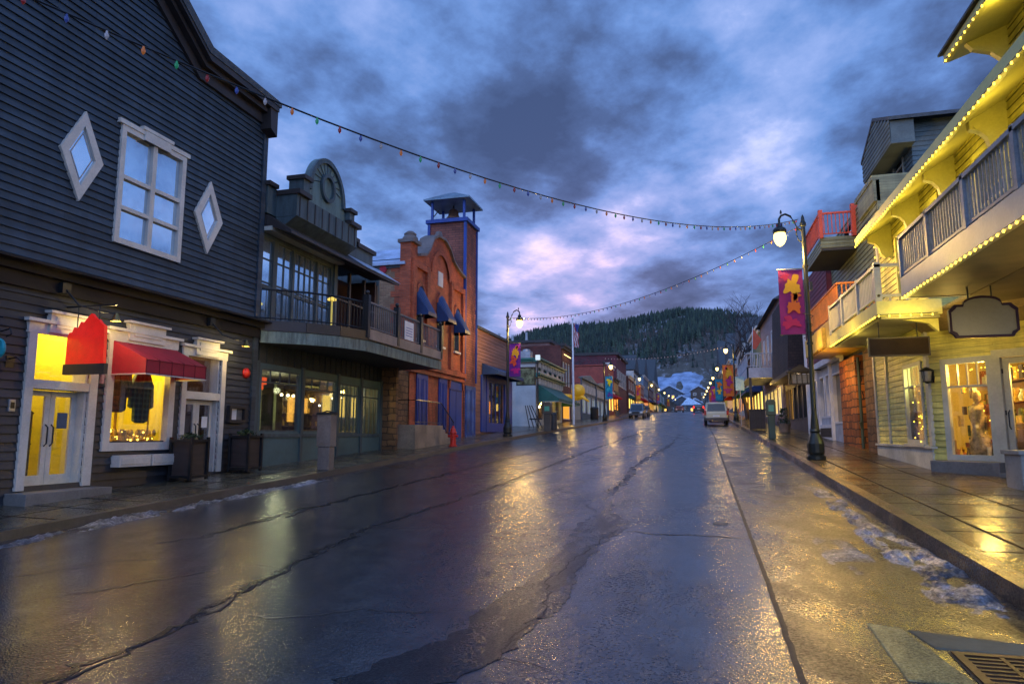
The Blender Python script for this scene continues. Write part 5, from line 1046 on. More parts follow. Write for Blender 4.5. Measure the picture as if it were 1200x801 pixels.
# wall lantern
r = thing('wall_lantern', 'black wall lantern on the yellow corner beside the lit display window', 'lantern', AF(.08, 0, 3.1)); m = MB(AF); m.box(.03, .13, 0, .04, 3.0, 3.3); m.tube([(.08, .03, 3.25), (.08, .12, 3.34), (.08, .22, 3.32)], .014, 6); m.lathe([(.02, .34), (.16, .26), (.14, .24), (.05, .23)], (.08, .22, 3.02), 10); m.lathe([(.12, .0), (.02, -.05)], (.08, .22, 3.02), 8); [m.tube([(.08+.09*cos(a), .22+.09*sin(a), 3.0), (.08+.13*cos(a), .22+.13*sin(a), 3.27)], .008, 4) for a in (0, 1.57, 3.14, 4.71)]; m.build('frame', black, r); m = MB(AF); m.lathe([(.08, 0), (.11, .24)], (.08, .22, 3.02), 8); m.build('glass', M('lantern_glass', (.25, .24, .2), .1), r)
# blank signs
def hsign(Y, x0, x1, z0, z1, label):
    c = (x0+x1)/2; w_ = x1-x0; h_ = z1-z0; fr = wallY(Y); r = thing('hanging_sign', label, 'sign', (c, Y, z0))
    def outl(e):
        P = []; a, b_, q, t_ = x0-e, x1+e, .10, z1-h_*.22+e
        P += [(a+q, z0-e), (b_-q, z0-e), (b_-q*.7, z0+q*.6-e), (b_, z0+q-e*.5), (b_, t_-q), (b_-q*.6, t_-q*.5), (b_-q, t_), (b_-w_*.17, t_)]
        for k in range(9): th = pi*k/8; P.append((c+w_*.30*cos(th), t_+(h_*.22)*sin(th)**.8))
        P += [(a+w_*.17, t_), (a+q, t_), (a+q*.6, t_-q*.5), (a, t_-q), (a, z0+q-e*.5), (a+q*.7, z0+q*.6-e)]
        return P
    MB(fr).prism(outl(.0), -.03, .03).build('panel', M('blank_tan_panel', (.42, .36, .20), .5, var=.06), r)
    MB(fr).ring(outl(.035), outl(-.008), -.045, .045).build('rim', M('dark_red_rim', (.045, .012, .015), .5), r)
    [MB(fr).tube([(x, 0, z1-.02), (x, 0, 4.56)], .014, 6).build('hanger', iron, r) for x in (c-w_*.2, c+w_*.16)]
hsign(14.5, 4.73, 5.80, 3.62, 4.34, 'blank tan shaped sign with dark red rim hanging under the near balcony')
r = thing('hanging_sign', 'plain dark brown board sign hanging under the far yellow balcony', 'sign', (4.5, 17.2, 3.9)); MB(wallY(17.5)).box(3.97, 5.22, -.04, .04, 3.60, 4.0).build('panel', M('dark_sign_board', (.022, .014, .010), .85, spec=.15), r); m = MB(wallY(17.5)); m.frame(3.95, 5.24, 3.58, 4.02, .03, -.05, .05); m.build('rim', M('black_brown_rim', (.025, .018, .015), .5), r); [MB(wallY(17.5)).tube([(x, 0, 4.0), (x, 0, 4.4)], .012, 5).build('hanger', iron, r) for x in (4.2, 5.0)]
r = thing('concrete_planter', 'grey concrete box planter at the yellow shop entrance', 'planter', (6.0, 15.0, .8)); m = MB(); m.box(5.62, 6.4, 14.4, 15.1, .78, 1.42); m.build('box', concrete, r, bevel=.02); m = MB(); m.box(5.58, 6.44, 14.36, 15.14, 1.42, 1.50); m.build('rim', concrete, r, bevel=.01)
# ---- bulb strings
def bulbs(name, label, pts, n, wire=True, r_=.018, em=None, drop=.03, sub=None):
    P = [Vector(p) for p in pts]; Ls = [(b-a).length for a, b in zip(P, P[1:])]; T = sum(Ls)
    r = thing(name, label, 'string lights', tuple(P[0])); m = MB(); m.tube([tuple(p) for p in P], .008, 4); m.build('wire', black, r)
    first = None
    for i in range(n):
        q = T*(i+.5)/n; j = 0
        while q > Ls[j] and j < len(Ls)-1: q -= Ls[j]; j += 1
        p = P[j]+(P[j+1]-P[j])*(q/Ls[j])
        if first is None:
            mm = MB(); mm.ball((p.x, p.y, p.z-drop), r_, r_, r_*1.5, 7, 5); first = mm.build('bulb', BULB, r); f0 = p
        else:
            c = first.copy(); COL.objects.link(c); c.parent = r; c.location = p-f0
    return r
bulbs('string_lights', 'warm bulbs along the long lower eave of the yellow house', [RF(8.0, .85, 7.10), RF(20.9, .85, 7.10)], 64)
bulbs('string_lights', 'warm bulbs along the setback top eave of the yellow house', [(5.0, 10.5, 9.12), (5.0, 14.5, 9.12)], 20)
bulbs('string_lights', 'warm bulbs along the near balcony edge with grey rail', [RF(8.6, 1.24, 4.58), RF(15.43, 1.24, 4.58)], 34)
bulbs('string_lights', 'warm bulbs round the far yellow balcony with pale boards', [RF(22.7, 1.34, 4.48), RF(16.97, 1.34, 4.48), RF(16.97, 0.1, 4.48)], 32)
bulbs('string_lights', 'warm bulbs down the far corner of the yellow upper wall', [RF(21.98, .08, 7.5), RF(21.98, .08, 5.0)], 8)
for y, d_, z, p in ((9.5, .55, 6.75, 9), (12, .55, 6.75, 9), (14.4, .55, 6.75, 9), (16.8, .5, 6.75, 9), (19.2, .5, 6.75, 9), (17.7, .9, 5.3, 5), (16.6, .75, 4.3, 16), (19.5, 1.6, 4.2, 16), (21.8, .6, 6.2, 5), (12.5, 1.45, 4.45, 3)):
    light('eave_glow', RF(y, d_, z), p*GLOWK, (1, .74, .12), .18, r1)
light('eave_glow', (5.2, 12.5, 8.95), 5*GLOWK, (1, .74, .12), .15, r1); light('sign_fill', (4.9, 13.6, 3.4), 5*GLOWK, (1, .75, .3), .1, r1); light('step_glow', (5.3, 16.2, 3.9), 14*GLOWK, (1, .66, .15), .1, r1)  # lamp by the blank sign has no fixture, added to brighten it
# ================================================================== R2 green house with stone piers and red rail
r2 = thing('green_board_house', 'olive board house with stone piers, red-railed balcony and orange balcony', 'building', (6, 28, 1.2))
R2F = wallX(5.85, -1)
m = MB(R2F); siding(m, 4.7, 9.9, .17, lambda z: [(23.5, 31.3)], [(25.2, 26.2, 5.4, 7.4), (27.4, 28.4, 5.4, 7.4), (26.8, 28.2, 8.6, 9.6)]); m.build('upper_wall', greensid, r2)
for a, b_, c, d_ in ((25.2, 26.2, 5.4, 7.4), (27.4, 28.4, 5.4, 7.4), (26.8, 28.2, 8.6, 9.6)): window(r2, R2F, a, b_, c, d_, dkbrown, dkglass, 1, (1, 1), d=(0, .05), gd=-.03)
MB().box(5.85, 12, 23.4, 23.5, 4.6, 9.9).build('end_wall', greensid, r2); MB().box(5.85, 12, 31.3, 31.4, 4.6, 9.9).build('end_wall', greensid, r2)
m = MB(R2F); m.box(23.4, 25.9, -4, .12, 9.9, 10.05); m.box(23.4, 25.6, -.1, .09, 9.2, 9.899); m.build('parapet', greensid, r2)
for a, b_, X_, mm_ in ((26.2, 28.9, 5.45, ostone), (23.5, 25.2, 5.5, stone)):
    m = MB(); m.box(X_, X_+.5, a, b_, .9, 4.55); m.build('stone_pier', mm_, r2, bevel=.02)
m = MB(); m.box(6.1, 6.2, 25.2, 26.2, .9, 4.5); m.box(5.9, 12, 23.4, 31.3, 4.5, 4.65); m.build('recess_door', M('dark_olive_door', (.04, .05, .03), .5), r2)
m = MB(); m.tube([(5.42, 25.55, 1.3), (5.42, 25.55, 4.4)], .05, 8); m.tube([(5.42, 25.55, 1.9), (5.36, 25.5, 2.2)], .04, 6); m.build('drainpipe', M('dark_green_pipe', (.05, .07, .04), .5), r2)
m = MB(R2F); m.box(26.4, 29.8, 0, 1.2, 8.42, 8.52)
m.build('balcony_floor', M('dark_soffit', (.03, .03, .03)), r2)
m = MB(wallX(4.65, -1)); siding(m, 8.42, 8.95, .13, lambda z: [(26.45, 29.8)]); bf = MB(wallY(26.45)); siding(bf, 8.42, 8.95, .13, lambda z: [(4.65, 5.85)])
m.v += bf.v; k0 = len(m.v)-len(bf.v); m.f += [tuple(i+k0 for i in f_) for f_ in bf.f]; m.mi += bf.mi; m.build('balcony_skirt', greensid, r2)
m = MB(wallX(4.65, -1)); rail(None, 26.4, 29.8, 0, 8.95, 9.85, .12, .014, mb=m, tw=.045); bf = MB(wallY(26.42)); rail(None, 4.65, 5.85, 0, 8.95, 9.85, .12, .014, mb=bf, tw=.045); bf.box(4.6, 4.74, -.07, .07, 8.9, 9.95); bf.box(5.70, 5.95, -.1, .1, 8.9, 10.1)
m.v += bf.v; k0 = len(m.v)-len(bf.v); m.f += [tuple(i+k0 for i in f_) for f_ in bf.f]; m.mi += bf.mi; m.build('balcony_rail', M('red_orange_paint', (.50, .07, .03), .5), r2)
m = MB(); m.box(4.7, 5.85, 24.2, 30.4, 4.85, 4.98); m.box(4.62, 4.7, 24.2, 30.5, 4.85, 5.75); m.box(4.62, 5.85, 24.12, 24.2, 4.85, 5.75); m.build('orange_balcony', M('mustard_board', (.48, .30, .05), .5), r2)
m = MB(wallX(4.66, -1)); rail(None, 24.15, 30.5, 0, 5.75, 6.75, .12, .02, mb=m, tw=.05); bf = MB(wallY(24.15)); rail(None, 4.66, 5.85, 0, 5.75, 6.75, .12, .02, mb=bf, tw=.05)
m.v += bf.v; k0 = len(m.v)-len(bf.v); m.f += [tuple(i+k0 for i in f_) for f_ in bf.f]; m.mi += bf.mi; m.build('orange_rail', M('orange_paint', (.60, .20, .03), .5), r2)
m = MB(); m.prism([(0, 0), (0, 0), (0, 0)], 0, 0) if False else m.box(4.5, 4.62, 26.5, 30.4, 4.9, 5.6); m.build('balcony_sign', M('yellow_board', (.65, .42, .05), .5), r2); light('balcony_glow', (3.9, 27, 5.1), 26*GLOWK, (1, .62, .08), .15, r2)
light('pier_glow', (4.7, 27.3, 4.0), 26*GLOWK, (1, .55, .08), .12, r2); light('pier_glow', (4.5, 24.2, 4.0), 12*GLOWK, (1, .55, .08), .12, r2)
# dormer
dm_ = MB(); X0 = 7.2
m = MB(wallX(X0, -1)); siding(m, 9.6, 12.2, .16, lambda z: [(24.2, 27.2)], [(25.1, 26.3, 10.2, 11.8)]); m.build('dormer_front', M('slate_green_boards', (.09, .12, .12), .55), r2)
m = MB(wallY(24.2)); siding(m, 9.6, 12.1, .16, lambda z: [(X0, 12)]); m.build('dormer_side', M('slate_green_boards', (.09, .12, .12)), r2)
window(r2, wallX(X0, -1), 25.1, 26.3, 10.2, 11.8, gtrim, dkglass, 1, (1, 1), d=(0, .05), gd=-.03)
m = MB(); ym = 25.7; x0_ = X0-.75
m.add([(x0_, 23.7, 12.0), (x0_, ym, 12.85), (12, ym, 12.85), (12, 23.7, 12.0), (x0_, 23.7, 12.12), (x0_, ym, 12.97), (12, ym, 12.97), (12, 23.7, 12.12)], [(0, 1, 2, 3), (4, 5, 6, 7), (0, 1, 5, 4), (0, 3, 7, 4)])
m.add([(x0_, 27.7, 12.0), (x0_, ym, 12.85), (12, ym, 12.85), (12, 27.7, 12.0), (x0_, 27.7, 12.12), (x0_, ym, 12.97), (12, ym, 12.97), (12, 27.7, 12.12)], [(0, 1, 2, 3), (4, 5, 6, 7), (0, 1, 5, 4), (0, 3, 7, 4)]); m.build('dormer_roof', roofm, r2)
m = MB(wallX(X0-.72, -1)); siding(m, 11.3, 12.8, .16, lambda z: [(max(23.8, ym-(12.85-z)*2.3), min(27.6, ym+(12.85-z)*2.3))]); m.build('dormer_gable', M('slate_green_boards', (.09, .12, .12)), r2)
m = MB(); m.box(X0-.72, X0, 23.8, 27.6, 11.22, 11.3); m.box(X0-.7, X0, 23.82, 23.88, 11.3, 12.0); m.build('dormer_soffit', M('slate_green_boards', (.09, .12, .12)), r2)
# grey storefront of R3
r3 = thing('grey_storefront', 'grey boarded storefront with maroon upper wall', 'building', (5.7, 34, 1.5)); GF = wallX(5.65, -1)
hs = [(31.9, 33.0, 2.5, 4.4), (33.4, 34.5, 2.5, 4.4), (34.9, 36.0, 2.5, 4.4), (36.4, 37.4, 2.5, 4.4), (29.3, 31.4, 2.2, 4.3)]
m = MB(GF); wall_holes(m, 29.0, 38, 1.1, 5.0, hs, -.2); m.build('lower_wall', M('blue_white_paint', (.36, .40, .46), .55), r3)
for h_ in hs:
    f = MB(GF); f.frame(*h_, .08, -.15, .03); f = f.build('window', white, r3); MB(GF).box(h_[0]+.05, h_[1]-.05, -.12, -.11, h_[2]+.05, h_[3]-.05).build('pane', dkglass, f)
m = MB(GF); m.box(31.5, 37.8, .0, .08, 1.55, 2.2); m.build('lower_panel', white, r3); m = MB(GF); [m.box(31.6+k*.18, 31.68+k*.18, .085, .10, 1.65, 2.05) for k in range(34)]; m.build('panel_slots', dkbrown, r3)
m = MB(GF); [m.box(s_-.09, s_+.09, 0, .12, 1.2, 5.0) for s_ in (29.1, 31.6, 34.7, 37.8)]; m.box(29, 38, 0, .25, 4.75, 5.0); m.build('pilaster', white, r3)
m = MB(GF); siding(m, 5.0, 9.5, .2, lambda z: [(31.4, 38)]); m.build('upper_wall', M('maroon_boards', (.16, .015, .03), .6, grain=(.3, .3, 3)), r3)
for q_ in ((5.65, 12, 31.45, 31.55, 5, 9.39), (5.65, 12, 37.9, 38, 1, 9.39)): MB().box(*q_).build('end_wall', M('maroon_boards', (.16, .015, .03)), r3)
MB().box(5.7, 12, 31.4, 38, 9.4, 9.5).build('flat_roof', roofm, r3); m = MB(GF); m.box(37.8, 38.05, 0, .12, 5, 9.6); m.build('corner_board', white, r3)
# shingled overhang
r4 = thing('shingled_shop', 'shop with brown shingled upper storey overhanging the pavement', 'building', (6, 43, 1.9)); r4m = brick('brown_shingles', '3e2e2c', '2f2424', '1c1616', .2, .16, .012, .8, .8)
m = MB(); m.add([(4.9, 39.5, 5.2), (5.1, 39.5, 9.6), (5.1, 47.5, 9.6), (4.9, 47.5, 5.2), (12, 39.5, 5.2), (12, 39.5, 9.6), (12, 47.5, 9.6), (12, 47.5, 5.2)], [(0, 1, 2, 3), (0, 1, 5, 4), (3, 2, 6, 7), (1, 2, 6, 5), (0, 3, 7, 4)]); m.build('shingled_storey', r4m, r4)
G4 = wallX(5.7, -1); hs = [(38.9+k*1.8, 40.2+k*1.8, 2.6, 4.6) for k in range(5)]; m = MB(G4); wall_holes(m, 38.2, 47.8, 1.5, 5.2, hs, -.2); m.build('lower_wall', M('dusky_plum_boards', (.11, .07, .065), .6), r4)
for k, h_ in enumerate(hs):
    f = MB(G4); f.frame(*h_, .08, -.15, .03); f = f.build('window', dkbrown, r4); MB(G4).box(h_[0]+.05, h_[1]-.05, -.12, -.11, h_[2]+.05, h_[3]-.05).build('pane', g1 if k > 2 else dkglass, f)
m = MB(); m.box(4.8, 5.7, 38.4, 47.8, 4.95, 5.19); m.build('overhang_beam', dkbrown, r4)
m = MB(); m.box(4.6, 4.66, 36.2, 37.0, 4.3, 4.5); m = None
r5 = thing('white_balcony_inn', 'inn with white railed balcony and dusky pink upper floor', 'building', (6, 53, 2.4)); G5 = wallX(5.6, -1)
hs = [(49+k*2.4, 50.6+k*2.4, 3.1, 5.0) for k in range(5)]+[(49.4+k*3, 50.4+k*3, 7.4, 9.3) for k in range(4)]
m = MB(G5); wall_holes(m, 48, 61.5, 1.9, 10.8, hs, -.2); m.box(48, 48.15, -7, -.01, 1.9, 10.8); m.box(61.3, 61.45, -7, -.01, 1.9, 10.7); m.build('walls', M('dusky_pink_boards', (.22, .15, .16), .6, grain=(.3, .3, 3)), r5)
for k, h_ in enumerate(hs):
    f = MB(G5); f.frame(*h_, .1, -.15, .03); f = f.build('window', white, r5); MB(G5).box(h_[0]+.05, h_[1]-.05, -.12, -.11, h_[2]+.05, h_[3]-.05).build('pane', g2 if k < 5 else dkglass, f)
m = MB(); m.prism([(0, 0)]*3, 0, 0) if False else m.add([(5.2, 47.7, 10.7), (9, 47.7, 13), (9, 61.8, 13), (5.2, 61.8, 10.7), (12.8, 47.7, 10.7), (12.8, 61.8, 10.7)], [(0, 1, 2, 3), (1, 4, 5, 2), (0, 1, 4), (3, 2, 5)]); m.build('roof', roofm, r5)
m = MB(); m.box(3.6, 5.6, 49.5, 60, 5.75, 5.95); m.box(3.5, 3.6, 49.4, 60.1, 5.6, 6.3); m.box(3.5, 5.6, 49.4, 49.5, 5.6, 6.3); m.build('balcony', M('dusk_white_boards', (.42, .42, .46), .6), r5)
m = MB(wallX(3.55, -1)); rail(None, 49.4, 60.1, 0, 6.3, 7.3, .3, .03, mb=m, tw=.06); bf = MB(wallY(49.45)); rail(None, 3.55, 5.6, 0, 6.3, 7.3, .22, .03, mb=bf, tw=.06)
m.v += bf.v; k0 = len(m.v)-len(bf.v); m.f += [tuple(i+k0 for i in f_) for f_ in bf.f]; m.mi += bf.mi; m.build('balcony_rail', M('dusk_white_boards', (.42, .42, .46)), r5)
light('porch_lamp', (4.6, 50.5, 5.2), 60, (1, .6, .12), .12, r5); light('porch_lamp', (4.6, 46, 4.3), 35, (1, .66, .2), .12, r4); light('shop_glow', (4.9, 36, 4.2), 10, (1, .7, .4), .1)
m = MB(); [m.box(x-.08, x+.08, 49.5, 49.66, 2.2, 5.7) for x in (3.7,)]; m.build('balcony_post', dkbrown, r5)
shop(62, 72, 8.2, 5.6, -1, gr, 'moss green front beyond the white balcony inn', cream, g2, bluecloth)
shop(72.2, 84, 6.6, 5.6, -1, rbrick, 'brown brick front on the lamp-banner side mid street', cream, g1, greencloth)
shop(84.2, 97, 8.8, 5.6, -1, wt, 'off-white gabled front mid street on the parking side', dkbrown, g4, None, 2, True)
shop(97.2, 112, 6.8, 5.6, -1, obrick, 'orange brick front mid street on the parking side', cream, g2, redcloth)
shop(112.2, 130, 8.4, 5.6, -1, bl, 'blue-grey front higher up on the parking side', cream, g1, None, 2, True)
shop(130.2, 152, 6.8, 5.6, -1, rbrick, 'long brick front higher up on the parking side', wt, g2, greencloth)
shop(152.2, 180, 8.6, 5.6, -1, oc, 'ochre front far up on the parking side', cream, g4, None, 2, True)
shop(180.2, 225, 7.4, 5.6, -1, wt, 'long pale front near the top on the parking side', gcorn, g1, redcloth)
# ================================================================== street lamps
lampm = M('dark_green_black_iron', (.022, .026, .024), .35, metal=.4)
def make_lamp(x, y, sd, label, H=6.85, banner=None, power=0, gm=GLOBE, coil=False):
    """sd=+1: arm reaches towards +x"""
    z = g(y)+.15; r = thing('street_lamp', label, 'street lamp', (x, y, z), 'street lamps along the street'); fr = lambda a, b_, c: (x+sd*a, y+b_, z+c)
    m = MB(fr); m.lathe([(.26, 0), (.26, .10), (.20, .13), (.23, .2), (.23, .45), (.17, .62), (.12, .75), (.15, .8), (.12, .86), (.10, 1.1), (.075, 1.3)], (0, 0, 0), 14); m.build('base', lampm, r, smooth=False)
    m = MB(fr); m.lathe([(.072, 1.3), (.06, H), (.09, H+.02), (.09, H+.1), (.06, H+.16), (.04, H+.3), (.01, H+.36)], (0, 0, 0), 12); m.lathe([(.09, 0), (.09, .07)], (0, 0, 3.3), 12); m.lathe([(.085, 0), (.085, .06)], (0, 0, 5.6), 12); m.build('post', lampm, r, smooth=False)
    m = MB(fr); P = [(0, 0, H-.15)]+[(.16+.0, 0, H-.05), (.24, 0, H+.16), (.34, 0, H+.34), (.48, 0, H+.42), (.60, 0, H+.38), (.66, 0, H+.28), (.66, 0, H+.16)]
    m.tube(P, .034, 8); m.tube([(0, 0, H-.5), (.14, 0, H-.42), (.2, 0, H-.2), (.16, 0, H-.02)], .02, 6); m.lathe([(.01, .1), (.03, .04), (.03, -.02)], (.60, 0, H+.46), 8); m.build('arm', lampm, r)
    m = MB(fr); m.lathe([(.05, .16), (.09, .13), (.09, .04), (.17, -.02), (.20, -.08), (.19, -.14), (.15, -.16)], (.66, 0, H), 14); m.build('lamp_shade', lampm, r)
    m = MB(fr); m.lathe([(.155, -.16), (.185, -.26), (.17, -.38), (.11, -.50), (.03, -.56)], (.66, 0, H), 14); m.build('globe', gm, r, smooth=True)
    if power: light('lamp_light', fr(.66, 0, H-.72), power, (1, .60, .15), .16, r)
    if coil: m = MB(fr); m.tube([(.12*cos(k*.9)*(.8 if k % 3 else 1.2), .12*sin(k*.9), 3.5+k*.035) for k in range(22)], .012, 4); m.box(-.16, -.08, -.05, .05, 4.9, 5.15); m.build('cable_coil', black, r)
    if banner:
        zt, zb, w_, cols, seed, lab = banner; b_ = thing('banner', lab, 'banner', fr(.1, 0, zb), 'banners on the street lamps')
        m = MB(fr); n = 8
        for i in range(n+1):
            for j in range(5): a = .09+w_*j/4; c = zt+(zb-zt)*i/n; m.v.append(fr(a, .02*sin(i*1.1+j)+.0, c)); m.v.append(fr(a, .02*sin(i*1.1+j)+.012, c))
        for i in range(n):
            for j in range(4):
                for k in (0, 1): q = (i*5+j)*2+k; m.f.append((q, q+2, q+12, q+10)); m.mi.append(0)
        cl = m.build('cloth', M('banner_cloth_'+cols[0], cols[0], .8, var=.12), b_, smooth=True)
        rr = random.Random(seed)
        def blob(cx, cz, sx, sz, col, nm, sp):
            P = []
            for k in range(66): a = 2*pi*k/66; q = 1+.26*sin(a*3+sp)+.20*sin(a*5+sp*2)+.13*sin(a*9+sp*3); P.append((cx+sx*q*cos(a), cz+sz*q*sin(a)))
            m = MB(fr)
            for d_ in (-.034, .046): m.add([(min(max(p[0], .10), .08+w_), d_, min(max(p[1], zb+.02), zt-.02)) for p in P], [tuple(range(66))])
            m.build(nm, M('print_'+col, col, .8, var=.1), cl)
        hh = zt-zb; cx = .09+w_/2
        blob(cx+.05*sd, zt-hh*.26, w_*.30, hh*.15, cols[1], 'leaf_print', seed); blob(cx-.05, zt-hh*.56, w_*.26, hh*.11, cols[2], 'flower_print', seed+1); blob(cx+.06, zt-hh*.82, w_*.34, hh*.08, cols[3], 'petal_print', seed+2); blob(cx-.12, zt-hh*.42, w_*.16, hh*.06, cols[2], 'bud_print', seed+4); blob(cx+.15, zt-hh*.11, w_*.14, hh*.05, cols[3], 'bud_print', seed+5)
        for q_ in (zt+.02, zb-.02): MB(fr).tube([(0, 0, q_), (.12+w_, 0, q_)], .014, 6).build('banner_rod', black, b_)
    return r
make_lamp(3.28, 21.3, -1, 'tall dark lamp post with lit globe on the pavement before the yellow house', 6.85, (5.55, 3.62, .68, ('7c1560', 'd8a01c', 'c8601e', 'b02050'), 2, 'plum and pink banner with gold leaf print on the nearest lamp post'), LAMPP, GLOBE, True)
make_lamp(-9.62, 35.0, 1, 'dark lamp post with lit globe between the bell tower and parking gap', 6.3, (4.9, 3.15, .62, ('6c1f86', 'e0a51e', 'd8502a', 'c01a7a'), 4, 'purple banner with yellow and red flower print beside the board shop'), LAMPP*.6, GLOBE)
make_lamp(-9.6, -4.0, 1, 'dark lamp post standing behind the viewpoint on the grey shop pavement', 6.6, None, 0)
lk = [(66, 5.5, ('1b7fa0', 'd8c81c', '2aa6b8', '5a3a86'), 'teal banner with yellow print before the twin storefront'), (101, 5.5, ('c8701c', 'c03a3a', 'b0306a', 'd8a01c'), 'amber and crimson banner past the twin storefront'), (130, 5.3, None, ''), (156, 5.3, ('7a2a6a', 'd8a01c', 'c05030', '2a7a9a'), 'small violet banner far up the shop side'), (184, 5.3, None, ''), (214, 5.2, ('c07018', 'd8c020', 'b03040', '902050'), 'tiny orange banner near the top of the shop side'), (248, 5.2, None, ''), (285, 5.2, None, '')]
nm = ['third', 'fourth', 'fifth', 'sixth', 'seventh', 'eighth', 'ninth', 'tenth', 'eleventh', 'twelfth']
for i, (y, h_, c, lb) in enumerate(lk):
    make_lamp(-8.45, y, 1, '%s lit lamp post up the left-hand shop side'.replace('left-hand ', '') % nm[i-1 if i else 0] if i else 'lit lamp post beside the teal banner and twin storefront', h_, (h_-1.2, h_-3.4, .7, c, i+7, lb) if c else None, 130 if i < 3 else 0, GLOBEF)
rk = [(64, 6.6, ('d86a1c', 'e09a1c', 'b0286a', 'c03a5a'), 'orange banner with purple print just before the white balcony'), (90, 6.2, ('17708c', 'c8701c', 'd8b81c', '1f8a9a'), 'teal and orange banner beyond the white balcony'), (112, 5.8, ('a8286a', 'e0a01c', 'c0402a', '7a2a86'), 'magenta banner midway up the parking side'), (132, 5.6, ('c8601c', 'd8b81c', 'b02a4a', 'a82a6a'), 'small orange banner higher up the parking side'), (154, 5.5, None, ''), (176, 5.4, None, ''), (205, 5.3, None, ''), (245, 5.3, None, '')]
for i, (y, h_, c, lb) in enumerate(rk):
    make_lamp(3.45, y, -1, '%s lit lamp post up the parking-lane side' % nm[i-1] if i else 'lit lamp post beside the orange banner near the white balcony', h_, (h_-1.6, h_-4.4, .9, c, i+17, lb) if c else None, 130 if i < 3 else 0, GLOBEF)
# ---- overhead strings of coloured bulbs
cc_ = [M('bulb_red', (.2, .01, .01), .3, emis=(1, .05, .03), es=.03), M('bulb_blue', (.015, .03, .16), .3, emis=(.1, .2, 1), es=.07), M('bulb_white', (.22, .22, .26), .3, emis=(.8, .8, 1), es=.06), M('bulb_orange', (.25, .07, .01), .3, emis=(1, .3, .05), es=.12), M('bulb_green', (.01, .12, .06), .3, emis=(.05, .9, .4), es=.08)]
def span(label, A_, B_, sag, n, r_, t0=0, grp=None, lit=None):
    A_, B_ = Vector(A_), Vector(B_); f = lambda t_: A_+(B_-A_)*t_-Vector((0, 0, 4*sag*t_*(1-t_)))
    r = thing('overhead_light_string', label, 'string lights', tuple(A_)); m = MB(); m.tube([tuple(f(k/40)) for k in range(41)], .011 if lit is None else .014, 5); m.build('wire', black, r)
    for i in range(n):
        p = f(t0+(1-t0)*(i+.5)/n); m = MB(); q = .012*sin(i*7.3); m.lathe([(r_*.5, .0), (r_*.55, -r_*1.1), (r_, -r_*1.5), (r_*.85, -r_*2.8), (r_*.1, -r_*4)], (p.x+q, p.y, p.z-.005), 7); m.build('bulb', cc_[i % 5] if lit is None else lit, r)
span('long string of coloured bulbs crossing the street to the nearest lamp post', (-9.5, -4, 6.85), (3.15, 21.3, 8.15), 2.0, 66, .021, .26)
span('thin bulb string from the nearest lamp post to the tower-side lamp post', (3.2, 21.3, 7.95), (-9.5, 35, 8.0), .9, 60, .024)
span('far bulb string crossing the street below the hill', (-8.45, 66, 9.1), (3.45, 64, 9.8), .5, 40, .03, 0, None, M('dim_far_bulb', (.4, .3, .3), .4, emis=(1, .7, .6), es=.12))
# ---- flagpole
r = thing('flagpole', 'white flagpole with small limp striped flag before the beige end wall', 'flagpole', (-9.6, 55.2, g(55)+.15)); zf = g(55)+.15
m = MB(); m.lathe([(.10, 0), (.09, 2), (.06, 8.6)], (-9.6, 55.2, zf), 10); m.ball((-9.6, 55.2, zf+8.7), .1); m.build('pole', white, r)
fr_ = M('flag_red', (.35, .03, .04), .8); fw = M('flag_white', (.5, .5, .52), .8); fb = M('flag_blue', (.04, .06, .25), .8)
m = MB(); z1 = zf+8.35
for i in range(9):
    for j in range(7):
        m.cur = 2 if (i < 3 and j > 2) else ((j) % 2)
        f_ = lambda a, b_: (-9.53+b_*.06+.05*sin(a*1.7+b_), 55.2+.06*sin(b_*1.5+a*.8), z1-a*.22-b_*.02)
        m.add([f_(i, j), f_(i+1, j), f_(i+1, j+1), f_(i, j+1)], [(0, 1, 2, 3)])
m.build('flag', [fr_, fw, fb], r)
# ---- hydrant, pedestal, kiosks, bins
def hydrant(x, y):
    z = g(y)+.14; r = thing('fire_hydrant', 'red fire hydrant at the kerb near the stone stoop', 'hydrant', (x, y, z)); rd = M('red_enamel', (.5, .02, .01), .35)
    m = MB(); m.lathe([(.17, 0), (.17, .05), (.12, .07), (.12, .50), (.15, .52), (.15, .57), (.12, .60), (.10, .70), (.05, .77), (.05, .82), (.02, .83)], (x, y, z), 14); m.build('barrel', rd, r, smooth=False)
    m = MB(); m.lathe([(.055, -.21), (.055, .21)], (x, y, z+.42), 10, axis=0); m.lathe([(.07, -.22), (.07, 0)], (x, y, z+.38), 10, axis=1); m.build('nozzle', rd, r)
hydrant(-9.62, 26.6)
x, y = -9.55, 16.5; z = g(y)+.13; r = thing('utility_pedestal', 'tall grey-brown utility pedestal on the kerb below the deck', 'utility box', (x, y, z)); um = M('taupe_metal', (.17, .14, .125), .5)
m = MB(); m.box(x-.17, x+.17, y-.14, y+.14, z, z+.62); m.build('base', um, r, bevel=.015); m = MB(); m.box(x-.20, x+.20, y-.16, y+.16, z+.62, z+1.46); m.box(x-.16, x+.16, y-.165, y-.16, z+.7, z+1.3); m.build('cabinet', um, r, bevel=.02); m = MB(); m.box(x-.22, x+.22, y-.18, y+.18, z+1.46, z+1.52); m.tube([(x-.22, y, z+1.5), (x, y, z+1.56), (x+.24, y, z+1.52)], .02, 5); m.build('lid', iron, r)
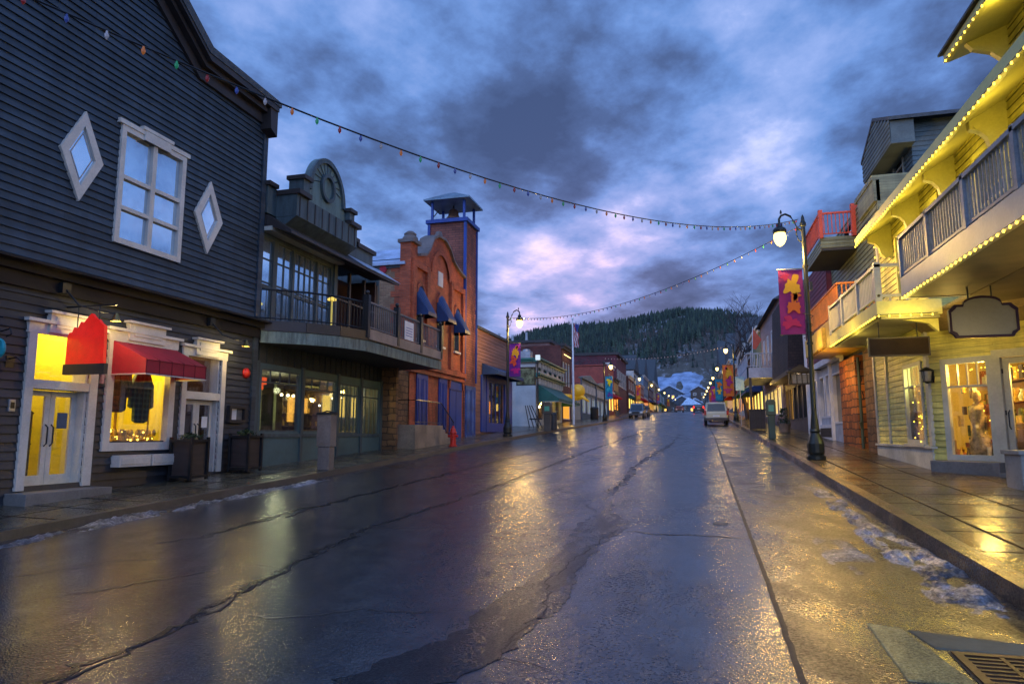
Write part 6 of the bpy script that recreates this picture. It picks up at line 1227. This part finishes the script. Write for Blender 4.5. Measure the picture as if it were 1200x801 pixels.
def kiosk(x, y, z, h_, label, col, wd=.2):
    r = thing('parking_kiosk', label, 'parking kiosk', (x, y, z)); m = MB(); m.box(x-wd*.75, x+wd*.75, y-.13, y+.13, z, z+h_*.62); m.build('base', col, r, bevel=.02)
    m = MB(); m.prism([(x-wd, z+h_*.6), (x+wd, z+h_*.6), (x+wd, z+h_*.93), (x+wd*.7, z+h_), (x-wd*.7, z+h_), (x-wd, z+h_*.93)], y-.17, y+.17); m.build('head', col, r, bevel=.02)
    m = MB(); m.box(x-wd*.55, x+wd*.55, y-.185, y-.17, z+h_*.70, z+h_*.86); m.build('screen', M('kiosk_screen', (.05, .25, .22), .2), r)
dg = M('dark_teal_metal', (.02, .05, .055), .4, metal=.3)
kiosk(3.22, 32.4, g(32.4)+.15, 1.75, 'dark teal parking kiosk on the pavement beyond the nearest lamp post', dg); kiosk(-8.85, 41.5, g(41.5)+.13, 1.8, 'dark parking kiosk in front of the pale shop with green awning', M('charcoal_metal', (.04, .045, .05), .4), .28)
def bin_(x, y, label, col, h_=1.0, rr_=.3):
    z = g(y)+.14; r = thing('litter_bin', label, 'litter bin', (x, y, z)); m = MB(); m.lathe([(rr_*.9, 0), (rr_, .08), (rr_, h_*.85), (rr_*1.06, h_*.87)], (x, y, z), 14); m.build('drum', col, r); m = MB(); m.lathe([(rr_*1.08, h_*.87), (rr_*.9, h_), (rr_*.35, h_*1.04), (rr_*.3, h_*.9)], (x, y, z), 14); m.build('lid', black, r)
bin_(-8.9, 43.4, 'round dark litter bin beside the parking kiosk by the green awning', M('charcoal_metal', (.04, .045, .05)), 1.1, .26); bin_(-10.6, 74, 'round black litter bin outside the twin storefront', black, 1.3, .45)
x, y = 3.5, 43.0; z = g(y)+.15; r = thing('slatted_bin', 'square dark slatted bin on the pavement below the shingled storey', 'litter bin', (x, y, z)); m = MB(); m.box(x-.42, x+.42, y-.4, y+.4, z+.05, z+1.15); m.build('box', M('dark_slats', (.045, .03, .025)), r); m = MB(); m.box(x-.46, x+.46, y-.44, y+.44, z+1.15, z+1.22); [m.box(x-.45+k*.3, x-.42+k*.3, y-.43, y-.40, z, z+1.15) for k in range(4)]; m.build('frame', black, r)
# stacked chairs / A-frame and plant in the gap by the pale wall
x, y = -11.2, 46.5; z = g(y)+.2; r = thing('folded_easel', 'dark folded easel stand leaning by the pale end wall', 'easel', (x, y, z)); m = MB(); [m.tube([(x+.3*k, y, z), (x-.35+.15*k, y+.2, z+1.55)], .035, 5) for k in range(4)]; m.tube([(x, y, z+.6), (x+.9, y, z+.6)], .05, 5); m.build('frame', iron, r)
def shrub(x, y, z, h_, w_, label, pot=True, n=320, col=(.03, .05, .02)):
    r = thing('potted_shrub', label, 'potted plant', (x, y, z)); m = MB()
    if pot: m.lathe([(.25, 0), (.34, .45), (.30, .45), (.28, .4), (.02, .4)], (x, y, z), 12); m.build('pot', M('stone_pot', (.2, .14, .1), .6), r)
    m = MB(); rr = random.Random(int(x*7+y))
    for i in range(n):
        a = rr.uniform(0, 2*pi); q = w_*math.sqrt(rr.random()); zc = rr.random(); c = Vector((x+q*cos(a)*(1-zc*.5), y+q*sin(a)*(1-zc*.5), z+.42+h_*zc)); u = Vector((rr.uniform(-1, 1), rr.uniform(-1, 1), rr.uniform(-.3, 1))).normalized()*.07; v = u.cross(Vector((rr.random(), rr.random(), rr.random()))).normalized()*.03
        m.quad(tuple(c-u), tuple(c+v), tuple(c+u), tuple(c-v))
    m.build('foliage', M('shrub_leaves', col, .6, var=.5, vs=15), r)
shrub(-10.3, 48.9, g(48)+.15, .9, .45, 'potted shrub at the foot of the pale end wall'); shrub(-10.5, 95.5, g(95)+.2, 1.3, .6, 'potted shrub outside the narrow red front'); shrub(4.7, 40.5, g(40)+.15, .9, .4, 'potted shrub under the shingled storey')
x, y = -11.0, 45.0; r = thing('framed_street_sign', 'framed picture sign hanging from a post by the pale end wall', 'sign', (x, y, g(y)+.2)); z = g(y)+.2; FY2 = wallY(45.0)
m = MB(FY2); m.tube([(x+.75, 0, z), (x+.75, 0, z+4.6)], .045, 8); m.tube([(x+.75, 0, z+4.4), (x-.75, 0, z+4.4)], .035, 6); m.build('post', iron, r)
m = MB(FY2); m.frame(x-.75, x+.6, z+2.9, z+4.15, .08, -.04, .04); m.build('frame', iron, r); m = MB(FY2); m.box(x-.67, x+.52, -.02, .02, z+2.98, z+4.07); m.build('panel', M('green_red_panel', (.12, .16, .10), .5, var=.9, vs=3), r)
m = MB(FY2); m.box(x+.62, x+.9, -.12, .12, z+4.62, z+4.95); m.build('lamp_box', E('pale_lamp_box', (.7, .85, 1), .8), r)
r = thing('lantern_sign', 'dark wrought iron lantern sign over the pavement beside the grey storefront', 'sign', (5.0, 33.8, 4.2)); m = MB(wallY(33.8)); m.tube([(5.6, 0, 4.7), (4.2, 0, 4.75)], .03, 6); m.frame(4.2, 5.2, 4.05, 4.6, .05, -.15, .15); m.prism([(4.1, 4.6), (5.3, 4.6), (4.7, 4.95)], -.25, .25); [m.box(4.3+k*.22, 4.34+k*.22, -.16, .16, 4.05, 4.6) for k in range(4)]; m.build('ironwork', black, r)
m = MB(wallY(33.8)); m.box(4.3, 5.1, -.12, .12, 4.08, 4.5); m.build('glass', M('lantern_glass', (.25, .24, .2)), r)
x, y = 4.9, 62.5; r = thing('shop_pennant', 'red pennant standing up from the white balcony', 'flag', (4.6, 50, 7.2)); m = MB(wallY(50)); m.tube([(3.9, 0, 6.4), (4.05, 0, 9.2)], .03, 6); m.build('staff', white, r); m = MB(wallY(50)); m.prism([(4.04, 9.1), (4.6, 8.3), (4.2, 7.6), (3.98, 7.7)], -.01, .02); m.build('cloth', M('red_orange_paint', (.50, .07, .03)), r)
r = thing('street_pole_sign', 'small pale notice on a thin pole at the kerb beside the pickup', 'sign', (3.15, 52, g(52)+.15)); z = g(52)+.15; m = MB(); m.tube([(3.15, 52, z), (3.15, 52, z+2.6)], .035, 6); m.build('post', steel, r); m = MB(); m.box(2.85, 3.45, 51.93, 51.96, z+2.5, z+3.5); m.build('panel', M('pale_teal_notice', (.35, .5, .48), .5), r)
# ================================================================== cars
tyre = M('tyre_rubber', (.012, .012, .012), .8); rimm = M('alloy_rim', (.35, .35, .36), .35, metal=.8); carglass = M('car_glass', (.015, .018, .022), .06, spec=.8, bump=0)
def car(name, cat, label, loc, rz, paint, tail_lit=False, head_lit=False, rack=True, hgt=1.78, Lh=2.3, hatch=True):
    """car faces +y in its own space, then turned by rz"""
    r = thing(name, label, cat, (0, 0, 0)); hw = .92
    st = [(-Lh, .55, .98, .80), (-Lh+.12, .40, 1.02, .90), (-1.4, .36, 1.04, hw), (0, .34, 1.04, hw), (1.0, .36, 1.04, hw), (1.35, .38, 1.00, .91), (Lh-.25, .42, .92, .86), (Lh, .50, .78, .76)]
    m = MB()
    for (y, zl, zh, w_) in st: m.v += [(-w_*.92, y, zl), (w_*.92, y, zl), (w_, y, (zl+zh)/2), (w_*.97, y, zh-.06), (w_*.9, y, zh), (-w_*.9, y, zh), (-w_*.97, y, zh-.06), (-w_, y, (zl+zh)/2)]
    for i in range(len(st)-1):
        for k in range(8): m.f.append((i*8+k, i*8+(k+1) % 8, (i+1)*8+(k+1) % 8, (i+1)*8+k)); m.mi.append(0)
    m.f += [tuple(range(8)), tuple(range((len(st)-1)*8, len(st)*8))]; m.mi += [0, 0]
    gh = [(-Lh+.05, .98, .84, 1.0), (-Lh+.22, hgt-.04, .70, 1), (-1.2, hgt, .72, 1), (.1, hgt, .72, 1), (.35, hgt-.08, .68, 1), (1.15, 1.0, .80, 1)]
    n0 = len(m.v)
    for (y, zt, w_, _) in gh: m.v += [(-.86, y if zt < 1.1 else y, 1.0), (.86, y, 1.0), (w_, y, zt), (-w_, y, zt)]
    for i in range(len(gh)-1):
        for k in range(4): m.f.append((n0+i*4+k, n0+i*4+(k+1) % 4, n0+(i+1)*4+(k+1) % 4, n0+(i+1)*4+k)); m.mi.append(0)
    m.build('body', paint, r, bevel=.02)
    gl = MB(); yb = -Lh+.11; gl.add([(-.70, yb-.04, 1.12), (.70, yb-.04, 1.12), (.62, yb+.09, hgt-.12), (-.62, yb+.09, hgt-.12)], [(0, 1, 2, 3)]); gl.build('rear_window', carglass, r)
    gl = MB(); gl.add([(-.70, 1.14, 1.06), (.70, 1.14, 1.06), (.60, .43, hgt-.14), (-.60, .43, hgt-.14)], [(0, 1, 2, 3)]); gl.build('windscreen', carglass, r)
    for s_ in (-1, 1):
        for a, b_ in ((-2.0, -1.15), (-1.05, -.15), (-.05, .55)):
            a = max(a, -Lh+.3); gl = MB(); gl.add([(s_*.865, a, 1.08), (s_*.865, b_+(.3 if b_ > 0 else 0), 1.08), (s_*.745, b_, hgt-.14), (s_*.745, a+.02, hgt-.14)], [(0, 1, 2, 3)]); gl.build('side_window', carglass, r)
        m = MB(); m.box(s_*.84-.08, s_*.84+.08, -Lh-.02, -Lh+.1, .82, 1.18); m.build('tail_light', E('tail_glow', (1, .02, .01), 5) if tail_lit else M('red_lens', (.35, .015, .01), .2), r)
        m = MB(); m.box(s_*.66-.14, s_*.66+.14, Lh-.16, Lh+.02, .66, .84); m.build('headlight', M('clear_lens', (.6, .62, .65), .15, emis=(1, .9, .7), es=(2 if head_lit else .05)), r)
        m = MB(); m.box(s_*1.0-.10, s_*1.0+.10, .72, .86, 1.05, 1.22); m.build('mirror', black, r)
        for y in (-1.42, 1.38):
            m = MB(); m.lathe([(.24, -.11), (.355, -.10), (.37, 0), (.355, .10), (.24, .11)], (s_*.80, y, .37), 18, axis=0); w_ = m.build('wheel', tyre, r); m = MB(); m.lathe([(.235, -.115), (.21, -.08), (.06, -.1), (.06, .1), (.21, .08), (.235, .115)], (s_*.80, y, .37), 14, axis=0); m.build('rim', rimm, w_)
    for q_ in ((-.86, .86, -Lh-.09, -Lh+.12, .40, .62), (-.84, .84, Lh-.15, Lh+.07, .38, .58)): MB().box(*q_).build('bumper', M('dark_bumper', (.06, .05, .05), .5), r, bevel=.02)
    m = MB(); m.box(-.26, .26, -Lh-.025, -Lh+.05, .68, .82); m.build('number_plate', white, r)
    m = MB(); m.box(-.42, .42, Lh-.06, Lh+.03, .62, .82); m.build('grille', black, r)
    if rack: m = MB(); [m.tube([(s_*.6, -1.9, hgt+.02), (s_*.6, -1.8, hgt+.12), (s_*.6, .0, hgt+.12), (s_*.6, .15, hgt)], .022, 5) for s_ in (-1, 1)]; [m.tube([(-.6, y, hgt+.12), (.6, y, hgt+.12)], .02, 5) for y in (-1.6, -.5)]; m.build('roof_rack', black, r)
    r.location = (loc[0], loc[1], g(loc[1])); r.rotation_euler = (math.atan(S), 0, 0) if rz == 0 else (-math.atan(S), 0, rz)
    return r
car('parked_suv', 'car', 'white utility vehicle parked at the kerb and seen from behind', (1.55, 58.5), 0, M('cream_white_car_paint', (.50, .46, .34), .35, var=.1, bump=0), hgt=1.82)
car('parked_suv', 'car', 'silver utility vehicle facing downhill beside the shops', (-6.9, 85), pi, M('silver_blue_car_paint', (.16, .19, .22), .3, metal=.5, bump=0), head_lit=False)
car('parked_car', 'car', 'dark car parked just behind the silver utility vehicle', (-6.9, 93), pi, M('dark_car_paint', (.03, .035, .04), .3, bump=0), rack=False, hgt=1.5)
car('parked_car', 'car', 'red car parked in front of the white utility vehicle', (2.1, 70), 0, M('red_car_paint', (.35, .03, .02), .3, bump=0), rack=False, hgt=1.55)
car('moving_car', 'car', 'dark car far up the street with glowing red tail lights', (.5, 128), 0, M('dark_car_paint', (.03, .035, .04)), tail_lit=True, rack=False, hgt=1.5)
car('parked_car', 'car', 'orange-red car at the far end of the street', (-3.6, 165), pi, M('orange_red_car_paint', (.40, .07, .02), .3, bump=0), rack=False, hgt=1.5)
# ================================================================== trees
def bare_tree(x, y, z, h_, label, seed):
    r = thing('bare_tree', label, 'tree', (x, y, z)); rr = random.Random(seed); m = MB(); tw_ = MB()
    def br(p, d, l, rad, dep):
        pts = [p]; q = p; dd = d
        for i in range(3): dd = (dd+Vector((rr.uniform(-.25, .25), rr.uniform(-.25, .25), rr.uniform(-.05, .2)))).normalized(); q = q+dd*l/3; pts.append(q)
        (m if dep < 2 else tw_).tube([tuple(a) for a in pts], [rad, rad*.85, rad*.72, rad*.6], 6 if dep < 2 else 4, cap=False)
        if dep >= 5: return
        for k in range(3 if dep else 4):
            a = rr.uniform(0, 2*pi); nd_ = (dd*.75+Vector((cos(a), sin(a), rr.uniform(-.1, .5)))*.75).normalized(); br(pts[rr.choice((2, 3)) if k else 3], nd_, l*rr.uniform(.6, .8), rad*.55, dep+1)
    br(Vector((x, y, z)), Vector((0, 0, 1)), h_*.34, h_*.022, 0)
    tw_.build('crown', M('twig_bark', (.05, .04, .04), .8), r); m.build('trunk', M('grey_bark', (.07, .055, .05), .8), r)
bare_tree(5.2, 75, g(75), 13.5, 'bare branching tree rising behind the white balcony and shingled storey', 4)
bare_tree(-16, 100, g(100), 11, 'bare tree rising behind the twin storefront', 9)
def conifer(mb, x, y, z, h_, w_, rr, tiers=5):
    n = 6
    for k in range(tiers):
        z0 = z+h_*(.08+.80*k/tiers); z1 = z+h_*min(1., .08+.80*k/tiers+.34); w2 = w_*(1-.82*k/tiers); off = rr.random()*2
        vs = [(x+rr.uniform(-.06, .06)*w_, y, z1)]+[(x+w2*rr.uniform(.65, 1.15)*cos(off+2*pi*i/n), y+w2*rr.uniform(.65, 1.15)*sin(off+2*pi*i/n), z0+rr.uniform(-.03, .03)*h_) for i in range(n)]
        mb.add(vs, [(0, 1+i, 1+(i+1) % n) for i in range(n)])
rr = random.Random(11); fo = [MB(), MB(), MB()]; cnt = 0
for i in range(26000):
    az = rr.uniform(-21, 9); dist = math.sqrt(rr.uniform(400**2, 860**2)); x = dist*sin(R(az)); y = dist*cos(R(az))
    tt = (y-330)/470
    dens = .95 if tt > .5 else .10+.9*max(0, tt-.12)/.38
    if tt < .45 and mnoise.noise(Vector((x*.02, y*.02, 1))) < .05: dens *= .25
    if tt > .45 and mnoise.noise(Vector((x*.013, y*.02, 4))) < -.18: dens *= .15
    if abs(x+10) < 19 and 400 < y < 455 and rr.random() < .95: continue
    if rr.random() > dens*.8: continue
    h_ = rr.choice((rr.uniform(3.5, 7), rr.uniform(6, 12), rr.uniform(6, 9)))*(1 if tt > .3 else .8); conifer(fo[rr.randint(0, 2)], x, y, hill(x, y)-.3, h_, h_*rr.uniform(.16, .24), rr, 4); cnt += 1
for k, c in enumerate(((.026, .046, .034), (.042, .064, .038), (.016, .030, .024))):
    tag(fo[k].build('hillside_forest', M('conifer_needles_%d' % k, c, .8, var=.45, vs=.08, bump=0)), ('dark conifer forest covering the hill', 'mid green conifers scattered through the hill forest', 'blackish conifers scattered through the hill forest')[k], kind='stuff')
# scrub trees on the lower slopes
sc_ = MB()
for i in range(2600):
    x = rr.uniform(-170, 80); y = rr.uniform(340, 620)
    if abs(x+10) < 18 and 400 < y < 455: continue
    z = hill(x, y); h_ = rr.uniform(3, 7)
    for k in range(7): a = rr.uniform(0, 2*pi); sc_.tube([(x, y, z), (x+cos(a)*h_*.12, y, z+h_*.5), (x+cos(a)*h_*.3, y+sin(a)*h_*.3, z+h_*rr.uniform(.8, 1.))], [.14, .09, .04], 3, cap=False)
tag(sc_.build('bare_scrub', M('bare_scrub_twigs', (.10, .08, .07), .9, var=.3, bump=0)), 'bare grey-brown scrub trees on the lower slope', kind='stuff')
# ---- houses below the snow field and pale ones high on the slope
def house(x, y, w_, d_, h_, label, wallc, roofc, rz=0, win=True, lit=False):
    z = hill(x, y)-1; r = thing('hill_house', label, 'house', (x, y, z)); m = MB(); m.box(x-w_/2, x+w_/2, y, y+d_, z, z+h_); m.build('walls', wallc, r)
    m = MB(wallY(y)); m.prism([(x-w_/2, z+h_), (x+w_/2, z+h_), (x, z+h_+w_*.28)], -d_, 0); m.build('gable', wallc, r)
    m = MB(wallY(y)); e = w_*.06; m.prism([(x-w_/2-e, z+h_-e*.5), (x, z+h_+w_*.28), (x+w_/2+e, z+h_-e*.5), (x+w_/2+e, z+h_+.5), (x, z+h_+w_*.28+.9), (x-w_/2-e, z+h_+.5)], -d_-.6, .6); m.build('roof', roofc, r)
    if win:
        n = max(2, int(w_/3.5))
        for fl in range(max(1, int(h_/3.2))):
            for k in range(n):
                a = x-w_/2+w_*(k+.3)/n; f = MB(wallY(y)); f.frame(a, a+w_/n*.4, z+1.2+fl*3.1, z+2.8+fl*3.1, .15, -.02, .06); f = f.build('window', white, r); m = MB(wallY(y)); m.box(a+.1, a+w_/n*.4-.1, .0, .03, z+1.3+fl*3.1, z+2.7+fl*3.1); m.build('pane', g1 if (lit and (k+fl) % 3 == 0) else dkglass, f)
slw = M('slate_house_wall', (.06, .075, .10), .7); tnw = M('timber_house_wall', (.09, .06, .045), .7)
house(-14, 396, 15, 10, 7, 'large slate lodge with snowy gable below the snow field', slw, snowroof, lit=True)
house(-27, 402, 9, 9, 6, 'small timber chalet at the edge of the snow field', tnw, roofm, lit=True); house(2, 404, 9, 9, 7, 'timber chalet with snowy roof beside the slate lodge', tnw, snowroof, lit=True)
house(-21, 372, 9, 9, 5, 'dark timber chalet below the slate lodge', tnw, roofm, lit=True); house(-7, 378, 8, 9, 6, 'blue-grey chalet with pale roof near the top of the street', slw, snowroof, lit=True); house(10, 376, 9, 10, 8, 'tall slate chalet behind the parking side roofs', slw, roofm, lit=True)
house(-13, 352, 7, 8, 4.5, 'low cabin at the very top of the street', tnw, roofm, lit=True); house(0, 352, 7, 8, 5, 'snow-roofed cabin at the very top of the street', slw, snowroof, lit=True)
house(34, 690, 12, 8, 6, 'pale blue house high on the hill among conifers', wt, snowroof, win=False); house(44, 680, 9, 8, 7, 'narrow white house high on the hill', wt, snowroof, win=False); house(22, 800, 10, 8, 5, 'tiny snowy roof on the ridge', wt, snowroof, win=False)
r = thing('event_tent', 'blue-white peaked tent at the end of the street', 'tent', (-1.5, 300, g(300))); m = MB(); z = g(300); m.add([(-6, 300, z+3), (3, 300, z+3), (3, 308, z+3), (-6, 308, z+3), (-3, 303, z+6.5)], [(0, 1, 4), (1, 2, 4), (2, 3, 4), (3, 0, 4)]); m.build('canopy', M('pale_tent', (.4, .5, .62), .6), r); m = MB(); [m.box(x-.1, x+.1, y-.1, y+.1, z-.5, z+3) for x in (-6, 3) for y in (300, 308)]; m.build('tent_post', white, r)
